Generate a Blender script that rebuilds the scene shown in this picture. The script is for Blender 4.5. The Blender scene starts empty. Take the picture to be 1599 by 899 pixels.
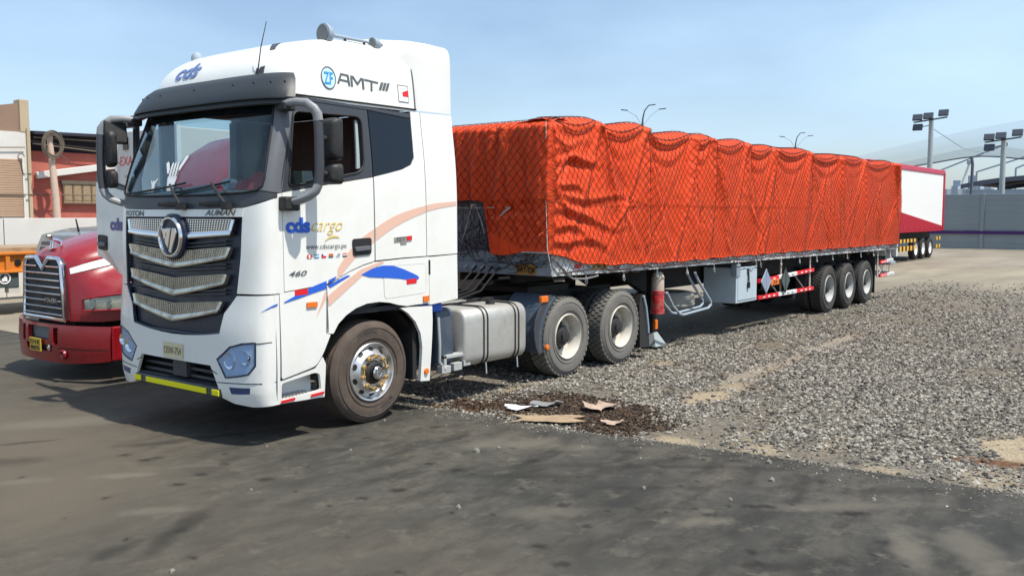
import bpy, bmesh, math, random
import numpy as np
from mathutils import Vector, Matrix

rnd = random.Random(7)
scene = bpy.context.scene
COL = scene.collection
R = math.radians

# ------------------------------------------------------------------ camera
cam_data = bpy.data.cameras.new('camera')
cam = bpy.data.objects.new('camera', cam_data)
COL.objects.link(cam)
cam.location = (-6.438, -6.821, 2.150)
cam.rotation_euler = (R(90 - 4.621), 0.0, R(38.118 - 90))
cam_data.sensor_width = 36.0
cam_data.lens = 32.06
cam_data.clip_start = 0.1
cam_data.clip_end = 3000.0
scene.camera = cam

# ------------------------------------------------------------------ sky, sun, exposure
SUN_VEC = Vector((0.05, -0.50, 1.0)).normalized()
sun_el = math.asin(SUN_VEC.z)
sun_az = math.atan2(SUN_VEC.x, SUN_VEC.y)
world = bpy.data.worlds.new('World')
scene.world = world
world.use_nodes = True
wn = world.node_tree.nodes
wl = world.node_tree.links
wn.clear()
w_out = wn.new('ShaderNodeOutputWorld')
w_bg = wn.new('ShaderNodeBackground')
w_sky = wn.new('ShaderNodeTexSky')
w_sky.sky_type = 'NISHITA'
w_sky.sun_disc = False
w_sky.sun_elevation = sun_el
w_sky.sun_rotation = sun_az
w_sky.altitude = 10.0
w_sky.air_density = 1.0
w_sky.dust_density = 1.3
w_sky.ozone_density = 2.2
w_bg.inputs['Strength'].default_value = 0.12
# thin high haze: soft uneven veils over the whole dome
w_tc = wn.new('ShaderNodeTexCoord')
w_mp = wn.new('ShaderNodeMapping')
w_mp.inputs['Scale'].default_value = (1.0, 1.0, 2.6)
w_n = wn.new('ShaderNodeTexNoise')
w_n.inputs['Scale'].default_value = 2.3
w_n.inputs['Detail'].default_value = 5
w_n.inputs['Roughness'].default_value = 0.5
w_r = wn.new('ShaderNodeMapRange')
w_r.inputs['From Min'].default_value = 0.35
w_r.inputs['From Max'].default_value = 0.75
w_r.inputs['To Min'].default_value = 0.12
w_r.inputs['To Max'].default_value = 0.85
w_mx = wn.new('ShaderNodeMix')
w_mx.data_type = 'RGBA'
w_mx.inputs[7].default_value = (4.3, 5.9, 7.6, 1)
wl.new(w_tc.outputs['Generated'], w_mp.inputs['Vector'])
wl.new(w_mp.outputs['Vector'], w_n.inputs['Vector'])
wl.new(w_n.outputs['Fac'], w_r.inputs['Value'])
wl.new(w_r.outputs[0], w_mx.inputs[0])
wl.new(w_sky.outputs[0], w_mx.inputs[6])
wl.new(w_mx.outputs[2], w_bg.inputs['Color'])
wl.new(w_bg.outputs[0], w_out.inputs['Surface'])

sun_data = bpy.data.lights.new('sun', 'SUN')
sun_data.energy = 4.2
sun_data.angle = R(1.0)
sun_data.color = (1.0, 0.945, 0.85)
sun = bpy.data.objects.new('sun', sun_data)
COL.objects.link(sun)
sun.location = (0, 0, 40)
sun.rotation_euler = SUN_VEC.to_track_quat('Z', 'Y').to_euler()

scene.view_settings.view_transform = 'Standard'
scene.view_settings.look = 'None'
scene.view_settings.exposure = 0.42
scene.view_settings.gamma = 1.0
scene.view_settings.use_curve_mapping = False
scene.render.resolution_x = 1024
scene.render.resolution_y = 575

# ------------------------------------------------------------------ materials
MATS = {}


def mat(name, col, rough=0.5, metal=0.0, var=0.0, vscale=6.0, bump=0.0, bscale=60.0, coat=0.0,
        dirt=None, dirt_amt=0.0, dirt_scale=3.0, spec=0.5, rvar=0.0):
    m = bpy.data.materials.new(name)
    m.use_nodes = True
    nt = m.node_tree
    b = nt.nodes['Principled BSDF']
    b.inputs['Base Color'].default_value = (*col, 1)
    b.inputs['Roughness'].default_value = rough
    b.inputs['Metallic'].default_value = metal
    b.inputs['Specular IOR Level'].default_value = spec
    if coat:
        b.inputs['Coat Weight'].default_value = coat
        b.inputs['Coat Roughness'].default_value = 0.06
    tc = nt.nodes.new('ShaderNodeTexCoord')
    src = None
    if var:
        n = nt.nodes.new('ShaderNodeTexNoise')
        n.inputs['Scale'].default_value = vscale
        n.inputs['Detail'].default_value = 6
        n.inputs['Roughness'].default_value = 0.62
        nt.links.new(tc.outputs['Object'], n.inputs['Vector'])
        mx = nt.nodes.new('ShaderNodeMix')
        mx.data_type = 'RGBA'
        mx.inputs[6].default_value = (*[max(0, c * (1 - var)) for c in col], 1)
        mx.inputs[7].default_value = (*[min(1, c * (1 + var)) for c in col], 1)
        nt.links.new(n.outputs['Fac'], mx.inputs[0])
        src = mx.outputs[2]
    if dirt is not None:
        n2 = nt.nodes.new('ShaderNodeTexNoise')
        n2.inputs['Scale'].default_value = dirt_scale
        n2.inputs['Detail'].default_value = 8
        n2.inputs['Roughness'].default_value = 0.7
        nt.links.new(tc.outputs['Object'], n2.inputs['Vector'])
        cr = nt.nodes.new('ShaderNodeValToRGB')
        cr.color_ramp.elements[0].position = 0.45
        cr.color_ramp.elements[1].position = 0.75
        cr.color_ramp.elements[1].color = (dirt_amt, dirt_amt, dirt_amt, 1)
        nt.links.new(n2.outputs['Fac'], cr.inputs['Fac'])
        mx2 = nt.nodes.new('ShaderNodeMix')
        mx2.data_type = 'RGBA'
        if src:
            nt.links.new(src, mx2.inputs[6])
        else:
            mx2.inputs[6].default_value = (*col, 1)
        mx2.inputs[7].default_value = (*dirt, 1)
        nt.links.new(cr.outputs['Color'], mx2.inputs[0])
        src = mx2.outputs[2]
        rr = nt.nodes.new('ShaderNodeMapRange')
        rr.inputs['To Min'].default_value = rough
        rr.inputs['To Max'].default_value = min(1, rough + 0.35)
        nt.links.new(n2.outputs['Fac'], rr.inputs['Value'])
        rr.inputs['From Min'].default_value = 0.4
        rr.inputs['From Max'].default_value = 0.8
        nt.links.new(rr.outputs[0], b.inputs['Roughness'])
    if src:
        nt.links.new(src, b.inputs['Base Color'])
    if bump:
        n3 = nt.nodes.new('ShaderNodeTexNoise')
        n3.inputs['Scale'].default_value = bscale
        n3.inputs['Detail'].default_value = 5
        nt.links.new(tc.outputs['Object'], n3.inputs['Vector'])
        bp = nt.nodes.new('ShaderNodeBump')
        bp.inputs['Strength'].default_value = bump
        bp.inputs['Distance'].default_value = 0.02
        nt.links.new(n3.outputs['Fac'], bp.inputs['Height'])
        nt.links.new(bp.outputs['Normal'], b.inputs['Normal'])
    MATS[name] = m
    return m


def crease_bump(m, scale, strength, dist):
    nt = m.node_tree
    b = nt.nodes['Principled BSDF']
    tc = nt.nodes.new('ShaderNodeTexCoord')
    mp = nt.nodes.new('ShaderNodeMapping')
    mp.inputs['Scale'].default_value = (1.0, 1.0, 0.55)
    n = nt.nodes.new('ShaderNodeTexNoise')
    n.inputs['Scale'].default_value = scale
    n.inputs['Detail'].default_value = 4
    n.inputs['Distortion'].default_value = 0.9
    sb = nt.nodes.new('ShaderNodeMath')
    sb.operation = 'SUBTRACT'
    sb.inputs[1].default_value = 0.5
    ab = nt.nodes.new('ShaderNodeMath')
    ab.operation = 'ABSOLUTE'
    bp = nt.nodes.new('ShaderNodeBump')
    bp.inputs['Strength'].default_value = strength
    bp.inputs['Distance'].default_value = dist
    nt.links.new(tc.outputs['Object'], mp.inputs['Vector'])
    nt.links.new(mp.outputs['Vector'], n.inputs['Vector'])
    nt.links.new(n.outputs['Fac'], sb.inputs[0])
    nt.links.new(sb.outputs[0], ab.inputs[0])
    nt.links.new(ab.outputs[0], bp.inputs['Height'])
    old = b.inputs['Normal'].links
    if old:
        nt.links.new(old[0].from_socket, bp.inputs['Normal'])
    nt.links.new(bp.outputs['Normal'], b.inputs['Normal'])


def glass_mat(name, tint=(0.75, 0.85, 0.86), refl=1.0, rough=0.02, opac=0.0, body=(0.02, 0.025, 0.03)):
    m = bpy.data.materials.new(name)
    m.use_nodes = True
    nt = m.node_tree
    nt.nodes.clear()
    out = nt.nodes.new('ShaderNodeOutputMaterial')
    tr = nt.nodes.new('ShaderNodeBsdfTransparent')
    tr.inputs['Color'].default_value = (*tint, 1)
    df = nt.nodes.new('ShaderNodeBsdfDiffuse')
    df.inputs['Color'].default_value = (*body, 1)
    m0 = nt.nodes.new('ShaderNodeMixShader')
    m0.inputs[0].default_value = opac
    nt.links.new(tr.outputs[0], m0.inputs[1])
    nt.links.new(df.outputs[0], m0.inputs[2])
    gl = nt.nodes.new('ShaderNodeBsdfGlossy')
    gl.inputs['Roughness'].default_value = rough
    fr = nt.nodes.new('ShaderNodeLayerWeight')
    fr.inputs['Blend'].default_value = 0.5
    pw = nt.nodes.new('ShaderNodeMath')
    pw.operation = 'POWER'
    pw.inputs[1].default_value = 4.0
    nt.links.new(fr.outputs['Facing'], pw.inputs[0])
    mul = nt.nodes.new('ShaderNodeMath')
    mul.operation = 'MULTIPLY_ADD'
    mul.use_clamp = True
    mul.inputs[1].default_value = 0.9
    mul.inputs[2].default_value = 0.045 * refl
    nt.links.new(pw.outputs[0], mul.inputs[0])
    m1 = nt.nodes.new('ShaderNodeMixShader')
    nt.links.new(mul.outputs[0], m1.inputs[0])
    nt.links.new(m0.outputs[0], m1.inputs[1])
    nt.links.new(gl.outputs[0], m1.inputs[2])
    nt.links.new(m1.outputs[0], out.inputs['Surface'])
    MATS[name] = m
    return m


DUST = (0.30, 0.25, 0.19)
mat('white_paint', (0.80, 0.795, 0.75), 0.30, coat=0.5, dirt=(0.60, 0.55, 0.46), dirt_amt=0.30, dirt_scale=2.2)
mat('white_plain', (0.78, 0.78, 0.76), 0.45, var=0.05)
mat('sticker_white', (0.85, 0.85, 0.83), 0.5)
mat('red_paint', (0.25, 0.003, 0.008), 0.25, coat=0.5, dirt=(0.24, 0.03, 0.025), dirt_amt=0.25, dirt_scale=2.5)
mat('dark_trim', (0.046, 0.049, 0.058), 0.42, var=0.15, vscale=20, bump=0.05, bscale=300)
mat('visor_grey', (0.026, 0.030, 0.033), 0.5, var=0.12, vscale=12)
mat('arm_grey', (0.24, 0.245, 0.25), 0.45, var=0.06)
mat('dark_trim_light', (0.12, 0.124, 0.135), 0.42, var=0.1, vscale=20)
mat('grille_panel', (0.012, 0.017, 0.036), 0.3, dirt=(0.07, 0.065, 0.06), dirt_amt=0.18, dirt_scale=9)
mat('black_plastic', (0.014, 0.014, 0.015), 0.5, var=0.3, vscale=20, dirt=(0.06, 0.055, 0.05), dirt_amt=0.4, dirt_scale=6)
mat('seal_black', (0.008, 0.008, 0.008), 0.6)
mat('rubber', (0.020, 0.019, 0.018), 0.8, var=0.3, vscale=30, bump=0.3, bscale=120)
mat('tyre_brown', (0.082, 0.060, 0.047), 0.85, var=0.28, vscale=9, bump=0.25, bscale=90, dirt=(0.17, 0.14, 0.11), dirt_amt=0.5, dirt_scale=7)
mat('tyre_grey', (0.15, 0.142, 0.128), 0.9, var=0.25, vscale=8, bump=0.25, bscale=90, dirt=(0.20, 0.18, 0.155), dirt_amt=0.55, dirt_scale=6)
mat('tyre_pale', (0.30, 0.29, 0.26), 0.9, var=0.2, vscale=6, bump=0.2)
mat('tyre_dark', (0.042, 0.040, 0.038), 0.85, var=0.3, vscale=8, bump=0.25, bscale=90, dirt=(0.12, 0.11, 0.10), dirt_amt=0.45, dirt_scale=6)
mat('chrome', (0.78, 0.78, 0.80), 0.12, 1.0, var=0.06, vscale=14)
mat('chrome_dusty', (0.66, 0.62, 0.53), 0.25, 0.95, var=0.2, vscale=14, dirt=(0.22, 0.18, 0.12), dirt_amt=0.75, dirt_scale=10)
mat('alloy', (0.72, 0.71, 0.69), 0.28, 0.85, var=0.12, vscale=12, dirt=(0.25, 0.20, 0.14), dirt_amt=0.55, dirt_scale=9)
mat('rim_cream', (0.56, 0.53, 0.46), 0.5, dirt=(0.30, 0.26, 0.20), dirt_amt=0.6, dirt_scale=7)
mat('rim_grey', (0.42, 0.43, 0.42), 0.5, dirt=(0.22, 0.20, 0.17), dirt_amt=0.6, dirt_scale=7)
mat('tank_alu', (0.56, 0.55, 0.51), 0.42, 0.55, var=0.12, vscale=7, dirt=(0.25, 0.22, 0.18), dirt_amt=0.65, dirt_scale=3)
mat('chassis', (0.016, 0.016, 0.018), 0.7, var=0.4, vscale=9, dirt=(0.07, 0.06, 0.05), dirt_amt=0.5, dirt_scale=5)
mat('blue_grey_plastic', (0.05, 0.07, 0.10), 0.4, dirt=(0.16, 0.15, 0.14), dirt_amt=0.4, dirt_scale=6)
mat('grease', (0.02, 0.018, 0.016), 0.4, var=0.6, vscale=40, bump=0.6, bscale=80)
mat('yellow_tag', (0.42, 0.25, 0.07), 0.5, dirt=(0.25, 0.16, 0.06), dirt_amt=0.5, dirt_scale=20)
mat('yellow_reflective', (0.85, 0.78, 0.0), 0.4)
mat('red_reflective', (0.70, 0.012, 0.02), 0.35)
mat('white_reflective', (0.80, 0.78, 0.76), 0.45, dirt=(0.4, 0.3, 0.26), dirt_amt=0.5, dirt_scale=8)
mat('orange_lens', (0.80, 0.17, 0.01), 0.25, coat=0.4)
mat('blue_stripe', (0.022, 0.115, 0.60), 0.35)
mat('blue_text', (0.008, 0.105, 0.60), 0.35)
mat('navy_text', (0.02, 0.03, 0.25), 0.35)
mat('faded_blue', (0.13, 0.20, 0.42), 0.6, var=0.5, vscale=40)
mat('peach_stripe', (0.74, 0.47, 0.36), 0.4)
mat('gold_text', (0.72, 0.52, 0.13), 0.4)
mat('grey_text', (0.10, 0.11, 0.12), 0.4)
mat('cyan_text', (0.03, 0.30, 0.62), 0.4)
mat('pale_cyan', (0.52, 0.72, 0.80), 0.4)
mat('plate_yellow', (0.72, 0.47, 0.04), 0.4, dirt=(0.3, 0.2, 0.08), dirt_amt=0.5, dirt_scale=14)
mat('plate_amber', (0.42, 0.20, 0.03), 0.45, dirt=(0.2, 0.12, 0.05), dirt_amt=0.6, dirt_scale=14)
mat('plate_pale', (0.66, 0.60, 0.38), 0.5)
mat('seat_brown', (0.10, 0.035, 0.022), 0.7, var=0.3, vscale=12)
mat('interior_dark', (0.03, 0.032, 0.034), 0.8, var=0.3, vscale=10)
mat('interior_grey', (0.18, 0.19, 0.19), 0.8, var=0.2, vscale=10)
mat('red_cloth', (0.62, 0.035, 0.028), 0.9, var=0.3, vscale=12, bump=0.4, bscale=30)
mat('lamp_bowl', (0.80, 0.84, 0.88), 0.3, 0.1)
mat('tarp_orange', (0.80, 0.066, 0.010), 0.55, spec=0.3, var=0.10, vscale=1.2, bump=0.12, bscale=26, dirt=(0.72, 0.12, 0.045), dirt_amt=0.4, dirt_scale=1.6)
crease_bump(MATS['tarp_orange'], 3.2, 0.55, 0.12)
mat('net_rope', (0.05, 0.022, 0.016), 0.8)
mat('rope_pale', (0.55, 0.52, 0.46), 0.8)
mat('rope_grey', (0.20, 0.20, 0.20), 0.8)
mat('trailer_grey', (0.26, 0.31, 0.36), 0.5, var=0.12, vscale=5, dirt=(0.16, 0.15, 0.14), dirt_amt=0.6, dirt_scale=4)
mat('trailer_light', (0.66, 0.69, 0.70), 0.5, var=0.1, vscale=5, dirt=(0.30, 0.29, 0.27), dirt_amt=0.6, dirt_scale=5)
mat('toolbox_paint', (0.45, 0.53, 0.58), 0.45, var=0.07, vscale=3, dirt=(0.25, 0.26, 0.26), dirt_amt=0.35, dirt_scale=4)
mat('wrap_grey', (0.14, 0.16, 0.20), 0.35, var=0.4, vscale=5, bump=0.5, bscale=14)
mat('extinguisher_red', (0.42, 0.014, 0.016), 0.4, dirt=(0.45, 0.30, 0.24), dirt_amt=0.85, dirt_scale=7)
mat('extinguisher_bare', (0.50, 0.40, 0.32), 0.5, var=0.3, vscale=10)
mat('placard_blue', (0.25, 0.30, 0.42), 0.45, var=0.2, vscale=8)
mat('cardboard', (0.34, 0.245, 0.15), 0.9, var=0.35, vscale=8, dirt=(0.12, 0.08, 0.05), dirt_amt=0.8, dirt_scale=6)
mat('paper_white', (0.74, 0.76, 0.80), 0.7, var=0.1)
mat('paper_pink', (0.42, 0.31, 0.24), 0.8, var=0.3, vscale=9, dirt=(0.14, 0.09, 0.06), dirt_amt=0.7, dirt_scale=7)
mat('wall_grey', (0.22, 0.255, 0.27), 0.85, var=0.12, vscale=1.0, bump=0.15, bscale=12, dirt=(0.30, 0.28, 0.25), dirt_amt=0.35, dirt_scale=0.7)
mat('wall_purple', (0.045, 0.008, 0.11), 0.7, var=0.2)
mat('house_white', (0.66, 0.64, 0.60), 0.85, var=0.08, vscale=1.2, dirt=(0.45, 0.40, 0.33), dirt_amt=0.4, dirt_scale=0.8)
mat('house_cream', (0.45, 0.36, 0.24), 0.85, var=0.12, vscale=1.5)
mat('house_tan', (0.26, 0.17, 0.12), 0.85, var=0.12, vscale=1.5)
mat('house_red', (0.42, 0.10, 0.072), 0.85, var=0.12, vscale=1.2, dirt=(0.48, 0.22, 0.17), dirt_amt=0.5, dirt_scale=1.0)
mat('shutter_tan', (0.43, 0.29, 0.19), 0.6, var=0.12, vscale=2.5, dirt=(0.28, 0.18, 0.12), dirt_amt=0.5, dirt_scale=1.2)
mat('roof_dark', (0.025, 0.022, 0.034), 0.7, var=0.3)
mat('window_tan', (0.34, 0.24, 0.13), 0.6, var=0.15)
mat('wood_post', (0.56, 0.42, 0.33), 0.85, var=0.2, vscale=6)
mat('cable_grey', (0.12, 0.095, 0.07), 0.7, var=0.3)
mat('orange_steel', (0.66, 0.20, 0.015), 0.5, var=0.12, vscale=3, dirt=(0.36, 0.20, 0.09), dirt_amt=0.5, dirt_scale=3)
mat('slate_green', (0.07, 0.095, 0.095), 0.5, var=0.15)
mat('guard_yellow', (0.76, 0.42, 0.03), 0.5, dirt=(0.3, 0.2, 0.08), dirt_amt=0.4, dirt_scale=5)
mat('trailer_red', (0.40, 0.004, 0.018), 0.4, var=0.05)
mat('trailer_pink_red', (0.48, 0.055, 0.10), 0.5, var=0.08)
mat('pole_grey', (0.34, 0.38, 0.38), 0.6, var=0.1)
mat('lamp_dark', (0.06, 0.07, 0.085), 0.4)
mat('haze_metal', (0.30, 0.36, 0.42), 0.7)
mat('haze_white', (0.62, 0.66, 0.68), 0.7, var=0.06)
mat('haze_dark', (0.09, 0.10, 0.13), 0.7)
mat('car_grey', (0.20, 0.19, 0.17), 0.35, coat=0.5)
glass_mat('windshield_glass', (0.70, 0.80, 0.82), 1.0, opac=0.015, body=(0.2, 0.3, 0.3))
glass_mat('window_glass', (0.72, 0.84, 0.82), 1.2, opac=0.04, body=(0.2, 0.3, 0.3))
glass_mat('dark_glass', (0.03, 0.035, 0.05), 1.0, opac=0.6, body=(0.012, 0.018, 0.032))
glass_mat('mirror_glass', (0.02, 0.03, 0.03), 6.0, opac=0.9)
glass_mat('blue_film', (0.72, 0.86, 1.0), 1.6, rough=0.05, opac=0.42, body=(0.56, 0.74, 1.0))
glass_mat('lamp_glass', (0.86, 0.88, 0.84), 1.4, opac=0.10, body=(0.7, 0.72, 0.66))
glass_mat('fog_film', (0.16, 0.24, 0.46), 1.2, rough=0.05, opac=0.6, body=(0.07, 0.12, 0.26))

# ------------------------------------------------------------------ helpers
WLOC = {}


def pchip(xs, ys):
    n = len(xs)
    h = [xs[i + 1] - xs[i] for i in range(n - 1)]
    d = [(ys[i + 1] - ys[i]) / h[i] for i in range(n - 1)]
    m = [0.0] * n
    m[0] = d[0]
    m[-1] = d[-1]
    for i in range(1, n - 1):
        if d[i - 1] * d[i] > 0:
            a = 2 * h[i] + h[i - 1]
            b = h[i] + 2 * h[i - 1]
            m[i] = (a + b) / (a / d[i - 1] + b / d[i])

    def f(x):
        if x <= xs[0]:
            return ys[0]
        if x >= xs[-1]:
            return ys[-1]
        i = 0
        while x > xs[i + 1]:
            i += 1
        t = (x - xs[i]) / h[i]
        t2 = t * t
        t3 = t2 * t
        return (2 * t3 - 3 * t2 + 1) * ys[i] + (t3 - 2 * t2 + t) * h[i] * m[i] + (-2 * t3 + 3 * t2) * ys[i + 1] + (t3 - t2) * h[i] * m[i + 1]
    return f


def thing(name, label, cat, loc=(0, 0, 0), group=None, rotz=0.0):
    o = bpy.data.objects.new(name, None)
    COL.objects.link(o)
    o.location = loc
    o.rotation_euler = (0, 0, rotz)
    o.empty_display_size = 0.2
    o['label'] = label
    o['category'] = cat
    if group:
        o['group'] = group
    WLOC[o] = Vector(loc) if rotz == 0 else Vector((0, 0, 0))
    return o


def tag(o, label, cat, group=None):
    o['label'] = label
    o['category'] = cat
    if group:
        o['group'] = group
    return o


def wloc(o):
    return WLOC.get(o, Vector((0, 0, 0)))


class MB:
    def __init__(s):
        s.v = []
        s.f = []

    def add(s, vs, fs):
        o = len(s.v)
        s.v += [tuple(v) for v in vs]
        s.f += [tuple(i + o for i in f) for f in fs]
        return s

    def box(s, x0, x1, y0, y1, z0, z1):
        return s.add([(x0, y0, z0), (x1, y0, z0), (x1, y1, z0), (x0, y1, z0), (x0, y0, z1), (x1, y0, z1), (x1, y1, z1), (x0, y1, z1)],
                     [(0, 3, 2, 1), (4, 5, 6, 7), (0, 1, 5, 4), (1, 2, 6, 5), (2, 3, 7, 6), (3, 0, 4, 7)])

    def obox(s, c, sz, rot=None):
        M = rot if rot is not None else Matrix.Identity(3)
        vs = []
        for sx, sy, szz in ((-1, -1, -1), (1, -1, -1), (1, 1, -1), (-1, 1, -1), (-1, -1, 1), (1, -1, 1), (1, 1, 1), (-1, 1, 1)):
            vs.append(Vector(c) + M @ Vector((sx * sz[0] / 2, sy * sz[1] / 2, szz * sz[2] / 2)))
        return s.add(vs, [(0, 3, 2, 1), (4, 5, 6, 7), (0, 1, 5, 4), (1, 2, 6, 5), (2, 3, 7, 6), (3, 0, 4, 7)])

    def bar(s, a, b, w, h, up=(0, 0, 1)):
        a = Vector(a)
        b = Vector(b)
        t = (b - a).normalized()
        u = Vector(up)
        sd = t.cross(u)
        if sd.length < 1e-5:
            sd = t.cross(Vector((1, 0, 0)))
        sd.normalize()
        u = sd.cross(t)
        vs = []
        for p in (a, b):
            for i, j in ((-1, -1), (1, -1), (1, 1), (-1, 1)):
                vs.append(p + sd * (i * w / 2) + u * (j * h / 2))
        return s.add(vs, [(0, 3, 2, 1), (4, 5, 6, 7), (0, 1, 5, 4), (1, 2, 6, 5), (2, 3, 7, 6), (3, 0, 4, 7)])

    def tube(s, pts, r, n=8, caps=True, closed=False, sx=1.0):
        pts = [Vector(p) for p in pts]
        m = len(pts)
        rs = r if isinstance(r, (list, tuple)) else [r] * m
        vs = []
        fs = []
        prev = None
        for i, p in enumerate(pts):
            if closed:
                t = (pts[(i + 1) % m] - pts[i - 1]).normalized()
            else:
                t = (pts[min(i + 1, m - 1)] - pts[max(i - 1, 0)]).normalized()
            if prev is None:
                a = Vector((0, 0, 1)) if abs(t.z) < 0.9 else Vector((1, 0, 0))
                u = t.cross(a).normalized()
            else:
                u = (prev - t * prev.dot(t)).normalized()
            prev = u
            w = t.cross(u)
            for k in range(n):
                an = 2 * math.pi * k / n
                vs.append(p + (u * math.cos(an) * sx + w * math.sin(an)) * rs[i])
        rng = m if closed else m - 1
        for i in range(rng):
            for k in range(n):
                a0 = i * n + k
                a1 = i * n + (k + 1) % n
                b0 = ((i + 1) % m) * n + k
                b1 = ((i + 1) % m) * n + (k + 1) % n
                fs.append((a0, a1, b1, b0))
        if caps and not closed:
            fs.append(tuple(range(n - 1, -1, -1)))
            fs.append(tuple((m - 1) * n + k for k in range(n)))
        return s.add(vs, fs)

    def lathe(s, prof, n=32, c=(0, 0, 0), axis='y', close=False, a0=0.0):
        vs = []
        fs = []
        m = len(prof)
        for k in range(n):
            an = 2 * math.pi * k / n + a0
            ca, sa = math.cos(an), math.sin(an)
            for r, h in prof:
                if axis == 'y':
                    vs.append((c[0] + r * ca, c[1] + h, c[2] + r * sa))
                elif axis == 'x':
                    vs.append((c[0] + h, c[1] + r * ca, c[2] + r * sa))
                else:
                    vs.append((c[0] + r * ca, c[1] + r * sa, c[2] + h))
        for k in range(n):
            k2 = (k + 1) % n
            for i in range(m - 1 if not close else m):
                j = (i + 1) % m
                fs.append((k * m + i, k * m + j, k2 * m + j, k2 * m + i))
        return s.add(vs, fs)

    def prism(s, poly, d0, d1, plane='xz'):
        n = len(poly)
        vs = []
        for d in (d0, d1):
            for a, b in poly:
                vs.append((a, d, b) if plane == 'xz' else ((d, a, b) if plane == 'yz' else (a, b, d)))
        fs = [tuple(range(n)), tuple(range(2 * n - 1, n - 1, -1))]
        for i in range(n):
            j = (i + 1) % n
            fs.append((i, n + i, n + j, j))
        return s.add(vs, fs)

    def grid(s, P, closed_u=False):
        nu = len(P)
        nv = len(P[0])
        vs = [p for row in P for p in row]
        fs = []
        for i in range(nu if closed_u else nu - 1):
            i2 = (i + 1) % nu
            for j in range(nv - 1):
                fs.append((i * nv + j, i2 * nv + j, i2 * nv + j + 1, i * nv + j + 1))
        return s.add(vs, fs)

    def build(s, name, m, parent=None, smooth=None, bevel=0.0, recalc=True, seg=2):
        me = bpy.data.meshes.new(name)
        vs = s.v
        if vs:
            lo = [min(v[i] for v in vs) for i in range(3)]
            hi = [max(v[i] for v in vs) for i in range(3)]
            c = Vector(((lo[0] + hi[0]) / 2, (lo[1] + hi[1]) / 2, (lo[2] + hi[2]) / 2))
        else:
            c = Vector((0, 0, 0))
        me.from_pydata([(v[0] - c.x, v[1] - c.y, v[2] - c.z) for v in vs], [], s.f)
        if recalc:
            bm = bmesh.new()
            bm.from_mesh(me)
            bmesh.ops.recalc_face_normals(bm, faces=bm.faces)
            bm.to_mesh(me)
            bm.free()
        if isinstance(m, str):
            m = MATS[m]
        me.materials.append(m)
        if smooth:
            for p in me.polygons:
                p.use_smooth = True
            me.set_sharp_from_angle(angle=R(smooth))
        me.update()
        o = bpy.data.objects.new(name, me)
        COL.objects.link(o)
        if parent is not None:
            o.parent = parent
            o.location = c - wloc(parent)
        else:
            o.location = c
        WLOC[o] = c
        if bevel:
            b = o.modifiers.new('bevel', 'BEVEL')
            b.width = bevel
            b.segments = seg
            b.limit_method = 'ANGLE'
            b.angle_limit = R(40)
        return o


def copy_tree(o, parent=None, loc=None):
    c = o.copy()
    COL.objects.link(c)
    if parent is not None:
        c.parent = parent
    if loc is not None:
        c.location = loc
    for ch in list(o.children):
        copy_tree(ch, c)
    return c


def in_poly(a, b, poly):
    r = False
    n = len(poly)
    j = n - 1
    for i in range(n):
        xi, yi = poly[i]
        xj, yj = poly[j]
        if (yi > b) != (yj > b) and a < (xj - xi) * (b - yi) / (yj - yi) + xi:
            r = not r
        j = i
    return r


def rounded(poly, r, n=4, asp=1.0):
    """round the corners of a 2D polygon; asp scales the first axis"""
    out = []
    m = len(poly)
    for i in range(m):
        p0 = Vector((poly[i - 1][0] / asp, poly[i - 1][1]))
        p1 = Vector((poly[i][0] / asp, poly[i][1]))
        p2 = Vector((poly[(i + 1) % m][0] / asp, poly[(i + 1) % m][1]))
        rr = r[i] if isinstance(r, (list, tuple)) else r
        d0 = p0 - p1
        d2 = p2 - p1
        q = min(rr, d0.length * 0.45, d2.length * 0.45)
        if q < 1e-4:
            out.append((p1.x * asp, p1.y))
            continue
        a = p1 + d0.normalized() * q
        b = p1 + d2.normalized() * q
        for k in range(n + 1):
            t = k / n
            c = a * (1 - t) ** 2 + p1 * 2 * t * (1 - t) + b * t * t
            out.append((c.x * asp, c.y))
    return out


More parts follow.
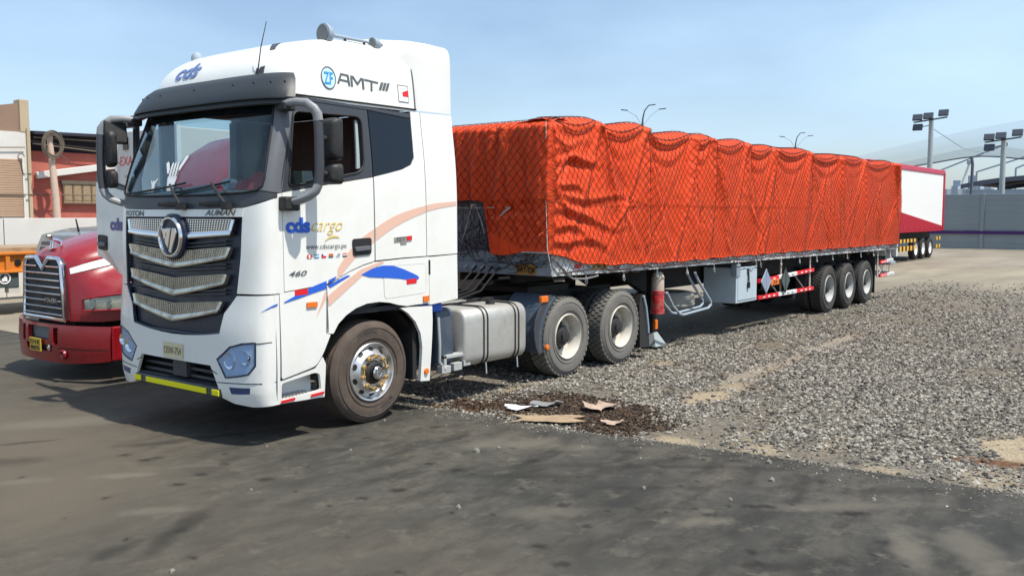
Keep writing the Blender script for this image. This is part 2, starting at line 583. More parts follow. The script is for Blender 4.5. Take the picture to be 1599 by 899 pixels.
def patch(mb, poly, fmap, holes=(), th=0.02, off=0.0, cell=(0.1, 0.1), center=(0.2, 1.25)):
    """a piece of sheet with real thickness, cut from the surface fmap(a,b); holes are polygons in (a,b)"""
    bm = bmesh.new()
    vs = [bm.verts.new((a, b, 0)) for a, b in poly]
    try:
        bm.faces.new(vs)
    except ValueError:
        return mb
    a0 = min(p[0] for p in poly)
    a1 = max(p[0] for p in poly)
    b0 = min(p[1] for p in poly)
    b1 = max(p[1] for p in poly)

    def cut(co, no):
        bmesh.ops.bisect_plane(bm, geom=bm.verts[:] + bm.edges[:] + bm.faces[:], dist=1e-6, plane_co=co, plane_no=no)
    n = int((a1 - a0) / cell[0])
    for i in range(1, n + 1):
        cut((a0 + (a1 - a0) * i / (n + 1), 0, 0), (1, 0, 0))
    n = int((b1 - b0) / cell[1])
    for i in range(1, n + 1):
        cut((0, b0 + (b1 - b0) * i / (n + 1), 0), (0, 1, 0))
    for h in holes:
        m = len(h)
        for i in range(m):
            p, q = h[i], h[(i + 1) % m]
            dx, dy = q[0] - p[0], q[1] - p[1]
            if abs(dx) + abs(dy) < 1e-6:
                continue
            cut((p[0], p[1], 0), (-dy, dx, 0))
        dead = []
        for f in bm.faces:
            c = f.calc_center_median()
            if in_poly(c.x, c.y, h):
                dead.append(f)
        bmesh.ops.delete(bm, geom=dead, context='FACES')
    bm.verts.ensure_lookup_table()
    bm.verts.index_update()
    out = []
    inn = []
    e = 1e-3
    for v in bm.verts:
        a, b = v.co.x, v.co.y
        P = Vector(fmap(a, b))
        ea = e * (10 if cell[0] > 1 else 1)
        du = Vector(fmap(a + ea, b)) - Vector(fmap(a - ea, b))
        dv = Vector(fmap(a, b + e)) - Vector(fmap(a, b - e))
        N = du.cross(dv)
        if N.length < 1e-12:
            N = Vector((P.x - center[0], P.y - center[1], 0))
        N.normalize()
        if center is not None and N.dot(Vector((P.x - center[0], P.y - center[1], 0.0))) < 0:
            N = -N
        out.append(P + N * off)
        inn.append(P + N * (off - th))
    k = len(out)
    fs = []
    for f in bm.faces:
        ids = [v.index for v in f.verts]
        fs.append(tuple(ids))
        if th:
            fs.append(tuple(i + k for i in reversed(ids)))
    if th:
        for ed in bm.edges:
            if len(ed.link_faces) == 1:
                a, b = ed.verts[0].index, ed.verts[1].index
                fs.append((a, b, b + k, a + k))
        mb.add(out + inn, fs)
    else:
        mb.add(out, fs)
    bm.free()
    return mb


def text_geo(body, size, shear=0.0, bold=0.0, res=3, spacing=1.0):
    cu = bpy.data.curves.new('lettering', 'FONT')
    cu.body = body
    cu.size = size
    cu.shear = shear
    cu.offset = bold
    cu.resolution_u = res
    cu.space_character = spacing
    o = bpy.data.objects.new('lettering', cu)
    COL.objects.link(o)
    dg = bpy.context.evaluated_depsgraph_get()
    me = bpy.data.meshes.new_from_object(o.evaluated_get(dg))
    vs = [(v.co.x, v.co.y) for v in me.vertices]
    fs = [tuple(p.vertices) for p in me.polygons]
    bpy.data.objects.remove(o)
    bpy.data.curves.remove(cu)
    bpy.data.meshes.remove(me)
    if not vs:
        return vs, fs, 0
    x0 = min(v[0] for v in vs)
    x1 = max(v[0] for v in vs)
    y0 = min(v[1] for v in vs)
    return [(x - x0, y) for x, y in vs], fs, x1 - x0


def lettering(body, fmap, width, m, parent, size=None, shear=0.0, bold=0.0, name='lettering', hscale=None, spacing=1.0, sub=0.0):
    """flat print; fmap(a,b) places text coordinates (metres from the left end of the base line)"""
    vs, fs, w = text_geo(body, 1.0, shear, bold, spacing=spacing)
    if sub:
        bm = bmesh.new()
        bv = [bm.verts.new((x, y, 0)) for x, y in vs]
        for f in fs:
            try:
                bm.faces.new([bv[i] for i in f])
            except ValueError:
                pass
        q = -0.4
        while q < 1.0:
            bmesh.ops.bisect_plane(bm, geom=bm.verts[:] + bm.edges[:] + bm.faces[:], dist=1e-6, plane_co=(0, q, 0), plane_no=(0, 1, 0))
            q += sub
        bm.verts.index_update()
        vs = [(v.co.x, v.co.y) for v in bm.verts]
        fs = [tuple(v.index for v in f.verts) for f in bm.faces]
        bm.free()
    k = width / w
    h = hscale if hscale else k
    mb = MB()
    mb.add([fmap(x * k, y * h) for x, y in vs], fs)
    return mb.build(name, m, parent, recalc=False)


_perm = np.random.RandomState(3).rand(256, 256)


def vnoise(x, y):
    x = np.asarray(x, float)
    y = np.asarray(y, float)
    xi = np.floor(x).astype(int)
    yi = np.floor(y).astype(int)
    fx = x - xi
    fy = y - yi
    fx = fx * fx * (3 - 2 * fx)
    fy = fy * fy * (3 - 2 * fy)
    g = lambda a, b: _perm[a % 256, b % 256]
    return (g(xi, yi) * (1 - fx) + g(xi + 1, yi) * fx) * (1 - fy) + (g(xi, yi + 1) * (1 - fx) + g(xi + 1, yi + 1) * fx) * fy


def fbm(x, y, o=4):
    r = 0
    a = 0.5
    for i in range(o):
        r = r + a * vnoise(x * 2 ** i + 17.3 * i, y * 2 ** i + 9.1 * i)
        a *= 0.5
    return r


def np_mesh(name, V, F, m, parent=None, smooth=False, attrs=None):
    """large mesh from numpy arrays (F: n x 3 or n x 4)"""
    me = bpy.data.meshes.new(name)
    nv, nf, k = len(V), len(F), F.shape[1]
    me.vertices.add(nv)
    me.vertices.foreach_set('co', np.ascontiguousarray(V, dtype=np.float32).ravel())
    me.loops.add(nf * k)
    me.loops.foreach_set('vertex_index', np.ascontiguousarray(F, dtype=np.int32).ravel())
    me.polygons.add(nf)
    me.polygons.foreach_set('loop_start', np.arange(0, nf * k, k, dtype=np.int32))
    me.polygons.foreach_set('loop_total', np.full(nf, k, dtype=np.int32))
    me.update(calc_edges=True)
    me.polygons.foreach_set('use_smooth', np.full(nf, smooth, dtype=bool))
    for an, av in (attrs or {}).items():
        a = me.attributes.new(an, 'FLOAT', 'POINT')
        a.data.foreach_set('value', np.ascontiguousarray(av, dtype=np.float32))
    me.materials.append(MATS[m] if isinstance(m, str) else m)
    me.update()
    o = bpy.data.objects.new(name, me)
    COL.objects.link(o)
    if parent is not None:
        o.parent = parent
        o.location = -wloc(parent)
    return o


def grid_faces(nu, nv):
    i = np.arange(nu - 1)[:, None] * nv + np.arange(nv - 1)[None, :]
    i = i.ravel()
    return np.stack([i, i + nv, i + nv + 1, i + 1], 1)

# ================================================================== GROUND
def ground_mat(name, build):
    m = bpy.data.materials.new(name)
    m.use_nodes = True
    nt = m.node_tree
    b = nt.nodes['Principled BSDF']
    b.inputs['Roughness'].default_value = 0.9
    b.inputs['Specular IOR Level'].default_value = 0.25
    build(nt, b)
    MATS[name] = m


def N(nt, t, **kw):
    n = nt.nodes.new(t)
    for k, v in kw.items():
        if k in n.inputs:
            n.inputs[k].default_value = v
        else:
            setattr(n, k, v)
    return n


def noise(nt, vec, scale, detail=6, rough=0.6):
    n = nt.nodes.new('ShaderNodeTexNoise')
    n.inputs['Scale'].default_value = scale
    n.inputs['Detail'].default_value = detail
    n.inputs['Roughness'].default_value = rough
    nt.links.new(vec, n.inputs['Vector'])
    return n.outputs['Fac']


def ramp(nt, fac, stops):
    r = nt.nodes.new('ShaderNodeValToRGB')
    e = r.color_ramp.elements
    while len(e) < len(stops):
        e.new(0.5)
    for i, (p, c) in enumerate(stops):
        e[i].position = p
        e[i].color = (*c, 1) if len(c) == 3 else c
    nt.links.new(fac, r.inputs['Fac'])
    return r.outputs['Color']


def mix(nt, fac, a, b, blend='MIX'):
    m = nt.nodes.new('ShaderNodeMix')
    m.data_type = 'RGBA'
    m.blend_type = blend
    for sock, v in ((m.inputs[0], fac), (m.inputs[6], a), (m.inputs[7], b)):
        if isinstance(v, (int, float)):
            sock.default_value = v
        elif isinstance(v, tuple):
            sock.default_value = (*v, 1)
        else:
            nt.links.new(v, sock)
    return m.outputs[2]


def attr(nt, name):
    a = nt.nodes.new('ShaderNodeAttribute')
    a.attribute_name = name
    return a.outputs['Fac']


def bumpn(nt, b, h, strength, dist=0.02):
    bp = nt.nodes.new('ShaderNodeBump')
    bp.inputs['Strength'].default_value = strength
    bp.inputs['Distance'].default_value = dist
    nt.links.new(h, bp.inputs['Height'])
    nt.links.new(bp.outputs['Normal'], b.inputs['Normal'])


def stretch(nt, sx, sy, rot=0.0):
    tc = nt.nodes.new('ShaderNodeTexCoord')
    mp = nt.nodes.new('ShaderNodeMapping')
    mp.inputs['Scale'].default_value = (sx, sy, 1)
    mp.inputs['Rotation'].default_value = (0, 0, rot)
    nt.links.new(tc.outputs['Object'], mp.inputs['Vector'])
    return mp.outputs['Vector']


def m_pave(nt, b):
    v = stretch(nt, 1, 1)
    vs = stretch(nt, 0.6, 1.5, R(-38))
    big = noise(nt, v, 0.45, 5, 0.55)
    med = noise(nt, vs, 1.5, 7, 0.6)
    fine = noise(nt, v, 75, 5, 0.8)
    c = ramp(nt, big, [(0.34, (0.032, 0.034, 0.030)), (0.50, (0.060, 0.059, 0.051)), (0.64, (0.092, 0.082, 0.066))])
    c = mix(nt, ramp(nt, med, [(0.38, (0, 0, 0)), (0.64, (0.85, 0.85, 0.85))]), c, (0.0953, 0.0864, 0.0692))
    c = mix(nt, ramp(nt, noise(nt, vs, 2.6, 6, 0.65), [(0.47, (0, 0, 0)), (0.64, (0.85, 0.85, 0.85))]), c, (0.0286, 0.0276, 0.0235))
    c = mix(nt, ramp(nt, noise(nt, v, 5.5, 8, 0.72), [(0.46, (0, 0, 0)), (0.60, (0.5, 0.5, 0.5))]), c, (0.0349, 0.0323, 0.0265))
    c = mix(nt, ramp(nt, noise(nt, stretch(nt, 1, 1, 1.1), 3.4, 8, 0.7), [(0.56, (0, 0, 0)), (0.66, (0.5, 0.5, 0.5))]), c, (0.1537, 0.1373, 0.1060))
    c = mix(nt, attr(nt, 'warm'), c, (0.1175, 0.0970, 0.0703))
    c = mix(nt, attr(nt, 'pale'), c, (0.1715, 0.1533, 0.1202))
    c = mix(nt, attr(nt, 'stain'), c, (0.0127, 0.0106, 0.0088))
    c = mix(nt, ramp(nt, fine, [(0.30, (0.70, 0.70, 0.70)), (0.68, (1.18, 1.18, 1.18))]), (0, 0, 0), c, 'MIX') if False else mix(nt, 1.0, c, ramp(nt, fine, [(0.30, (0.78, 0.78, 0.78)), (0.70, (1.0, 1.0, 1.0))]), 'MULTIPLY')
    nt.links.new(c, b.inputs['Base Color'])
    rr = nt.nodes.new('ShaderNodeMapRange')
    nt.links.new(med, rr.inputs['Value'])
    rr.inputs['To Min'].default_value = 0.62
    rr.inputs['To Max'].default_value = 0.95
    nt.links.new(rr.outputs[0], b.inputs['Roughness'])
    bumpn(nt, b, noise(nt, v, 130, 4, 0.8), 0.5, 0.008)


def m_gravel(nt, b):
    v = stretch(nt, 1, 1)
    vo = nt.nodes.new('ShaderNodeTexVoronoi')
    vo.inputs['Scale'].default_value = 26
    nt.links.new(v, vo.inputs['Vector'])
    g = ramp(nt, vo.outputs['Color'], [(0.0, (0.03, 0.03, 0.03)), (0.5, (0.1286, 0.1187, 0.0999)), (1.0, (0.2723, 0.2445, 0.1999))])
    c = mix(nt, ramp(nt, noise(nt, v, 0.8, 6, 0.65), [(0.38, (0, 0, 0)), (0.62, (0.9, 0.9, 0.9))]), g, (0.1513, 0.1259, 0.0903))
    c = mix(nt, attr(nt, 'sand'), c, ramp(nt, noise(nt, v, 9, 6), [(0.3, (0.2547, 0.2028, 0.1297)), (0.7, (0.3514, 0.2909, 0.2012))]))
    c = mix(nt, attr(nt, 'far'), c, ramp(nt, noise(nt, stretch(nt, 0.25, 1.0), 0.6, 7, 0.65), [(0.35, (0.3050, 0.2645, 0.1976)), (0.7, (0.1830, 0.1589, 0.1196))]))
    c = mix(nt, attr(nt, 'rust'), c, ramp(nt, noise(nt, v, 16, 6), [(0.35, (0.0454, 0.0216, 0.0116)), (0.6, (0.1513, 0.0611, 0.0226))]))
    c = mix(nt, attr(nt, 'mulch'), c, ramp(nt, noise(nt, v, 30, 6), [(0.35, (0.0090, 0.0072, 0.0058)), (0.7, (0.0567, 0.0360, 0.0226))]))
    nt.links.new(c, b.inputs['Base Color'])
    bumpn(nt, b, vo.outputs['Distance'], 0.6, 0.03)


def m_dirt(nt, b):
    v = stretch(nt, 1, 1)
    vs = stretch(nt, 0.25, 1.0)
    c = ramp(nt, noise(nt, v, 0.12, 6), [(0.3, (0.2020, 0.1766, 0.1366)), (0.7, (0.2992, 0.2631, 0.2066))])
    c = mix(nt, ramp(nt, noise(nt, vs, 0.6, 7, 0.65), [(0.42, (0, 0, 0)), (0.72, (0.7, 0.7, 0.7))]), c, (0.1421, 0.1261, 0.1000))
    c = mix(nt, ramp(nt, noise(nt, v, 3.0, 7, 0.7), [(0.5, (0, 0, 0)), (0.8, (0.35, 0.35, 0.35))]), c, (0.1122, 0.0937, 0.0733))
    nt.links.new(c, b.inputs['Base Color'])
    bumpn(nt, b, noise(nt, v, 14, 6, 0.7), 0.35, 0.04)


ground_mat('pavement', m_pave)
ground_mat('gravel_bed', m_gravel)
ground_mat('yard_dirt', m_dirt)


def structure(o):
    o['kind'] = 'structure'
    return o


EDGE = pchip([-30, -12, -5.68, -4.13, -2.34, -1.53, -0.8, 0.43, 3, 12, 30], [2.6, 1.9, 1.42, 1.32, 1.13, 0.97, 0.98, 0.91, 0.9, 1.0, 1.2])


def edge_np(y):
    e = np.vectorize(EDGE)(y)
    return e + 0.10 * (fbm(y * 1.3, y * 0 + 3.1, 5) - 0.47) + 0.035 * (fbm(y * 9, y * 0 + 8.1, 3) - 0.44)


def ellipse(x, y, cx, cy, a, b, rot=0.0, soft=0.35, wob=0.35):
    c, s = math.cos(rot), math.sin(rot)
    u = ((x - cx) * c + (y - cy) * s) / a
    w = (-(x - cx) * s + (y - cy) * c) / b
    d = np.sqrt(u * u + w * w) + wob * (fbm(x * 3.1 / max(a, b) + cx, y * 3.1 / max(a, b) + cy, 4) - 0.47) * 2
    return np.clip((1 - d) / soft, 0, 1)


# --- ground to the horizon
mb = MB()
nx = 40
P = []
ax = np.sign(np.linspace(-1, 1, nx)) * np.abs(np.linspace(-1, 1, nx)) ** 2.5 * 1500
for i in range(nx):
    P.append([(ax[i] + 20, ax[j] + 10, -0.05) for j in range(nx)])
mb.grid(P)
structure(mb.build('ground', 'yard_dirt', smooth=60))

# --- paved apron in front
ys = np.concatenate([np.linspace(-22, -9, 60, endpoint=False), np.linspace(-9, 4, 300, endpoint=False), np.linspace(4, 30, 90)])
us = np.concatenate([np.linspace(0, 0.62, 60, endpoint=False), np.linspace(0.62, 1, 190)])
ee = edge_np(ys)
Y, U = np.meshgrid(ys, us)
EE = np.meshgrid(ee, us)[0]
X = -18 + (EE + 18) * U
Z = 0.012 * (fbm(X * 0.5, Y * 0.5, 3) - 0.47)
Z = Z - 0.012 * np.clip((X - EE + 0.05) / 0.05, 0, 1)
warm = np.clip(ellipse(X, Y, -2.6, 2.4, 3.2, 2.4, 0.3, 0.9) * 0.75 + ellipse(X, Y, -3.3, 0.2, 1.9, 1.4, 0.5, 0.9) * 0.6 + ellipse(X, Y, -3.6, 7.5, 6, 5, 0.3, 0.9) * 0.8 + 0.34 * np.clip((-1.0 - X) / 1.5, 0, 1) * np.clip(0.2 + 1.6 * fbm(X * .7, Y * .7, 3), 0, 1), 0, 1)
pale = np.zeros_like(X)
for cx, cy, a, b, r, k in ((-2.62, 0.28, 0.34, 0.10, -0.7, 0.6), (-2.0, 0.0, 0.3, 0.09, -0.7, 0.35), (-3.2, 0.75, 0.25, 0.1, -0.6, 0.4),
                           (0.25, -1.65, 0.6, 0.28, -0.75, 0.55), (0.45, -2.2, 0.35, 0.14, -0.7, 0.4), (0.2, -4.6, 0.8, 0.12, -0.85, 0.4),
                           (-0.35, -5.3, 0.5, 0.16, 0.4, 0.55), (-0.1, -5.6, 0.5, 0.2, 0.5, 0.5), (-0.7, -4.0, 0.3, 0.1, -0.6, 0.45),
                           (-2.9, -0.8, 0.4, 0.1, -0.7, 0.4), (-0.9, 0.15, 0.5, 0.12, -0.6, 0.3), (-2.0, 2.6, 0.9, 0.3, -0.5, 0.5), (-1.2, -3.0, 0.6, 0.15, -0.8, 0.3),
                           (-3.4, 3.5, 1.2, 0.3, -0.6, 0.55), (-4.6, 5.0, 2.5, 0.5, -0.6, 0.5)):
    pale = np.maximum(pale, k * ellipse(X, Y, cx, cy, a, b, r, 0.6, 0.45))
stain = np.zeros_like(X)
for cx, cy, a, b, r, k in ((-0.13, -4.19, 0.16, 0.07, -0.9, 0.9), (-0.52, -3.99, 0.10, 0.05, -0.8, 0.8), (-0.33, -2.73, 0.07, 0.03, -0.8, 0.8),
                           (-0.52, -2.64, 0.05, 0.025, -0.8, 0.8), (0.7, -3.09, 0.10, 0.04, -0.8, 0.8), (0.61, -2.62, 0.12, 0.045, -0.8, 0.75), (0.85, -2.55, 0.08, 0.04, -0.8, 0.8),
                           (0.95, -3.52, 0.11, 0.04, -0.8, 0.8), (-1.21, -4.63, 0.12, 0.06, -0.8, 0.75), (0.14, -4.78, 0.18, 0.06, -0.9, 0.85), (0.6, -4.6, 0.08, 0.03, -0.8, 0.7),
                           (-1.94, -3.69, 0.10, 0.05, -0.8, 0.7), (-2.13, 0.55, 0.10, 0.04, -0.6, 0.7), (-3.1, -1.30, 0.75, 0.13, 0.55, 0.55), (-3.55, -1.3, 0.3, 0.1, 0.3, 0.6),
                           (-0.4, 0.35, 0.9, 0.25, -0.15, 0.45), (0.45, -3.2, 1.4, 0.10, -0.95, 0.45), (-0.6, -2.35, 0.7, 0.08, -0.9, 0.3), (-1.8, 1.0, 0.5, 0.12, -0.5, 0.5), (-3.1, 1.5, 0.6, 0.2, -0.6, 0.45),
                           (-1.35, 0.85, 0.35, 0.08, -0.5, 0.6), (-2.55, 2.0, 0.4, 0.05, -0.5, 0.6), (-1.0, -4.9, 0.5, 0.10, -0.7, 0.4), (0.9, -4.9, 0.6, 0.12, -0.8, 0.4), (-0.2, -3.35, 0.6, 0.05, -0.9, 0.35)):
    stain = np.maximum(stain, k * ellipse(X, Y, cx, cy, a, b, r, 0.6, 0.5))
rr = np.random.RandomState(11)
for i in range(130):
    cx, cy = rr.uniform(-3.5, 1.0), rr.uniform(-5.5, 1.2)
    s = 0.012 + 0.05 * rr.rand() ** 2.5
    stain = np.maximum(stain, 0.8 * ellipse(X, Y, cx, cy, s * 1.5, s, -0.8, 0.5, 0.2))
V = np.stack([X.ravel(), Y.ravel(), Z.ravel()], 1)
structure(np_mesh('pavement', V, grid_faces(len(us), len(ys)), 'pavement', smooth=True,
                  attrs={'warm': warm.ravel(), 'pale': pale.ravel(), 'stain': stain.ravel()}))

# --- gravel yard
xs = np.concatenate([np.arange(0, 6, 0.06), np.arange(6, 14, 0.12), np.arange(14, 34.1, 0.4)])
ysg = np.concatenate([np.arange(-22, -7, 0.3), np.arange(-7, 1.2, 0.06), np.arange(1.2, 4.01, 0.2)])
eg = edge_np(ysg)
XX, YY = np.meshgrid(xs, ysg, indexing='ij')
XX = XX + eg[None, :] - 0.03


def gravel_h(x, y):
    h = 0.05 * (fbm(x * 0.55, y * 0.55, 4) - 0.47)
    h = h - 0.035 * np.exp(-((y + 1.75 - 0.03 * (x - 3)) / 0.22) ** 2) * np.clip((x - 3) / 2, 0, 1) * np.clip((16 - x) / 6, 0, 1)
    far = np.clip((x - 18) / 10, 0, 1)
    return h * (1 - far) - 0.024 * (1 - far) - 0.046 * far


def masks(x, y):
    sand = np.zeros_like(x)
    for cx, cy, a, b, r, k in ((3.6, -2.05, 0.75, 0.30, 0.05, 1.0), (4.4, -1.95, 0.6, 0.25, 0.1, 0.75), (6.2, -1.75, 2.6, 0.22, 0.03, 0.75), (9.3, -1.6, 1.6, 0.2, 0.03, 0.7),
                               (2.95, -5.45, 0.75, 0.5, 0.2, 1.0), (1.28, -2.72, 0.22, 0.28, 0.2, 0.9), (1.55, -3.5, 0.25, 0.22, 0.3, 0.7), (1.5, -4.6, 0.25, 0.25, 0.4, 0.6), (2.3, -4.0, 0.5, 0.16, 0.1, 0.5), (1.75, -5.4, 0.4, 0.3, 0.2, 0.6), (2.0, -3.2, 0.4, 0.14, 0.1, 0.4),
                               (5.4, -0.35, 0.6, 0.25, 0.1, 0.7), (1.3, -1.12, 0.30, 0.55, 0.15, 0.85), (1.0, 0.35, 0.35, 0.3, 0, 0.8), (2.6, 0.1, 1.0, 0.16, 0.0, 0.6), (1.85, -1.45, 0.2, 0.3, 0.1, 0.5)):
        sand = np.maximum(sand, k * ellipse(x, y, cx, cy, a, b, r, 0.5, 0.5))
    rust = np.clip(ellipse(x, y, 1.38, -0.12, 0.42, 0.55, 0.3, 0.5, 0.4) + 0.9 * ellipse(x, y, 2.35, -5.3, 0.16, 0.5, 0.2, 0.5, 0.4), 0, 1)
    mulch = np.clip(ellipse(x, y, 1.85, -1.15, 0.85, 1.25, 0.12, 0.4, 0.45) + 0.8 * ellipse(x, y, 1.3, -1.95, 0.35, 0.42, 0, 0.5, 0.4), 0, 1)
    mulch = np.clip(mulch - sand, 0, 1)
    return sand, rust, mulch


sand, rust, mulch = masks(XX, YY)
ZZ = gravel_h(XX, YY)
V = np.stack([XX.ravel(), YY.ravel(), ZZ.ravel()], 1)
structure(np_mesh('gravel_yard', V, grid_faces(len(xs), len(ysg)), 'gravel_bed', smooth=True,
                  attrs={'sand': sand.ravel(), 'rust': rust.ravel(), 'mulch': mulch.ravel(), 'far': np.clip((XX + 2.5 * (fbm(XX * .2, YY * .4, 3) - .45) * 4 - 15) / 12, 0, 1).ravel()}))


# --- loose stones on the gravel (uncountable)
def stone_cloud(name, pts, size, m, seed, flat=0.6, label=None, cat=None):
    r = np.random.RandomState(seed)
    n = len(pts)
    base = np.array([[1, 0, 0], [-1, 0, 0], [0, 1, 0], [0, -1, 0], [0, 0, 1], [0, 0, -1]], float)
    fb = np.array([[0, 2, 4], [2, 1, 4], [1, 3, 4], [3, 0, 4], [2, 0, 5], [1, 2, 5], [3, 1, 5], [0, 3, 5]])
    V = base[None] * (0.65 + 0.6 * r.rand(n, 6, 1)) + 0.30 * (r.rand(n, 6, 3) - 0.5)
    V[:, :, 2] *= flat
    an = r.rand(n) * 6.283
    tl = (r.rand(n) - 0.5) * 1.2
    c, s = np.cos(an)[:, None], np.sin(an)[:, None]
    ct, st = np.cos(tl)[:, None], np.sin(tl)[:, None]
    x, y, z = V[:, :, 0], V[:, :, 1], V[:, :, 2]
    x, z = x * ct - z * st, x * st + z * ct
    x, y = x * c - y * s, x * s + y * c
    V = np.stack([x, y, z], 2) * size[:, None, None]
    V += pts[:, None, :]
    F = fb[None] + 6 * np.arange(n)[:, None, None]
    o = np_mesh(name, V.reshape(-1, 3), F.reshape(-1, 3), m)
    o['kind'] = 'stuff'
    o['label'] = label
    o['category'] = cat
    return o


def m_stone(lo, mid, hi):
    def f(nt, b):
        g = nt.nodes.new('ShaderNodeNewGeometry')
        c = ramp(nt, g.outputs['Random Per Island'], [(0.0, lo), (0.45, mid), (1.0, hi)])
        nt.links.new(c, b.inputs['Base Color'])
    return f


ground_mat('stones', m_stone((0.035, 0.033, 0.030), (0.150, 0.138, 0.118), (0.38, 0.35, 0.295)))
ground_mat('mulch_bits', m_stone((0.007, 0.006, 0.005), (0.026, 0.017, 0.012), (0.13, 0.085, 0.055)))
rs = np.random.RandomState(5)


def scatter(n, x0, x1, y0, y1):
    y = rs.uniform(y0, y1, n)
    x = rs.uniform(x0, x1, n)
    k = x > np.vectorize(EDGE)(y) + 0.02
    return x[k], y[k]


px, py, ps = [], [], []
for n, x0, x1, y0, y1, s0, s1 in ((56000, 0.9, 4.6, -7.0, 0.6, 0.011, 0.030), (58000, 4.6, 9.5, -6.0, 0.5, 0.014, 0.032), (30000, 9.5, 17.0, -5.0, 0.5, 0.018, 0.036), (12000, 17, 26, -4.5, 1.0, 0.02, 0.04), (9000, 1.0, 8.0, 0.5, 2.6, 0.012, 0.03), (9000, 2.0, 8.0, -12, -6.0, 0.014, 0.032)):
    x, y = scatter(n, x0, x1, y0, y1)
    sd, ru, mu = masks(x, y)
    keep = rs.rand(len(x)) > np.clip(sd * 1.0 + ru * 0.95 + mu * 1.1, 0, 0.97)
    den = np.clip(3.2 * fbm(x * 0.8 + 5, y * 1.1, 4) - 0.72, 0.10, 1) * np.clip((27 - x) / 9, 0.12, 1)
    keep &= rs.rand(len(x)) < den
    x, y = x[keep], y[keep]
    px.append(x)
    py.append(y)
    ps.append((s0 * .65 + (s1 * 1.1 - s0 * .65) * rs.rand(len(x)) ** 3.0))
ng = 5200                                   # grit kicked out over the paving
gy = rs.uniform(-7, 1.0, ng)
gx = np.vectorize(EDGE)(gy) - np.abs(rs.randn(ng)) * .32 * rs.rand(ng) ** 1.5 + .03
px.append(gx)
py.append(gy)
ps.append(.003 + .012 * rs.rand(ng) ** 4)
px, py, ps = np.concatenate(px), np.concatenate(py), np.concatenate(ps)
stone_cloud('gravel', np.stack([px, py, np.where(px < np.vectorize(EDGE)(py), 0.0, gravel_h(px, py)) + ps * 0.25], 1), ps, 'stones', 21,
            label='loose grey crushed stone covering the yard beside the trailer', cat='gravel')
x, y = scatter(42000, 0.95, 3.2, -2.9, 0.6)
sd, ru, mu = masks(x, y)
k = rs.rand(len(x)) < np.clip(1.2 * mu + 0.4 * ru, 0, 1) * 0.9
x, y = x[k], y[k]
s = 0.008 + 0.016 * rs.rand(len(x)) ** 2
stone_cloud('mulch', np.stack([x, y, gravel_h(x, y) + s * 0.4], 1), s, 'mulch_bits', 22, flat=0.45,
            label='dark brown spilled bark-like debris beside the pavement edge', cat='debris')

# ================================================================== WHITE TRACTOR UNIT
HW = pchip([.3, .9, 1.4, 2.3, 2.6, 3.2, 3.45, 3.65, 3.8, 3.88, 3.93, 3.96], [1.225, 1.25, 1.25, 1.245, 1.232, 1.165, 1.14, 1.11, 1.05, .97, .85, .6])
XF = pchip([.3, .55, 1.0, 1.4, 2.2, 2.35, 3.2, 3.35, 3.5, 3.65, 3.8, 3.88, 3.96], [-1.47, -1.52, -1.52, -1.49, -1.45, -1.43, -1.14, -1.10, -1.06, -.96, -.74, -.45, 0.0])
CD = pchip([.3, 1.4, 2.3, 2.6, 3.2, 3.5, 3.96], [.27, .27, .27, .25, .21, .24, .30])
NE = 3.3
YC = 1.25


def front(th, z):
    th = max(-90.0, min(90.0, th))
    s, c = math.sin(R(abs(th))), math.cos(R(th))
    t = s ** (2 / NE)
    return Vector((XF(z) + CD(z) * (1 - max(c, 0) ** (2 / NE)), YC + math.copysign(1, th) * HW(z) * t, z))


def TH(d, z):
    t = min(1.0, abs(d) / HW(z))
    return math.copysign(math.degrees(math.asin(t ** (NE / 2))), d)


def fp(pts):
    return [(TH(d, z), z) for d, z in pts]


def sym(pts):
    """half outline from centre/top round the far side, mirrored"""
    return fp(pts) + fp([(-d, z) for d, z in reversed(pts)])


def side(x, z):
    return Vector((x, YC - HW(z), z))


def fside(x, z):
    return Vector((x, YC + HW(z), z))


def xs_of(z):
    return XF(z) + CD(z)


FC = (6.0, 0.06)
SC = (0.12, 0.08)
truck = thing('tractor_truck', 'white high-roof cab-over tractor unit with chrome V grille and blue stripe', 'truck', (0, 1.25, 0))


def fpatch(name, m, polys, parent=truck, th=0.02, off=0.0, holes=(), smooth=35):
    mb = MB()
    for p in polys:
        patch(mb, p, front, holes=holes, th=th, off=off, cell=FC)
    return mb.build(name, m, parent, smooth=smooth)


def spatch(name, m, polys, parent=truck, th=0.02, off=0.0, holes=(), fm=side, smooth=35):
    mb = MB()
    for p in polys:
        patch(mb, p, fm, holes=holes, th=th, off=off, cell=SC)
    return mb.build(name, m, parent, smooth=smooth)


# ---- bumper with lamp openings
HEAD = [(-.70, .802), (-.88, .930), (-1.03, .970), (-1.165, .985), (-1.16, .774), (-1.09, .690), (-1.0, .668), (-.815, .638)]
FOG = [(-.856, .555), (-1.11, .566), (-1.10, .505), (-.88, .49)]
mir = lambda P: [(-d, z) for d, z in reversed(P)]
bump_out = fp([(-1.2499, 1.415), (-.97, 1.405), (-.95, 1.40), (-.80, 1.235), (-.745, 1.045), (-.4, 1.005), (0, .985), (.4, 1.005), (.745, 1.045), (.80, 1.235), (.95, 1.40), (.97, 1.405), (1.2499, 1.415)])
bump_out += fp([(1.24, .395), (1.1, .385), (.9, .40), (.75, .44), (.70, .56), (.60, .735), (-.60, .735), (-.70, .56), (-.75, .44), (-.9, .40), (-1.1, .385), (-1.24, .395)])
bump_out[12] = (90, 1.415)
bump_out[0] = (-90, 1.415)
bump_out[13] = (90, .395)
bump_out[-1] = (-90, .395)
bumper = fpatch('bumper', 'white_paint', [bump_out], holes=[fp(HEAD), fp(mir(HEAD)), fp(FOG), fp(mir(FOG))], th=0.03)
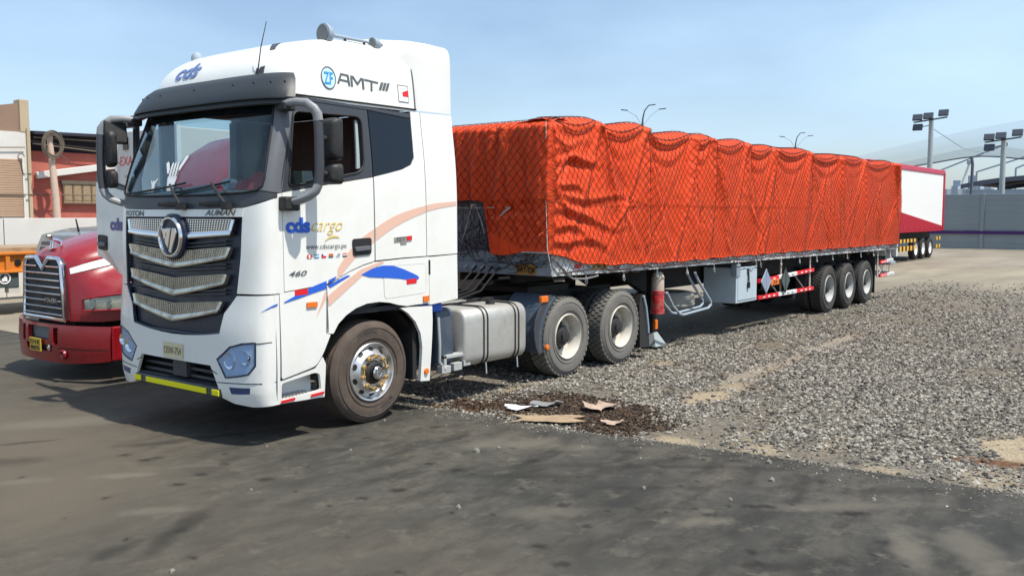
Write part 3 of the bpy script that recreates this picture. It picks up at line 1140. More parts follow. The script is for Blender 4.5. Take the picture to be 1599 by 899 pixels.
# bumper parting grooves
mbg = MB()
for s in (-1, 1):
    for (d0, z0, d1, z1) in ((-.60, .70, -.70, .665), (-1.165, .975, -1.249, .985), (-.70, .585, -1.249, .612)):
        pts = [front(TH(s * -(d0 + (d1 - d0) * k / 12), z0 + (z1 - z0) * k / 12), z0 + (z1 - z0) * k / 12) for k in range(13)]
        mbg.tube(pts, 0.0045, 5)
mbg.build('bumper_groove', 'seal_black', bumper)
# side return of the bumper
spatch('bumper_side', 'white_paint', [[(xs_of(1.0) - .003, 1.415), (-1.205, 1.415), (-1.205, .395), (xs_of(.4) - .003, .395)]], bumper, th=0.03)
spatch('bumper_side', 'white_paint', [[(xs_of(1.0) - .003, 1.415), (-.7, 1.415), (-.7, .395), (xs_of(.4) - .003, .395)]], bumper, th=0.03, fm=fside)
# dark void behind bumper + lower slats
mb = MB()
mb.box(-1.30, -1.26, .12, 2.38, .45, 1.42)
mb.build('bumper_backing', 'chassis', truck)
low = MB()
for k in range(3):
    low.box(-1.42, -1.36, .55, 1.95, .56 + .07 * k, .59 + .07 * k)
low.box(-1.46, -1.34, 1.13, 1.37, .56, .75)
low.build('lower_grille', 'dark_trim', truck, bevel=.006)
stp = MB()
stp.add([(-1.515, .50, .445), (-1.515, 2.0, .445), (-1.505, 2.0, .53), (-1.505, .50, .53), (-1.27, .50, .40), (-1.27, 2.0, .40), (-1.27, 2.0, .56), (-1.27, .50, .56)],
        [(0, 1, 2, 3), (4, 5, 1, 0), (3, 2, 6, 7), (0, 3, 7, 4), (1, 5, 6, 2), (4, 7, 6, 5)])
bs = stp.build('bumper_step', 'dark_trim', truck, bevel=.012)
for y0, y1 in ((.515, .625), (.72, 1.77), (1.87, 1.985)):
    MB().box(-1.524, -1.512, y0, y1, .458, .512).build('reflector_strip', 'yellow_reflective', bs, bevel=.003)
# number plate on the bumper
mb = MB()
patch(mb, fp([(-.17, .715 + .04), (.17, .715 + .04), (.17, .90), (-.17, .90)]), front, th=.006, off=.012, cell=FC)
pl = mb.build('number_plate', 'plate_pale', bumper, smooth=35)
lettering('OSW-754', lambda a, b: front(TH(.15 - a, .79), .79 + b) + Vector((-.015, 0, 0)), .30, 'cardboard', bumper, hscale=.10, bold=.02)

# ---- headlights
for s in (-1, 1):
    P = HEAD if s < 0 else mir(HEAD)
    bowl = fpatch('headlight', 'lamp_bowl', [fp(P)], th=.02, off=-.09)
    rim = MB()
    pp = fp(P)
    n = len(pp)
    loop = []
    for i in range(n):
        a, b = pp[i], pp[(i + 1) % n]
        for k in range(4):
            loop.append(front(a[0] + (b[0] - a[0]) * k / 4, a[1] + (b[1] - a[1]) * k / 4) + Vector((.006, 0, 0)))
    rim.tube(loop, .011, 6, closed=True)
    rim.build('lamp_bezel', 'grille_panel', bowl, smooth=40)
    wall = MB()
    for i in range(len(loop)):
        a, b = loop[i], loop[(i + 1) % len(loop)]
        wall.add([a, b, b + Vector((.09, 0, 0)), a + Vector((.09, 0, 0))], [(0, 1, 2, 3)])
    wall.build('lamp_wall', 'grille_panel', bowl)
    for d, z, r in ((-.87, .80, .075), (-1.06, .84, .06)):
        p = front(TH(d if s < 0 else -d, z), z)
        c = (p.x + .060, p.y, p.z)
        MB().lathe([(0, -.02), (r * .45, -.018), (r * .55, -.045), (r * .62, -.05), (r, -.065), (r * 1.02, 0)], 24, c, 'x').build('projector', 'chrome', bowl, smooth=40)
    dr = MB()
    dr.bar(front(TH(s * .80, .70), .70) + Vector((.03, 0, 0)), front(TH(s * 1.06, .73), .73) + Vector((.03, 0, 0)), .03, .035)
    dr.build('running_light', 'sticker_white', bowl)
    fpatch('lens', 'blue_film', [fp(P)], bowl, th=.004, off=-.004)
    P2 = FOG if s < 0 else mir(FOG)
    fl = fpatch('fog_light', 'black_plastic', [fp(P2)], th=.02, off=-.05)
    fpatch('lens', 'fog_film', [fp(P2)], fl, th=.004, off=-.003)

# ---- grille
GR = [(0, 2.115), (.5, 2.115), (1.0, 2.118), (.985, 1.77), (.945, 1.42), (.80, 1.24), (.745, 1.05), (.4, 1.01), (0, .99)]
gpoly = sym(GR)
grille = fpatch('grille', 'grille_panel', [gpoly[1:-1] if False else sym(GR[1:-1])], th=.02, off=-.045)
edge = MB()
ed = sym(GR[1:-1])
pts = []
for i in range(len(ed)):
    a, b = ed[i], ed[(i + 1) % len(ed)]
    for k in range(6):
        pts.append(front(a[0] + (b[0] - a[0]) * k / 6, a[1] + (b[1] - a[1]) * k / 6) + Vector((.014, 0, 0)))
edge.tube(pts, .014, 6, closed=True)
edge.build('grille_edge', 'grille_panel', grille, smooth=40)


def gpt(d, z, n=0.0):
    p = front(TH(d, z), z)
    return p + Vector((-n, 0, 0))


BARS = [((.93, 2.10), 2.10, (.88, 1.955), 1.905), ((.89, 1.845), 1.785, (.83, 1.74), 1.63), ((.845, 1.595), 1.53, (.80, 1.50), 1.362), ((.79, 1.34), 1.285, (.73, 1.24), 1.115)]
for bi, (T, ct, B, cb) in enumerate(BARS):
    def zt(u):
        return ct + (T[1] - ct) * abs(u)

    def zb(u):
        return cb + (B[1] - cb) * abs(u) ** 1.15
    mm = 'chrome_dusty' if bi else 'chrome'
    fr = MB()
    K = 40
    for (lo, hi, w) in ((0.0, .26, 0),):       # bottom lip: solid bright band
        rows = []
        for k in range(K + 1):
            u = -1 + 2 * k / K
            db = (B[0] + (T[0] - B[0]) * 0.1) * u
            z0, z1 = zb(u), zb(u) + (zt(u) - zb(u)) * .32
            rows.append([gpt(db * .985, z0, -.02), gpt(db * .985, z0, .018), gpt(db, (z0 + z1) / 2, .024), gpt(db, z1, .012), gpt(db, z1, -.02)])
        fr.grid(rows)
    for s in (-1, 1):                           # solid ends
        rows = []
        for k in range(5):
            f = k / 4
            dT, dB = T[0] * s, B[0] * s
            d = dB + (dT - dB) * f
            z = B[1] + (T[1] - B[1]) * f
            rows.append([gpt(d - s * .05, z, -.02), gpt(d - s * .05, z, .010), gpt(d - s * .008, z, .014), gpt(d, z, -.02)])
        fr.grid(rows)
    br = fr.build('grille_bar', mm, grille, smooth=50)
    ms = MB()
    for j in range(6):                           # woven openings: horizontal then upright wires
        f = .34 + .66 * j / 5
        pts = []
        for k in range(K + 1):
            u = -1 + 2 * k / K
            d = (B[0] + (T[0] - B[0]) * f) * u * .955
            pts.append(gpt(d, zb(u) + (zt(u) - zb(u)) * f, .004))
        ms.tube(pts, .0062, 5)
    NV = 46
    for k in range(NV + 1):
        u = -1 + 2 * k / NV
        a = gpt((B[0] + (T[0] - B[0]) * .2) * u * .955, zb(u) + (zt(u) - zb(u)) * .2, .003)
        b = gpt(T[0] * u * .955, zt(u), .003)
        ms.bar(a, b, .0095, .008, up=(-1, 0, 0))
    ms.build('grille_mesh', mm, grille, recalc=False)
for zc in (1.885, 1.69, 1.45):
    for k in range(2):
        sl = MB()
        rows = []
        for q in range(25):
            u = -1 + 2 * q / 24
            z = zc - .035 * k - .05 * (1 - abs(u)) + (.02 if zc > 1.8 else 0)
            rows.append([gpt(u * .80, z - .009, -.02), gpt(u * .80, z - .006, -.004), gpt(u * .80, z + .006, -.004), gpt(u * .80, z + .009, -.02)])
        sl.grid(rows)
        sl.build('grille_slat', 'dark_trim', grille, smooth=40)
# emblem: dark disc, bright ring, three slanted facets
ec = gpt(0, 1.93, .035)
MB().lathe([(0, .05), (.225, .05), (.225, 0), (.20, -.012), (0, -.012)], 48, ec, 'x').build('emblem_plate', 'grille_panel', truck, smooth=40)
emb = MB().lathe([(.168, -.012), (.176, -.036), (.19, -.036), (.20, -.012)], 48, ec, 'x', close=True).build('emblem', 'chrome', truck, smooth=40)
for pl_ in ([(.125, .075), (.055, .075), (.03, .02), (.085, -.03)], [(.045, .08), (-.035, .08), (.075, -.06), (.028, -.105)][:2] + [(.022, -.105), (.075, -.045)], [(-.05, .08), (-.105, .08), (-.125, .04), (-.02, -.145), (.015, -.13)]):
    poly = [(ec.y + y * 1.05, ec.z + z * 1.08) for y, z in pl_]
    MB().prism(poly, ec.x - .034, ec.x - .01, 'yz').build('emblem_facet', 'chrome', emb, bevel=.006)

# ---- white band above grille, corner panels
strip = fpatch('front_panel', 'white_paint', [sym([(.5, 2.195), (1.02, 2.205), (1.005, 2.125), (.5, 2.125)])], th=.03, off=.008)
for s, t in (('FOTON', (1.0, 2.128)),):
    def f1(a, b):
        d, z = .97 - a, 2.134 + b
        return gpt(d, z, .013)
    lettering('FOTON', f1, .40, 'grey_text', strip, bold=.03, hscale=.075)

    def f2(a, b):
        d, z = -.50 - a, 2.138 + b
        return gpt(d, z, .013)
    lettering('AUMAN', f2, .44, 'grey_text', strip, shear=.35, bold=.02, hscale=.075)
for s in (-1, 1):
    P = [(1.005, 2.205), (1.24, 2.30), (1.2499, 1.425), (.955, 1.425), (.995, 1.77), (1.005, 2.12)]
    pp = fp([(s * d, z) for d, z in P])
    pp[1] = (s * 90, 2.30)
    pp[2] = (s * 90, 1.425)
    cp = fpatch('corner_panel', 'white_paint', [pp], th=.03)
    if s < 0:
        spatch('corner_return', 'white_paint', [[(xs_of(2.0) - .002, 2.335), (-1.148, 2.342), (-1.148, 1.425), (xs_of(1.5) - .002, 1.425)]], cp, th=.03)
    if s > 0:                                    # dark air slot on the far corner panel edge
        fm = fside
        sp = [(xs_of(2.0) - .002, 2.32), (-1.135, 2.34), (-1.135, 1.425), (xs_of(1.5) - .002, 1.425)]
        spatch('corner_return', 'white_paint', [sp], cp, th=.03, fm=fside)
        spatch('hinge_pillar', 'interior_dark', [[(-1.13, 2.30), (-.99, 2.30), (-.99, 1.25), (-1.13, 1.25)]], th=.03, off=-.06, fm=fside)
        for k in range(5):
            spatch('hinge_bracket', 'pole_grey', [[(-1.13, 1.45 + .17 * k), (-1.0, 1.45 + .17 * k), (-1.0, 1.475 + .17 * k), (-1.13, 1.475 + .17 * k)]], th=.02, off=-.03, fm=fside)

# ---- cowl, pillars, windscreen
COWL_LO = [(0, 2.20), (.5, 2.20), (1.01, 2.21), (1.15, 2.255)]
GL_LO = [(0, 2.32), (.5, 2.328), (1.0, 2.345), (1.13, 2.365), (1.175, 2.40), (1.183, 2.47)]
cw = [(-90, 2.305), (-90, 2.34)] + fp([(-d, z) for d, z in reversed(GL_LO[:-1])]) + fp(GL_LO[1:-1]) + [(90, 2.34), (90, 2.305)] + fp(list(reversed(COWL_LO))) + fp([(-d, z) for d, z in COWL_LO[1:]])
cowl = fpatch('cowl', 'dark_trim', [cw], th=.03, off=-.004)
GTOP = 3.235
GL = GL_LO[1:] + [(1.17, 2.62), (1.118, 2.95), (1.065, 3.17), (1.05, GTOP), (.5, GTOP + .01)]
wsp = sym(GL)
ws = fpatch('windscreen', 'windshield_glass', [wsp], th=.008, off=-.004)
seal = MB()
pts = []
for i in range(len(wsp)):
    a, b = wsp[i], wsp[(i + 1) % len(wsp)]
    for k in range(6):
        pts.append(front(a[0] + (b[0] - a[0]) * k / 6, a[1] + (b[1] - a[1]) * k / 6))
seal.tube(pts, .012, 6, closed=True)
seal.build('windscreen_seal', 'seal_black', ws, smooth=40)
# black printed band round the glass top
fpatch('shade_band', 'dark_glass', [sym([(.5, GTOP), (1.05, GTOP - .005), (1.085, 3.08), (.5, 3.10)])], ws, th=.004, off=-.02)
for s in (-1, 1):
    P = fp([(s * 1.05, GTOP + .02), (s * 1.068, 3.17), (s * 1.121, 2.95), (s * 1.173, 2.62), (s * 1.187, 2.47), (s * 1.179, 2.40), (s * 1.14, 2.37)]) + [(s * 90, 2.344), (s * 90, 3.25)]
    ap = fpatch('pillar_trim', 'dark_trim_light', [P], th=.05, off=.002)
    fm = side if s < 0 else fside
    spatch('pillar_return', 'dark_trim_light', [[(xs_of(2.35) - .002, 2.345), (-1.148, 2.345), (-.945, 3.25), (xs_of(3.25) - .004, 3.25)]], ap, th=.04, off=.002, fm=fm)

# wipers
for d0, d1, zz in ((-.97, -.02, 2.235), (-.08 + .28, .98, 2.235)):
    pass
for dp, dm, de in ((-.86, -.56, .02), (-.16, .12, .92)):
    w = MB()
    a = gpt(dp, 2.225, .05)
    b = gpt(dm - .05, 2.435, .05)
    w.tube([a, (a + b) / 2 + Vector((-.015, 0, .01)), b], .014, 6)
    w.obox(a, (.06, .09, .07))
    wp = w.build('wiper', 'black_plastic', truck, smooth=40)
    bl = MB()
    e0, e1 = dm - .28, de
    bl.tube([gpt(e0 + (e1 - e0) * k / 10, 2.45 - .09 * k / 10 - .012 * math.sin(math.pi * k / 10), .028) for k in range(11)], .011, 5)
    bl.build('wiper_blade', 'seal_black', wp)
    hg = MB()
    hg.bar(gpt(dp + .08, 2.25, .03), gpt(dp + .42, 2.248, .03), .035, .045)
    hg.build('cowl_handle', 'black_plastic', cowl, bevel=.012)
for c0 in (-.3, .35):
    pass

# sticker: small white hand on the glass
st = MB()


def hand(cx, cz, k):
    def pt(a, b):
        return gpt(cx - a * k, cz + b * k, .006)
    st.add([pt(*q) for q in [(-.07, -.11), (.06, -.11), (.085, -.02), (.08, .07), (-.08, .07), (-.09, -.02)]], [(0, 1, 2, 3, 4, 5)])
    for x0, x1, y0, y1, w in ((-.085, -.155, .02, .13, .030), (.075, .17, .05, .19, .028)):
        st.add([pt(x0 - w, y0), pt(x0 + w, y0), pt(x1 + w, y1), pt(x1, y1 + .02), pt(x1 - w, y1)], [(0, 1, 2, 3, 4)])
    for i in range(3):
        x = -.052 + .05 * i
        st.add([pt(x - .021, .06), pt(x + .021, .06), pt(x + .022, .12), pt(x, .14), pt(x - .022, .12)], [(0, 1, 2, 3, 4)])
    st.add([pt(-.06, -.16), pt(.05, -.16), pt(.06, -.12), pt(-.07, -.12)], [(0, 1, 2, 3)])


hand(.13, 2.53, .95)
st.build('hand_sticker', 'sticker_white', ws, recalc=False)
st = MB()
hand(.45, 2.44, .32)
st.build('hand_sticker', 'sticker_white', ws, recalc=False)
ln = MB()
for i in range(4):
    x = -.077 + .05 * i
    ln.bar(gpt(.13 - x * .95, 2.53 - .01, .009), gpt(.13 - x * .95, 2.53 + .12, .009), .007, .003, up=(-1, 0, 0))
ln.build('sticker_lines', 'seal_black', ws)

# ---- sun visor
rows = []
for k in range(49):
    th = -82 + 164 * k / 48
    r = []
    for z, n in ((3.462, .008), (3.46, .03), (3.40, .095), (3.30, .14), (3.215, .165), (3.20, .158), (3.235, .05), (3.25, -.02)):
        p = front(th, z)
        q = front(th + (1 if th < 80 else -1), z) - p
        nn = Vector((-abs(q.y), q.x * math.copysign(1, q.y), 0))
        nn = Vector((-math.cos(R(th)) - .001, math.sin(R(th)) * .55, 0)).normalized()
        r.append(p + nn * n)
    rows.append(r)
mb = MB().grid(rows)
for e in (0, 48):
    mb.add(rows[e], [tuple(range(8))])
visor = mb.build('sun_visor', 'visor_grey', truck, smooth=40)
rows = []
for k in range(49):
    th = -76 + 152 * k / 48
    r = []
    for z, n in ((3.235, .07), (3.205, .125), (3.155, .122), (3.145, .10), (3.19, .0)):
        nn = Vector((-math.cos(R(th)) - .001, math.sin(R(th)) * .55, 0)).normalized()
        r.append(front(th, z) + nn * n)
    rows.append(r)
MB().grid(rows).build('visor_lip', 'visor_grey', visor, smooth=40)
sc = MB()
for th in (-70, -55, -38, -20, 0, 20, 38, 55):
    nn = Vector((-math.cos(R(th)), math.sin(R(th)) * .55, 0)).normalized()
    p = front(th, 3.36) + nn * .114
    sc.lathe([(0, -.008), (.012, -.006), (.014, .004)], 8, p, 'x')
sc.build('visor_screw', 'seal_black', visor)

# ---- high roof
rows = []
ZR = [3.235, 3.27, 3.32, 3.40, 3.48, 3.55, 3.61, 3.66, 3.71, 3.755, 3.795, 3.83, 3.86, 3.885, 3.91, 3.93, 3.947, 3.96]
for z in ZR:
    x0 = xs_of(z)
    row = [Vector((.70 + (x0 - .70) * k / 9, YC - HW(z), z)) for k in range(9)]
    row += [front(-90 + 180 * k / 36, z) for k in range(37)]
    row += [Vector((.70 + (x0 - .70) * (8 - k) / 9, YC + HW(z), z)) for k in range(9)]
    rows.append(row)
last = rows[-1]
rows.append([Vector((p.x, YC + (p.y - YC) * .5, 3.972)) for p in last])
rows.append([Vector((p.x, YC, 3.976)) for p in last])
roof = MB().grid(rows).build('roof', 'white_paint', truck, smooth=50)
tr = MB()
patch(tr, fp([(-.87, 3.47), (-.81, 3.47), (-.80, 3.53), (-.855, 3.54)]), front, th=.004, off=.004, cell=FC)
tr.build('roof_trim', 'dark_trim', roof, smooth=40)
tr = MB()
patch(tr, fp([(-.80, 3.72), (-.74, 3.715), (-.60, 3.80), (-.42, 3.855), (-.48, 3.865), (-.68, 3.81)]), front, th=.004, off=.004, cell=FC)
tr.build('roof_trim', 'dark_trim', roof, smooth=40)


def f3(a, b):
    d, z = .62 - a, 3.53 + b * .9
    p = front(TH(d, z), z)
    return p + Vector((-.005, 0, .006))


lettering('cds', f3, .42, 'faded_blue', roof, shear=.2, bold=.03, hscale=.25, sub=.1)
# rivet line of roof side / gutter
gut = MB()
gut.tube([side(x, 3.262) + Vector((0, -.006, 0)) for x in np.linspace(-.90, .70, 24)], .009, 6)
gut.build('gutter', 'seal_black', roof)

# ---- near side panels
ARCH = [(-.565, .99), (-.50, 1.08), (-.40, 1.155), (-.27, 1.215), (-.12, 1.25), (.05, 1.255), (.2, 1.235), (.33, 1.20)]
low_panel = spatch('side_panel', 'white_paint', [rounded([(-1.198, 1.425), (-.645, 1.465), (-.655, 1.0), (-.60, .985), (-.70, .80), (-.78, .70), (-1.185, .625)], [.02, .01, .01, .01, .1, .1, .03])], th=.03)
spatch('sill_panel', 'white_paint', [[(-1.198, .605), (-.78, .675), (-.69, .77), (-.655, .70), (-.665, .38), (-1.198, .395)]], th=.03, off=-.008,
       holes=[rounded([(-1.18, .585), (-.80, .635), (-.73, .62), (-.705, .455), (-1.18, .428)], .03)])
stepb = MB()
stepb.box(-1.19, -.70, .03, .30, .415, .435)
stepb.build('step', 'white_plain', truck, bevel=.006)
tread = MB()
for k in range(9):
    tread.bar((-1.16 + .04 * k, .035, .442), (-1.12 + .04 * k, .22, .442), .016, .012)
tread.build('step_tread', 'alloy', truck)
MB().box(-1.2, -.68, .22, .26, .40, .75).build('step_back', 'white_plain', truck)
for x0, x1, z0 in ((-1.19, -1.03, .400), (-.84, -.68, .405)):
    spatch('reflector_strip', 'red_reflective', [[(x0, z0), (x1, z0 + .008), (x1, z0 + .033), (x0, z0 + .025)]], th=.004, off=.004)
fend = [(-.635, 1.455), (-.50, 1.515), (-.34, 1.58), (-.15, 1.635), (0, 1.665), (.40, 1.682), (.795, 1.69), (.795, 1.185), (.62, 1.185), (.45, 1.18)] + [(x, z) for x, z in reversed(ARCH)] + [(-.62, .995)]
HATCH = rounded([(.11, 1.615), (.745, 1.62), (.745, 1.30), (.12, 1.275)], .05, 5)
fender = spatch('fender_panel', 'white_paint', [fend], th=.03, holes=[HATCH])
hc = [(p[0] * .985 + .43 * .015, p[1] * .985 + 1.45 * .015) for p in HATCH]
hatch = spatch('locker_door', 'white_paint', [hc], th=.03, off=.002)
spatch('panel_backing', 'seal_black', [[(-.70, 1.40), (.85, 1.78), (.85, 1.2), (.3, 1.27), (-.60, 1.1)], [(-1.21, 1.52), (-.5, 1.54), (-.60, 1.0), (-1.21, .58)], [(.72, 3.2), (.84, 3.2), (.84, 1.25), (.72, 1.25)], [(-.06, 3.2), (.06, 3.2), (.06, 1.6), (-.06, 1.6)], [(.75, 1.73), (1.2, 1.73), (1.2, 1.66), (.75, 1.66)]], th=.01, off=-.034)
rearf = spatch('fender_rear', 'white_paint', [[(.36, 1.163), (.50, 1.165), (.84, 1.15), (.845, 1.0), (.815, .325), (.672, .34), (.685, .72), (.655, .87), (.58, 1.0), (.47, 1.10)]], th=.04)
MB().lathe([(0, -.02), (.03, -.018), (.036, 0), (.036, .01)], 16, (.755, side(.7, .44).y, .44), 'y').build('marker_light', 'orange_lens', rearf, smooth=40)
for x, z, w, h in ((-.83, 1.295, .125, .048), (.735, 1.238, .085, .06)):
    spatch('marker_light', 'orange_lens', [[(x - w / 2, z - h / 2), (x + w / 2, z - h / 2), (x + w / 2, z + h / 2), (x - w / 2, z + h / 2)]], th=.012, off=.016)
for x, z in ((-.95, 1.42), (.52, 1.437)):
    spatch('reflector', 'red_reflective', [[(x - .075, z - .027), (x + .075, z - .022), (x + .075, z + .03), (x - .075, z + .025)]], th=.004, off=.006)
sleeper = spatch('sleeper_panel', 'white_paint', [[(.008, 2.525), (.20, 2.565), (.42, 2.615), (.56, 2.67), (.605, 2.74), (.615, 3.235), (.755, 3.235), (.755, 1.70), (.40, 1.695), (.008, 1.68)]], th=.03)
spatch('sleeper_window', 'dark_glass', [[(.008, 2.53), (.20, 2.57), (.42, 2.62), (.555, 2.675), (.598, 2.745), (.608, 3.165), (.56, 3.20), (.008, 3.225)]], th=.02, off=-.006)
spatch('trim_band', 'dark_trim', [[(-.94, 3.252), (.60, 3.212), (.61, 3.18), (.57, 3.165), (-.005, 3.20), (-.93, 3.222)]], th=.02, off=.004)
# badge on the sleeper
bd = spatch('badge', 'chrome_dusty', [[(.27, 1.86), (.53, 1.875), (.53, 1.925), (.27, 1.91)], [(.36, 1.835), (.45, 1.838), (.45, 1.862), (.36, 1.86)]], sleeper, th=.006, off=.008)
spatch('badge_red', 'red_reflective', [[(.45, 1.872), (.525, 1.876), (.525, 1.92), (.45, 1.916)]], sleeper, th=.002, off=.011)
lettering('EST', lambda a, b: side(.305 + a, 1.872 + b) + Vector((0, -.010, 0)), .13, 'grey_text', sleeper, hscale=.05, bold=.03)

# side wind fairing
spatch('side_fairing', 'white_paint', [[(.765, 1.685), (1.255, 1.70), (1.262, 1.20), (.80, 1.165), (.80, 1.60)]], th=.03)
spatch('side_fairing', 'white_paint', [[(.765, 3.235), (1.265, 3.245), (1.258, 1.71), (.765, 1.70)]], th=.03)
mb = MB()
mb.obox((.80, .005, 1.575), (.03, .02, .16))
mb.build('fairing_latch', 'black_plastic', truck, bevel=.006)
rows = []
for x, zt_, hw_, zb_ in ((.02, 3.945, .70, 3.55), (.12, 3.965, .80, 3.5), (.30, 3.99, .92, 3.45), (.50, 4.005, 1.02, 3.40), (.66, 4.015, 1.09, 3.35), (.74, 4.02, 1.135, 3.252), (1.0, 4.025, 1.148, 3.252), (1.255, 4.02, 1.148, 3.252), (1.268, 4.01, 1.14, 3.252)):
    r = []
    for k in range(33):
        ph = math.pi * k / 32
        c, s = math.cos(ph), math.sin(ph)
        y = YC + math.copysign(abs(c) ** (2 / 14), c) * hw_ * (1.0 if zb_ > 3.3 else 1.0 + .012 * (1 - s ** .3))
        r.append(Vector((x, y, zb_ + (zt_ - zb_) * s ** (2 / 14))))
    rows.append(r)
mb = MB().grid(rows)
mb.add(rows[0], [tuple(range(33))])
rf = mb.build('roof_fairing', 'white_paint', truck, smooth=45)
fl = MB()
fl.tube([Vector((.69, YC - HW(z) - .003, z)) for z in np.linspace(3.26, 3.72, 14)], .009, 6)
fl.build('fairing_seal', 'dark_trim_light', rf)
mb = MB()
mb.box(.62, .66, .12, 2.38, 1.2, 3.24)
mb.build('rear_wall', 'interior_dark', truck)
spatch('side_fairing', 'white_paint', [[(.765, 3.235), (1.265, 3.245), (1.262, 1.20), (.80, 1.165)]], th=.03, fm=fside)
spatch('sleeper_panel', 'white_paint', [[(.008, 3.235), (.755, 3.235), (.755, 1.2), (.008, 1.25)]], th=.03, fm=fside)


# ---- doors
WIN = rounded([(-.945, 3.105), (-.10, 3.12), (-.125, 2.575), (-1.065, 2.405)], [.07, .10, .12, .05], 5)


def make_door(X, far):
    def sd(x, z):
        return X(side(x, z))
    ctr = None
    mb = MB()
    pl = rounded([(-1.142, 2.345), (-.6, 2.43), (-.008, 2.52), (-.008, 1.675), (-.15, 1.648), (-.34, 1.592), (-.50, 1.528), (-.645, 1.478), (-1.142, 1.437)], [.01, .01, .01, .02, .01, .01, .01, .02, .01])

    def P(m_, poly, **kw):
        n = len(m_.v)
        patch(m_, poly, side, cell=SC, **kw)
        m_.v[n:] = [tuple(X(Vector(v))) for v in m_.v[n:]]
    P(mb, pl, th=.05)
    door = mb.build('door', 'white_paint', truck, smooth=35)
    fr = MB()
    P(fr, [(-1.142, 2.352), (-.6, 2.437), (-.008, 2.527), (-.008, 3.205), (-.93, 3.228)], th=.05, off=-.002, holes=[WIN])
    fo = fr.build('window_frame', 'dark_trim', door, smooth=35)
    sl = MB()
    loop = [X(side(a, b) + Vector((0, -.004, 0))) for a, b in WIN]
    sl.tube(loop, .010, 6, closed=True)
    sl.build('window_seal', 'seal_black', door, smooth=40)
    gl = MB()
    if not far:
        P(gl, [(-1.05, 2.41), (-.74, 2.47), (-.76, 2.56), (-1.02, 2.55)], th=.006, off=-.03)
        gl.build('window_glass', 'window_glass', door)
        g2 = MB()
        P(g2, [(-.20, 2.60), (-.155, 2.61), (-.135, 3.08), (-.165, 3.09)], th=.02, off=-.02)
        g2.build('guide_rail', 'pole_grey', door)
    hd = MB()
    P(hd, rounded([(-.31, 1.905), (-.055, 1.915), (-.06, 1.745), (-.305, 1.735)], .035), th=.02, off=.012)
    h = hd.build('door_handle', 'black_plastic', door, smooth=35)
    hg = MB()
    P(hg, rounded([(-.285, 1.825), (-.085, 1.835), (-.085, 1.79), (-.285, 1.78)], .015), th=.03, off=.034)
    hg.build('handle_grip', 'dark_trim_light', door, bevel=.006)

    # mirror on its C-shaped arm
    def Q(x, y, z):
        return X(Vector((x, y, z)))

    def arm(pts, r, name, m_, par):
        return MB().tube([Q(*p) for p in pts], r, 12, sx=.72).build(name, m_, par, smooth=50)
    mids = [(-.955, -.29, 2.99), (-.955, -.30, 2.85), (-.955, -.30, 2.55), (-.965, -.29, 2.42)]
    am = arm(mids, .048, 'mirror_arm', 'dark_trim', truck)
    arm([(-1.10, .02, 3.155), (-1.06, -.10, 3.165), (-1.015, -.20, 3.155), (-.975, -.26, 3.10), (-.958, -.285, 3.05), (-.955, -.29, 2.992)], [.032, .036, .040, .044, .047, .0475], 'mirror_arm_end', 'arm_grey', am)
    arm([(-.965, -.29, 2.418), (-.985, -.275, 2.36), (-1.03, -.235, 2.31), (-1.07, -.16, 2.275), (-1.10, -.06, 2.255)], [.0475, .047, .044, .041, .040], 'mirror_arm_end', 'arm_grey', am)
    mb = MB().obox((0, 0, 0), (.17, .14, .13))
    c = Vector((-1.10, -.03, 2.245))
    mb.v = [tuple(Q(*(Vector(v) + c))) for v in mb.v]
    mb.build('mirror_mount', 'black_plastic', am, bevel=.02)
    mb = MB().obox((0, 0, 0), (.13, .12, .075))
    c = Vector((-1.06, .03, 3.13))
    mb.v = [tuple(Q(*(Vector(v) + c))) for v in mb.v]
    mb.build('mirror_mount', 'black_plastic', am, bevel=.015)
    for z0, z1 in ((2.645, 3.035), (2.425, 2.615)):
        mb = MB()
        y0, y1 = (-.36, -.14) if not far else (-.28, -.18)
        prof = rounded([(y0, z0), (y1, z0), (y1, z1), (y0, z1)], .05, 4)
        n = len(prof)
        vs = []
        for xx, k in (((-.845, .72), (-.815, .93), (-.77, 1.0), (-.725, 1.0)) if not far else ((-1.12, .72), (-1.10, .93), (-1.06, 1.0), (-1.015, 1.0))):
            cy, cz = (y0 + y1) / 2, (z0 + z1) / 2
            for a, b in prof:
                vs.append((xx, cy + (a - cy) * k, cz + (b - cz) * k))
        fs = [tuple(range(n)), tuple(range(4 * n - 1, 3 * n - 1, -1))]
        for i in range(3):
            for j in range(n):
                fs.append((i * n + j, i * n + (j + 1) % n, (i + 1) * n + (j + 1) % n, (i + 1) * n + j))
        mb.add([tuple(Q(*v)) for v in vs], fs)
        mh = mb.build('mirror_head', 'black_plastic', am, smooth=50)
        g = MB().add([tuple(Q(-.7225 if not far else -1.0125, *q)) for q in [(y0 + .03, z0 + .03), (y1 - .03, z0 + .03), (y1 - .03, z1 - .03), (y0 + .03, z1 - .03)]], [(0, 1, 2, 3)])
        g.build('mirror_glass', 'mirror_glass', am)
        MB().tube([Q(-.93, -.27, (z0 + z1) / 2), Q(-.80 if not far else -1.06, -.25, (z0 + z1) / 2)], .03, 8).build('mirror_bracket', 'black_plastic', am)
    return door, am


near_door, near_arm = make_door(lambda p: p, False)
HINGE = Vector((-1.12, 2.46, 0))
OPEN = R(84)


def Xfar(p):
    q = Vector((p.x, 2.5 - p.y, p.z)) - HINGE
    c, s = math.cos(OPEN), math.sin(OPEN)
    return Vector((q.x * c - q.y * s, q.x * s + q.y * c, q.z)) + HINGE


far_door, far_arm = make_door(Xfar, True)
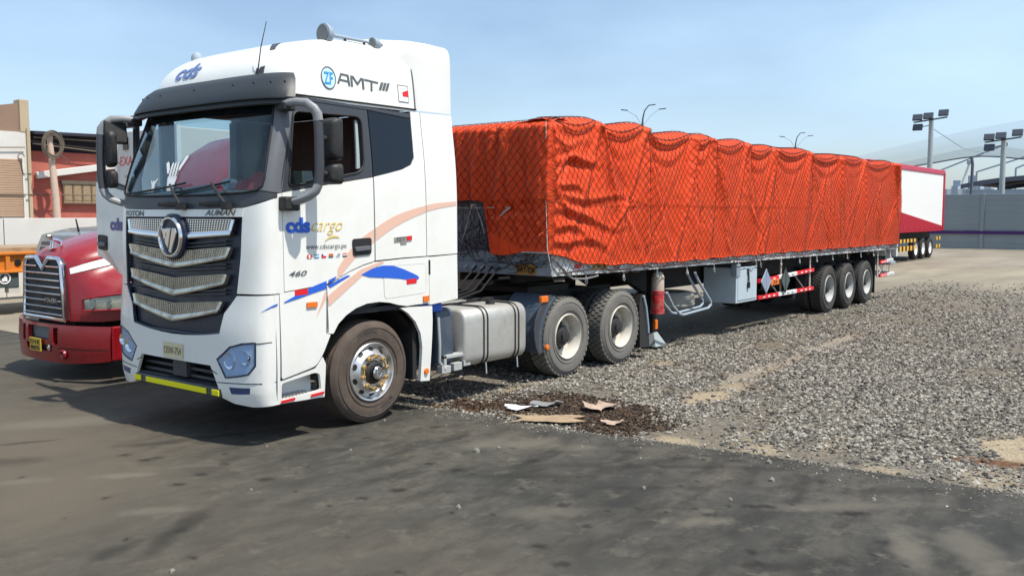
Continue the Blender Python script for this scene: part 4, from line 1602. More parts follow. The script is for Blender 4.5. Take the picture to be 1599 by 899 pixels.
# kerb mirror at the top of the far door, facing forward
mb = MB().obox((-1.02, -.16, 3.02), (.05, .24, .26), Matrix.Rotation(R(12), 3, 'Y'))
mb.v = [tuple(Xfar(Vector(v))) for v in mb.v]
km = mb.build('kerb_mirror', 'black_plastic', far_arm, bevel=.03)
inn = MB()
P0 = [Xfar(Vector((x, .09, z))) for x, z in ((-1.13, 2.34), (-.01, 2.50), (-.01, 1.68), (-.64, 1.48), (-1.13, 1.44))]
inn.add(P0, [(0, 1, 2, 3, 4)])
inn.build('door_lining', 'interior_dark', far_door, recalc=False)


# ---- lettering and stripes on the door side
def S_(x0, z0, o=.006, rise=0.0):
    return lambda a, b: side(x0 + a, z0 + b + rise * a) + Vector((0, -o, 0))


lettering('cds', S_(-1.115, 1.985), .285, 'blue_text', near_door, bold=.045, hscale=.185, spacing=.95)
lettering('cargo', S_(-.815, 1.99), .385, 'gold_text', near_door, shear=.45, bold=-.006, hscale=.175)
sw = MB()
pts = [(-.655, 1.895), (-.60, 1.925), (-.54, 1.935), (-.47, 1.925)]
for i in range(3):
    a, b = pts[i], pts[i + 1]
    w0, w1 = (.004, .009, .010, .004)[i:i + 2]
    sw.add([S_(a[0], a[1] - w0)(0, 0), S_(b[0], b[1] - w1)(0, 0), S_(b[0], b[1] + w1)(0, 0), S_(a[0], a[1] + w0)(0, 0)], [(0, 1, 2, 3)])
sw.build('swoosh', 'gold_text', near_door, recalc=False)
lettering('www.cdscargo.pe', S_(-.885, 1.822), .50, 'grey_text', near_door, hscale=.068)
lettering('460', S_(-1.09, 1.575), .21, 'grey_text', near_door, shear=.3, bold=.015, hscale=.068)
FL = [[('red_reflective', 0, .33, 0, 1), ('sticker_white', .33, .66, 0, 1), ('red_reflective', .66, 1, 0, 1)], [('cyan_text', 0, 1, 0, .33), ('sticker_white', 0, 1, .33, .66), ('cyan_text', 0, 1, .66, 1)],
      [('navy_text', 0, .35, .5, 1), ('sticker_white', .35, 1, .5, 1), ('red_reflective', 0, 1, 0, .5)], [('red_reflective', 0, 1, .66, 1), ('yellow_tag', 0, 1, .33, .66), ('slate_green', 0, 1, 0, .33)],
      [('haze_metal', .4, 1, .5, 1), ('haze_metal', 0, .9, .1, .35)], [('seal_black', 0, 1, 0, .33), ('sticker_white', 0, 1, .33, .66), ('red_reflective', 0, 1, .66, 1)]]
for i, fl in enumerate(FL):
    for m_, a0, a1, b0, b1 in fl:
        x0, z0 = -.875 + .088 * i, 1.735
        q = MB().add([S_(x0 + a * .055, z0 + b * .034)(0, 0) for a, b in ((a0, b0), (a1, b0), (a1, b1), (a0, b1))], [(0, 1, 2, 3)])
        q.build('flag_sticker', m_, near_door, recalc=False)


def stripe(name, m_, poly, o, parent, fm=side):
    mb = MB()
    patch(mb, poly, fm, th=.001, off=o, cell=SC)
    return mb.build(name, m_, parent, smooth=40)


stripe('blue_stripe', 'blue_stripe', [(-1.15, 1.343), (-.95, 1.42), (-.80, 1.47), (-.645, 1.51), (-.645, 1.435), (-.80, 1.405), (-.98, 1.365), (-1.15, 1.333)], .005, low_panel)
mbq = MB()
patch(mbq, [(TH(-1.2, 1.27), 1.262), (-90, 1.335), (-90, 1.315)], front, th=.001, off=.005, cell=FC)
mbq.build('blue_stripe', 'blue_stripe', bumper)
stripe('blue_stripe', 'blue_stripe', [(-.63, 1.465), (-.55, 1.495), (-.38, 1.55), (-.34, 1.545), (-.45, 1.50), (-.60, 1.44)], .005, fender)
stripe('blue_stripe', 'blue_stripe', [(-.20, 1.545), (-.05, 1.60), (.10, 1.625), (.25, 1.618), (.40, 1.575), (.55, 1.52), (.62, 1.49), (.635, 1.465), (.60, 1.445), (.55, 1.44), (.35, 1.475), (.10, 1.50), (-.08, 1.515)], .005, fender)
stripe('blue_stripe', 'blue_stripe', [(-.62, 1.515), (-.52, 1.548), (-.52, 1.54), (-.56, 1.505), (-.62, 1.488)], .005, near_door)
# peach swoosh over door, sleeper, fairing and fender
sw_c = [(-.72, 1.28, .02), (-.60, 1.44, .05), (-.45, 1.62, .085), (-.25, 1.80, .10), (0, 1.94, .095), (.30, 2.08, .08), (.60, 2.17, .06), (.9, 2.235, .045), (1.24, 2.27, .03)]


def swoosh(x0, x1, par, name='peach_stripe'):
    top, bot = [], []
    c = pchip([p[0] for p in sw_c], [p[1] for p in sw_c])
    w = pchip([p[0] for p in sw_c], [p[2] for p in sw_c])
    for k in range(13):
        x = x0 + (x1 - x0) * k / 12
        top.append((x, c(x) + w(x) * .7))
        bot.append((x, c(x) - w(x) * .7))
    return stripe(name, 'peach_stripe', top + list(reversed(bot)), .0035, par)


swoosh(-.50, -.012, near_door)
swoosh(.012, .75, sleeper)
swoosh(.77, 1.245, sleeper)
stripe('peach_stripe', 'peach_stripe', [(-.78, 1.16), (-.655, 1.33), (-.655, 1.43), (-.70, 1.33)], .0035, low_panel)
stripe('peach_stripe', 'peach_stripe', [(-.635, 1.36), (-.45, 1.47), (-.20, 1.60), (.08, 1.672), (.12, 1.655), (-.15, 1.555), (-.40, 1.40), (-.62, 1.26)], .004, fender)
# roof side lettering
zf = S_(-.48, 3.46)
mb = MB()
c0 = (-.485, 3.465)
ringp = [(c0[0] + .088 * math.cos(t), c0[1] + .105 * math.sin(t)) for t in np.linspace(0, 2 * math.pi, 28, endpoint=False)]
patch(mb, ringp, side, th=.002, off=.004, cell=(.05, .05))
zfb = mb.build('round_emblem', 'pale_cyan', roof)
mb = MB().tube([side(a, b) + Vector((0, -.006, 0)) for a, b in ringp], .005, 5, closed=True)
mb.build('emblem_ring', 'grey_text', roof)
lettering('ZF', lambda a, b: side(-.548 + a, 3.405 + b) + Vector((0, -.008, 0)), .12, 'cyan_text', roof, bold=.02, hscale=.165, shear=.1, sub=.2)
AMT = [[(0, 0), (.26, 1), (.74, 1), (.80, 0)], [(.14, .38), (.78, .38)], [(1.0, 0), (1.0, 1), (1.12, 1), (1.42, .35), (1.72, 1), (1.84, 1), (1.84, 0)], [(2.02, 1), (2.98, 1)], [(2.52, 1), (2.46, 0)]]
am_ = MB()
for line in AMT:
    for q in range(len(line) - 1):
        A_, B_ = Vector(line[q]), Vector(line[q + 1])
        dd = (B_ - A_)
        dd.x *= 1.45
        nn_ = Vector((-dd.y / 1.45, dd.x)).normalized() * .085
        nn_ = Vector((nn_.x * .8, nn_.y))
        e_ = (B_ - A_).normalized() * .06
        qd = [A_ - e_ - nn_, B_ + e_ - nn_, B_ + e_ + nn_, A_ - e_ + nn_]
        am_.add([side(-.365 + .178 * v.x, 3.43 + .095 * v.y - .012 * v.x) + Vector((0, -.006 - .0004 * q, 0)) for v in qd], [(0, 1, 2, 3)])
am_.build('lettering', 'grey_text', roof, recalc=False)
sl = MB()
for k in range(3):
    x = .175 + .045 * k
    sl.add([side(x + a, z) + Vector((0, -.006, 0)) for a, z in ((0, 3.42), (.035, 3.42), (.075, 3.50), (.04, 3.50))], [(0, 1, 2, 3)])
sl.build('slash_marks', 'grey_text', roof, recalc=False)
stk = MB()
patch(stk, [(.455, 3.33), (.60, 3.33), (.60, 3.50), (.455, 3.50)], side, th=.002, off=.004, cell=SC)
sk = stk.build('roof_sticker', 'sticker_white', roof)
for q in ([(.515, 3.385), (.595, 3.385), (.595, 3.455), (.515, 3.43)],):
    patchm = MB()
    patch(patchm, q, side, th=.001, off=.007, cell=SC)
    patchm.build('sticker_print', 'red_reflective', roof)
MB().tube([side(a, b) + Vector((0, -.005, 0)) for a, b in ((.455, 3.33), (.60, 3.33), (.60, 3.50), (.455, 3.50))], .004, 4, closed=True).build('sticker_border', 'interior_grey', roof)


# far door lettering (seen from the front)
def SF(x0, z0, o=.006):
    return lambda a, b: Xfar(side(x0 - a, z0 + b) + Vector((0, -o, 0)))


lettering('cds', SF(-.40, 1.975), .33, 'navy_text', far_door, bold=.045, hscale=.185)
lettering('c', SF(-.74, 1.99), .06, 'gold_text', far_door, shear=.4, hscale=.17)


def Fstripe(name, m_, poly, o=.005):
    mb = MB()
    patch(mb, poly, side, th=.001, off=o, cell=SC)
    mb.v = [tuple(Xfar(Vector(v))) for v in mb.v]
    return mb.build(name, m_, far_door, smooth=40)


Fstripe('peach_stripe', 'peach_stripe', [(-.30, 1.72), (-.16, 1.74), (-.36, 1.60), (-.55, 1.52), (-.60, 1.51)])
# far lower panel, sill and fender
spatch('side_panel', 'white_paint', [[(-1.198, 1.425), (-.645, 1.465), (-.655, 1.0), (-.60, .985), (-.78, .70), (-1.185, .625)]], th=.03, fm=fside)
spatch('fender_panel', 'white_paint', [[(-.635, 1.455), (-.34, 1.58), (0, 1.665), (.795, 1.69), (.795, 1.185), (.45, 1.18)] + list(reversed(ARCH)) + [(-.62, .995)]], th=.03, fm=fside)
spatch('sill_panel', 'white_paint', [[(-1.198, .605), (-.78, .675), (-.69, .77), (-.655, .70), (-.665, .38), (-1.198, .395)]], th=.03, off=-.008, fm=fside)
pt = front(52, 1.30)
MB().lathe([(0, -.03), (.05, -.02), (.06, .01)], 14, (-1.22, 2.47, 1.30), 'x').build('indicator', 'orange_lens', truck, smooth=40)

# ---- cab interior
mb = MB()
mb.box(-1.2, .62, .05, 2.45, 1.15, 1.20)
mb.build('cab_floor', 'interior_dark', truck)
MB().box(-1.1, .62, .12, 2.38, 3.245, 3.26).build('headliner', 'interior_dark', truck)
ds = MB()
ds.add([(-1.32, .14, 2.37), (-1.32, 2.36, 2.37), (-.88, 2.38, 2.38), (-.88, .12, 2.38), (-.80, 2.40, 1.9), (-.80, .10, 1.9), (-1.25, .12, 1.9), (-1.25, 2.38, 1.9)],
       [(0, 1, 2, 3), (3, 2, 4, 5), (5, 4, 7, 6), (0, 3, 5, 6), (1, 7, 4, 2), (0, 6, 7, 1)])
dash = ds.build('dashboard', 'interior_grey', truck, bevel=.04)
sw = MB()
sc_ = Vector((-.62, .62, 2.22))
M = Matrix.Rotation(R(-55), 3, 'Y')
ring = [sc_ + M @ Vector((.22 * math.cos(t), .22 * math.sin(t), 0)) for t in np.linspace(0, 2 * math.pi, 28, endpoint=False)]
sw.tube(ring, .018, 8, closed=True)
for t in (0, 2.1, 4.2):
    sw.tube([sc_, sc_ + M @ Vector((.22 * math.cos(t), .22 * math.sin(t), 0))], .014, 6)
sw.build('steering_wheel', 'seal_black', truck, smooth=50)
for y in (.62, 1.88):
    s1 = MB()
    s1.box(-.45, .10, y - .26, y + .26, 1.75, 1.95)
    if y < 1:
        rows = []
        for k in range(9):
            z = 1.9 + .95 * k / 8
            w = .25 - .05 * (k / 8) ** 2
            x = .02 + .16 * k / 8
            rows.append([(x, y - w, z), (x - .06, y - w * .8, z), (x - .05, y, z), (x - .06, y + w * .8, z), (x, y + w, z), (x + .12, y + w * .8, z), (x + .12, y - w * .8, z), (x, y - w, z)])
        s1.grid(rows)
        s1.add(rows[-1][:-1], [tuple(range(7))])
    s1.build('seat', 'seat_brown', truck, smooth=50)
cu = MB()
for k in range(14):
    cu.box(-.98 + .012 * k, -.972 + .012 * k, 2.25 + .012 * (k % 2), 2.30 + .012 * (k % 2), 2.3, 3.2)
cu.build('curtain', 'white_plain', truck)
bw = MB()
bw.box(.40, .44, .15, 2.35, 1.2, 3.2)
bw.build('bunk_curtain', 'seat_brown', truck)
pb = MB()
pb.box(-.02, .06, 2.28, 2.40, 1.2, 3.2)
pb.box(-.03, .05, .12, .20, 2.0, 3.2)
pb.build('door_pillar', 'interior_dark', truck)

# roof furniture
ht = MB()
ht.tube([(-.36, .30, 3.93), (-.20, .30, 3.925), (.12, .30, 3.925), (.22, .30, 3.925)], .017, 10)
horn = ht.build('air_horn', 'haze_metal', truck, smooth=50)
for x, r, d in ((-.36, .100, -1), (.30, .062, -1)):
    MB().lathe([(0, -.03), (r * .7, -.028), (r, -.02), (r * 1.0, .0), (r * .8, .05), (r * .4, .09), (.02, .12)], 28, (x, .30, 3.925), 'x').build('horn_bell', 'haze_metal', horn, smooth=50)
    MB().lathe([(0, -.034), (r * .86, -.033), (r * .88, -.024)], 28, (x, .30, 3.925), 'x').build('horn_face', 'interior_grey', horn, smooth=50)
for x in (-.10, .16):
    MB().tube([(x, .30, 3.93), (x + .01, .30, 3.80)], .014, 6).build('horn_foot', 'seal_black', horn)
an = MB()
an.tube([(-1.05, .46, 3.45), (-1.045, .455, 3.52)], [.024, .012], 8)
an.tube([(-1.045, .455, 3.50), (-1.03, .42, 3.72), (-1.0, .37, 3.95)], [.006, .005, .003], 6)
an.build('antenna', 'seal_black', truck)
bc = MB().lathe([(.06, 0), (.06, .04), (.055, .07), (.03, .10), (0, .11)], 16, (-.6, 2.13, 3.80), 'z')
bc.build('roof_lamp', 'haze_metal', truck, smooth=50)

# ---- chassis
ch = MB()
for y in (.82, 1.68):
    ch.box(-1.1, 5.75, y - .04, y + .04, .80, 1.06)
for x in (0.9, 2.0, 3.0, 4.2, 5.6):
    ch.box(x - .05, x + .05, .82, 1.68, .82, 1.02)
frame = ch.build('chassis_frame', 'chassis', truck)
fw = MB()
fw.lathe([(.10, 0), (.45, .0), (.48, -.05), (.2, -.08)], 32, (4.1, 1.25, 1.19), 'z')
fw.box(3.6, 4.6, .78, 1.72, 1.06, 1.14)
fw.build('fifth_wheel', 'grease', truck)
dk = MB()
dk.box(.88, 2.1, .60, 1.9, 1.07, 1.09)
dk.build('catwalk', 'tank_alu', truck)
hs = MB()
for k, (y, c) in enumerate(((.5, 0), (.62, 0), (.75, 0), (.9, 0))):
    hs.tube([(1.2, y, 1.32), (1.45, y - .02, 1.14 + .03 * k), (1.9, y + .05, 1.12), (2.4, y + .12, 1.18), (3.0, y + .3, 1.45)], .014, 6)
hs.build('air_hose', 'seal_black', truck)
# small blue container and engine bits behind the cab
MB().box(.80, 1.12, .10, .45, 1.06, 1.16).build('coolant_tank', 'blue_stripe', truck, bevel=.02)
# urea tank
mb = MB()
prof = rounded([(.10, .42), (.55, .42), (.55, 1.09), (.10, 1.09)], .11, 5)
mb.prism([(a, b) for a, b in prof], 1.02, 1.30, 'yz')
ut = mb.build('urea_tank', 'blue_grey_plastic', truck, smooth=40, bevel=.02)
for x in (1.05,):
    MB().tube([(x - .02, .09, 1.0), (x - .02, .07, .7), (x - .02, .08, .5), (x + .06, .06, .40)], .02, 8).build('pipe', 'pole_grey', ut, smooth=50)
mb = MB()
mb.box(1.10, 1.50, .06, .16, .52, .56)
mb.box(1.10, 1.14, .06, .16, .40, .56)
mb.box(1.05, 1.20, .05, .13, .36, .44)
mb.box(1.24, 1.38, .04, .13, .37, .46)
mb.box(1.42, 1.54, .05, .13, .40, .47)
mb.build('tank_bracket', 'rim_grey', ut, bevel=.006)
# fuel tank
prof = rounded([(.03, .375), (.68, .375), (.68, 1.055), (.03, 1.055)], .15, 7)
mb = MB()
vs = []
n = len(prof)
for x, k in ((1.42, .90), (1.435, .96), (1.46, 1.0), (2.56, 1.0), (2.585, .96), (2.60, .90)):
    for a, b in prof:
        vs.append((x, .355 + (a - .355) * k, .715 + (b - .715) * k))
fs = [tuple(range(n)), tuple(range(6 * n - 1, 5 * n - 1, -1))]
for i in range(5):
    for j in range(n):
        fs.append((i * n + j, i * n + (j + 1) % n, (i + 1) * n + (j + 1) % n, (i + 1) * n + j))
mb.add(vs, fs)
tank = mb.build('fuel_tank', 'tank_alu', truck, smooth=40)
for x in (1.79, 2.39):
    for dx in (-.035, .035):
        loop = [(x + dx, .355 + (a - .355) * 1.006, .715 + (b - .715) * 1.006) for a, b in prof]
        MB().tube(loop, .012, 6, closed=True).build('tank_strap', 'seal_black', tank)
    MB().tube([(x, .03, .40), (x, .02, .27)], .010, 6).build('strap_bolt', 'pole_grey', tank)
MB().lathe([(0, .05), (.055, .045), (.06, 0)], 18, (2.14, .25, 1.055), 'z').build('tank_cap', 'black_plastic', tank, smooth=40)
# front wheel arch liner
mb = MB()
rows = []
for k in range(15):
    a = R(8 + 172 * k / 14)
    rows.append([(.70 * math.cos(a), .06, .53 + .70 * math.sin(a)), (.66 * math.cos(a), .45, .53 + .68 * math.sin(a)), (.66 * math.cos(a), .62, .53 + .68 * math.sin(a))])
mb.grid(rows)
mb.box(-.62, .62, .60, .63, .55, 1.3)
mb.build('wheel_arch_liner', 'black_plastic', truck, smooth=50)
mb = MB()
mb.box(.60, .66, .07, .5, .36, 1.1)
mb.build('mud_flap', 'rubber', truck)
# rear mudguards
mg = MB()
rows = []
for k in range(9):
    a = R(118 + 75 * k / 8)
    rows.append([(3.496 + r_ * math.cos(a), y, .53 + r_ * math.sin(a)) for y, r_ in ((.03, .60), (.035, .645), (.30, .655), (.68, .655))])
mg.grid(rows)
for k in range(8):
    pass
mgo = mg.build('mudguard', 'blue_grey_plastic', truck, smooth=50)
sdp = MB()
inner, outer = [], []
for k in range(9):
    a = R(122 + 74 * k / 8)
    inner.append((3.496 + .565 * math.cos(a), .53 + .565 * math.sin(a)))
    outer.append((3.496 + (.66 + .10 * math.sin(math.pi * k / 8)) * math.cos(a), .53 + (.66 + .10 * math.sin(math.pi * k / 8)) * math.sin(a)))
sdp.prism(inner + list(reversed(outer)), .035, .06)
sdp.build('mudguard_side', 'dark_trim', mgo, bevel=.01)
MB().obox((2.965, .04, 1.065), (.15, .05, .085)).build('marker_light', 'orange_lens', mgo, bevel=.012)
MB().lathe([(0, -.02), (.035, -.015), (.04, .01)], 14, (3.03, .03, .44), 'y').build('marker_light', 'orange_lens', mgo, smooth=40)
mb = MB()
mb.add([(5.45, .05, .96), (5.52, .05, .95), (5.64, .04, .60), (5.69, .03, .14), (5.40, .03, .16), (5.40, .05, .8), (5.45, .62, .96), (5.52, .62, .95), (5.64, .62, .60), (5.69, .62, .14), (5.40, .62, .16), (5.40, .62, .8)],
       [(0, 1, 2, 3, 4, 5), (11, 10, 9, 8, 7, 6), (0, 6, 7, 1), (1, 7, 8, 2), (2, 8, 9, 3), (3, 9, 10, 4), (4, 10, 11, 5), (5, 11, 6, 0)])
rflap = mb.build('mud_flap', 'rubber', truck)
MB().tube([(5.50, .035, .93), (5.57, .03, .75), (5.63, .025, .45), (5.645, .03, .36)], .022, 6).build('flap_edge', 'haze_metal', rflap, smooth=50)


# ---- wheels
def tyre_mesh(Rt, w, style, m_):
    """tyre centred on the origin, outer sidewall at y=0, axle along y"""
    mb = MB()
    ri = Rt * .565
    prof = [(ri, .035), (ri + .012, .012), (ri + .04, .004), (ri + .085, -.002), (Rt - .10, -.004), (Rt - .06, .002), (Rt - .035, .012), (Rt - .030, .018), (Rt - .018, .024), (Rt - .008, .04)]
    if style == 'rib':
        y = .04
        for g in (.085, .125, .175, .215):
            prof += [(Rt, y + .004), (Rt, g - .008), (Rt - .014, g - .005), (Rt - .014, g + .005)]
            y = g + .006
        prof += [(Rt, y + .002), (Rt, w - .044)]
    else:
        prof += [(Rt - .016, .05), (Rt - .016, w - .05)]
    prof += [(Rt - .008, w - .04), (Rt - .03, w - .015), (Rt - .08, w), (ri + .05, w), (ri, w - .035)]
    mb.lathe(prof, 56, close=False)
    if style == 'lug':
        nl = 42
        for k in range(nl):
            a = 2 * math.pi * k / nl
            for row, (y0, y1) in enumerate(((.022, .088), (.098, .148), (.156, .206), (.216, w - .022))):
                aa = a + (row % 2) * math.pi / nl
                M = Matrix.Rotation(-aa, 3, 'Y')
                c = Vector(((Rt - .010) * math.cos(aa), (y0 + y1) / 2, (Rt - .010) * math.sin(aa)))
                mb.obox(c, (.024, y1 - y0, .052), Matrix.Rotation(-aa, 3, 'Y') @ Matrix.Rotation(R(8 if row % 2 else -8), 3, 'X'))
    # fine concentric rings moulded in the sidewall
    for rr_ in (Rt - .072, ri + .055):
        mb.lathe([(rr_ - .004, -.002), (rr_, -.0075), (rr_ + .004, -.002)], 56)
    return mb


def arc_text(body, r, a0, width, m_, parent, h, c):
    vs, fs, w = text_geo(body, 1.0, 0, .03)
    k = width / w
    mb = MB().add([(c[0] - (r + y * h) * math.cos(a0 - x * k / r) * -1, c[1], c[2] + (r + y * h) * math.sin(a0 - x * k / r)) for x, y in vs], fs)
    return mb.build('lettering', m_, parent, recalc=False)


def front_wheel():
    rim = MB()
    Ro = .302
    rim.lathe([(Ro, .03), (Ro + .004, .004), (Ro - .008, -.006), (Ro - .022, .004), (Ro - .030, .030), (Ro - .045, .045), (.200, -.004), (.188, -.012), (.175, -.014), (.172, .02), (.10, .022), (0, .022)], 60)
    return rim


def holes_disc(n, r0, rh, y, c, dy=.0):
    mb = MB()
    for k in range(n):
        a = 2 * math.pi * (k + .5) / n
        mb.lathe([(0, y), (rh, y), (rh, y + .004)], 14, (c[0] + r0 * math.cos(a), c[1] + dy, c[2] + r0 * math.sin(a)), 'y')
    return mb


def make_wheel(parent, c, style, tm, rm, Rt=.53, w=.30, steer=False, mirror=False):
    """wheel part (rim) with tyre, hub and nut sub-parts; c = centre on the outer face plane"""
    cx, cy, cz = c
    s = -1 if mirror else 1

    def place(mb):
        mb.v = [(v[0] + cx, cy + s * v[1], v[2] + cz) for v in mb.v]
        return mb
    Ri = Rt * .565
    rim = MB()
    if steer:
        rim.lathe([(Ri, .05), (Ri + .006, .004), (Ri - .004, -.008), (Ri - .016, -.002), (Ri - .024, .030), (Ri - .040, .042), (.205, -.010), (.196, -.020), (.185, -.022), (.178, -.012), (.10, -.010), (0, -.010)], 60)
    else:
        rim.lathe([(Ri, .06), (Ri + .006, .004), (Ri - .006, -.006), (Ri - .018, .006), (Ri - .026, .05), (Ri - .040, .070), (Ri - .044, .150), (.215, .165), (.200, .185), (.188, .200), (.10, .195), (0, .195)], 60)
    wo = place(rim).build('wheel', rm, parent, smooth=40)
    t = place(tyre_mesh(Rt, w, style, tm)).build('tyre', tm, wo, smooth=35)
    if steer:
        for k in range(10):
            h = MB()
            a = 2 * math.pi * (k + .5) / 10
            cc = (.245 * math.cos(a), .0, .245 * math.sin(a))
            # oval hand holes on the sloping face
            nrm = Vector((math.cos(a) * .9, -1, math.sin(a) * .9)).normalized()
            t1 = Vector((-math.sin(a), 0, math.cos(a)))
            t2 = nrm.cross(t1).normalized()
            ctr = Vector((.236 * math.cos(a), .020, .236 * math.sin(a))) + nrm * .004
            ring = [ctr + t1 * (.034 * math.cos(q)) + t2 * (.025 * math.sin(q)) for q in np.linspace(0, 2 * math.pi, 14, endpoint=False)]
            h.add([ctr] + ring, [(0, i + 1, (i + 1) % 14 + 1) for i in range(14)])
            place(h).build('hand_hole', 'seal_black', wo, recalc=False)
        hub = MB().lathe([(.125, -.008), (.12, -.03), (.098, -.045), (.085, -.048), (.082, -.075)], 32)
        place(hub).build('hub', 'grease', wo, smooth=40)
        cap = MB().lathe([(.072, -.04), (.070, -.085), (.058, -.098), (.045, -.098), (.040, -.090), (.025, -.090), (.020, -.098), (0, -.098)], 28)
        place(cap).build('hub_cap', 'chrome', wo, smooth=40)
        for k in range(10):
            a = 2 * math.pi * k / 10 + .2
            nt_ = MB().lathe([(.021, -.008), (.021, -.036), (.015, -.052), (.010, -.055), (0, -.055)], 6, (.1675 * math.cos(a), 0, .1675 * math.sin(a)), 'y')
            place(nt_).build('wheel_nut', 'chrome_dusty', wo)
        for k in range(5):
            a0_ = 2 * math.pi * (2 * k) / 10 + .2
            a1_ = 2 * math.pi * (2 * k + 1) / 10 + .2
            b = MB()
            A = Vector((.1675 * math.cos(a0_), -.042, .1675 * math.sin(a0_)))
            B = Vector((.1675 * math.cos(a1_), -.042, .1675 * math.sin(a1_)))
            b.bar(A, B, .014, .020, up=(0, 1, 0))
            for q in (A, B):
                b.lathe([(.024, .012), (.026, -.008), (.020, -.014), (.012, -.016)], 10, q, 'y')
            place(b).build('nut_indicator', 'yellow_tag', wo)
    else:
        hub = MB().lathe([(.150, .20), (.145, .10), (.125, .085), (.11, .07), (.085, .065), (.08, .03), (.05, .022), (0, .022)], 28)
        place(hub).build('hub', 'chassis', wo, smooth=40)
        for k in range(8):
            a = 2 * math.pi * (k + .5) / 8
            h = MB().lathe([(0, .176), (.03, .176), (.03, .180)], 12, (.20 * math.cos(a), 0, .20 * math.sin(a)), 'y')
            place(h).build('hand_hole', 'seal_black', wo, recalc=False)
        for k in range(10):
            a = 2 * math.pi * k / 10
            nt_ = MB().lathe([(.018, .19), (.018, .155), (.010, .148), (0, .148)], 6, (.1675 * math.cos(a), 0, .1675 * math.sin(a)), 'y')
            place(nt_).build('wheel_nut', 'grease', wo)
    return wo


def make_inner_tyre(parent, c, style, tm, Rt, w, mirror=False):
    cx, cy, cz = c
    s = -1 if mirror else 1
    mb = tyre_mesh(Rt, w, style, tm)
    mb.lathe([(Rt * .565, .03), (Rt * .50, .06), (Rt * .48, .15), (.1, .16), (0, .16)], 28)
    mb.v = [(v[0] + cx, cy + s * v[1], v[2] + cz) for v in mb.v]
    return mb.build('inner_tyre', tm, parent, smooth=35)


wf = make_wheel(truck, (0, .06, .53), 'rib', 'tyre_brown', 'alloy', steer=True)
tz = .53
arc_text('DURRINO', .405, R(118), .27, 'tyre_dark', wf, .055, (0, .054, .53))
arc_text('M 5100', .385, R(-48), .17, 'tyre_dark', wf, .04, (0, .054, .53))
make_wheel(truck, (0, 2.44, .53), 'rib', 'tyre_brown', 'alloy', steer=False, mirror=True)
for x in (3.496, 4.844):
    make_wheel(truck, (x, .02, .53), 'lug', 'tyre_grey', 'rim_cream', w=.285)
    make_inner_tyre(truck, (x, .345, .53), 'lug', 'tyre_dark', .53, .285)
    make_wheel(truck, (x, 2.48, .53), 'rib', 'tyre_dark', 'rim_cream', w=.285, mirror=True)
    make_inner_tyre(truck, (x, 2.155, .53), 'rib', 'tyre_dark', .53, .285, mirror=True)
    MB().lathe([(.10, -.9), (.16, -.25), (.25, -.12), (.25, .12), (.16, .25), (.10, .9)], 20, (x, 1.25, .53), 'y').build('axle', 'chassis', truck, smooth=50)
MB().tube([(0, .4, .48), (0, 2.1, .48)], .06, 10).build('axle', 'chassis', truck)

# ---- things left on the dashboard
pr = MB().lathe([(.018, -.055), (.055, -.055), (.055, .055), (.018, .055), (.018, -.055)], 20, (-1.16, .78, 2.435), 'x')
tag(pr.build('paper_roll', 'sticker_white', smooth=40), 'white paper roll on the truck dashboard behind the windscreen', 'paper roll')
cl = MB()
rows = []
for i in range(13):
    r = []
    for j in range(13):
        u, v = i / 12 - .5, j / 12 - .5
        h = .16 * max(0, 1 - (2 * u) ** 4) * max(0, 1 - (2 * v) ** 4) * (.7 + .5 * math.sin(7 * u + 3 * v) * math.cos(6 * v))
        r.append((-1.10 + .22 * u, .46 + .44 * v, 2.378 + h))
    rows.append(r)
cl.grid(rows)
tag(cl.build('red_cloth', 'red_cloth', smooth=60), 'crumpled red cloth on the truck dashboard beside the paper roll', 'cloth')

# ================================================================== FLATBED TRAILER
X0, X1 = 3.09, 18.70
trailer = thing('flatbed_trailer', 'long grey flatbed semi-trailer loaded under the orange tarpaulin', 'trailer', (11, 1.25, 0))
RB = pchip([3.09, 5.3, 11.4, 18.7], [1.35, 1.325, 1.285, 1.245])      # underside of side rail sinks towards the rear
# deck and side rails follow the slope
rows = []
for k in range(40):
    x = X0 + .02 + (X1 - X0 - .04) * k / 39
    z = RB(x)
    rows.append([(x, .06, z + .12), (x, 2.44, z + .12), (x, 2.44, z + .165), (x, .06, z + .165), (x, .06, z + .12)])
MB().grid(rows).build('deck', 'chassis', trailer)
for y0, y1 in ((0.0, .06), (2.44, 2.50)):
    rows = []
    for k in range(40):
        x = X0 + (X1 - X0) * k / 39
        z = RB(x)
        ht_ = .27 if x < 6 else .19
        ht_ = .285 + (.185 - .285) * min(1, max(0, (x - 3.3) / 2.2))
        rows.append([(x, y0, z), (x, y1, z), (x, y1, z + ht_), (x, y0, z + ht_), (x, y0, z)])
    m_ = MB().grid(rows)
    m_.add(rows[0][:4], [(0, 1, 2, 3)])
    m_.add(rows[-1][:4], [(0, 1, 2, 3)])
    sr = m_.build('side_rail', 'trailer_light', trailer)
    if y0 == 0:
        near_rail = sr
rp = MB()
xk = 3.6
while xk < 18.6:                       # red reflectors along the rail
    z = RB(xk)
    rp.box(xk, xk + .17, -.004, -.001, z + .10, z + .15)
    MB().box(xk, xk + .16, -.006, -.001, z + .085, z + .14).build('reflector', 'red_reflective', near_rail)
    xk += 1.02
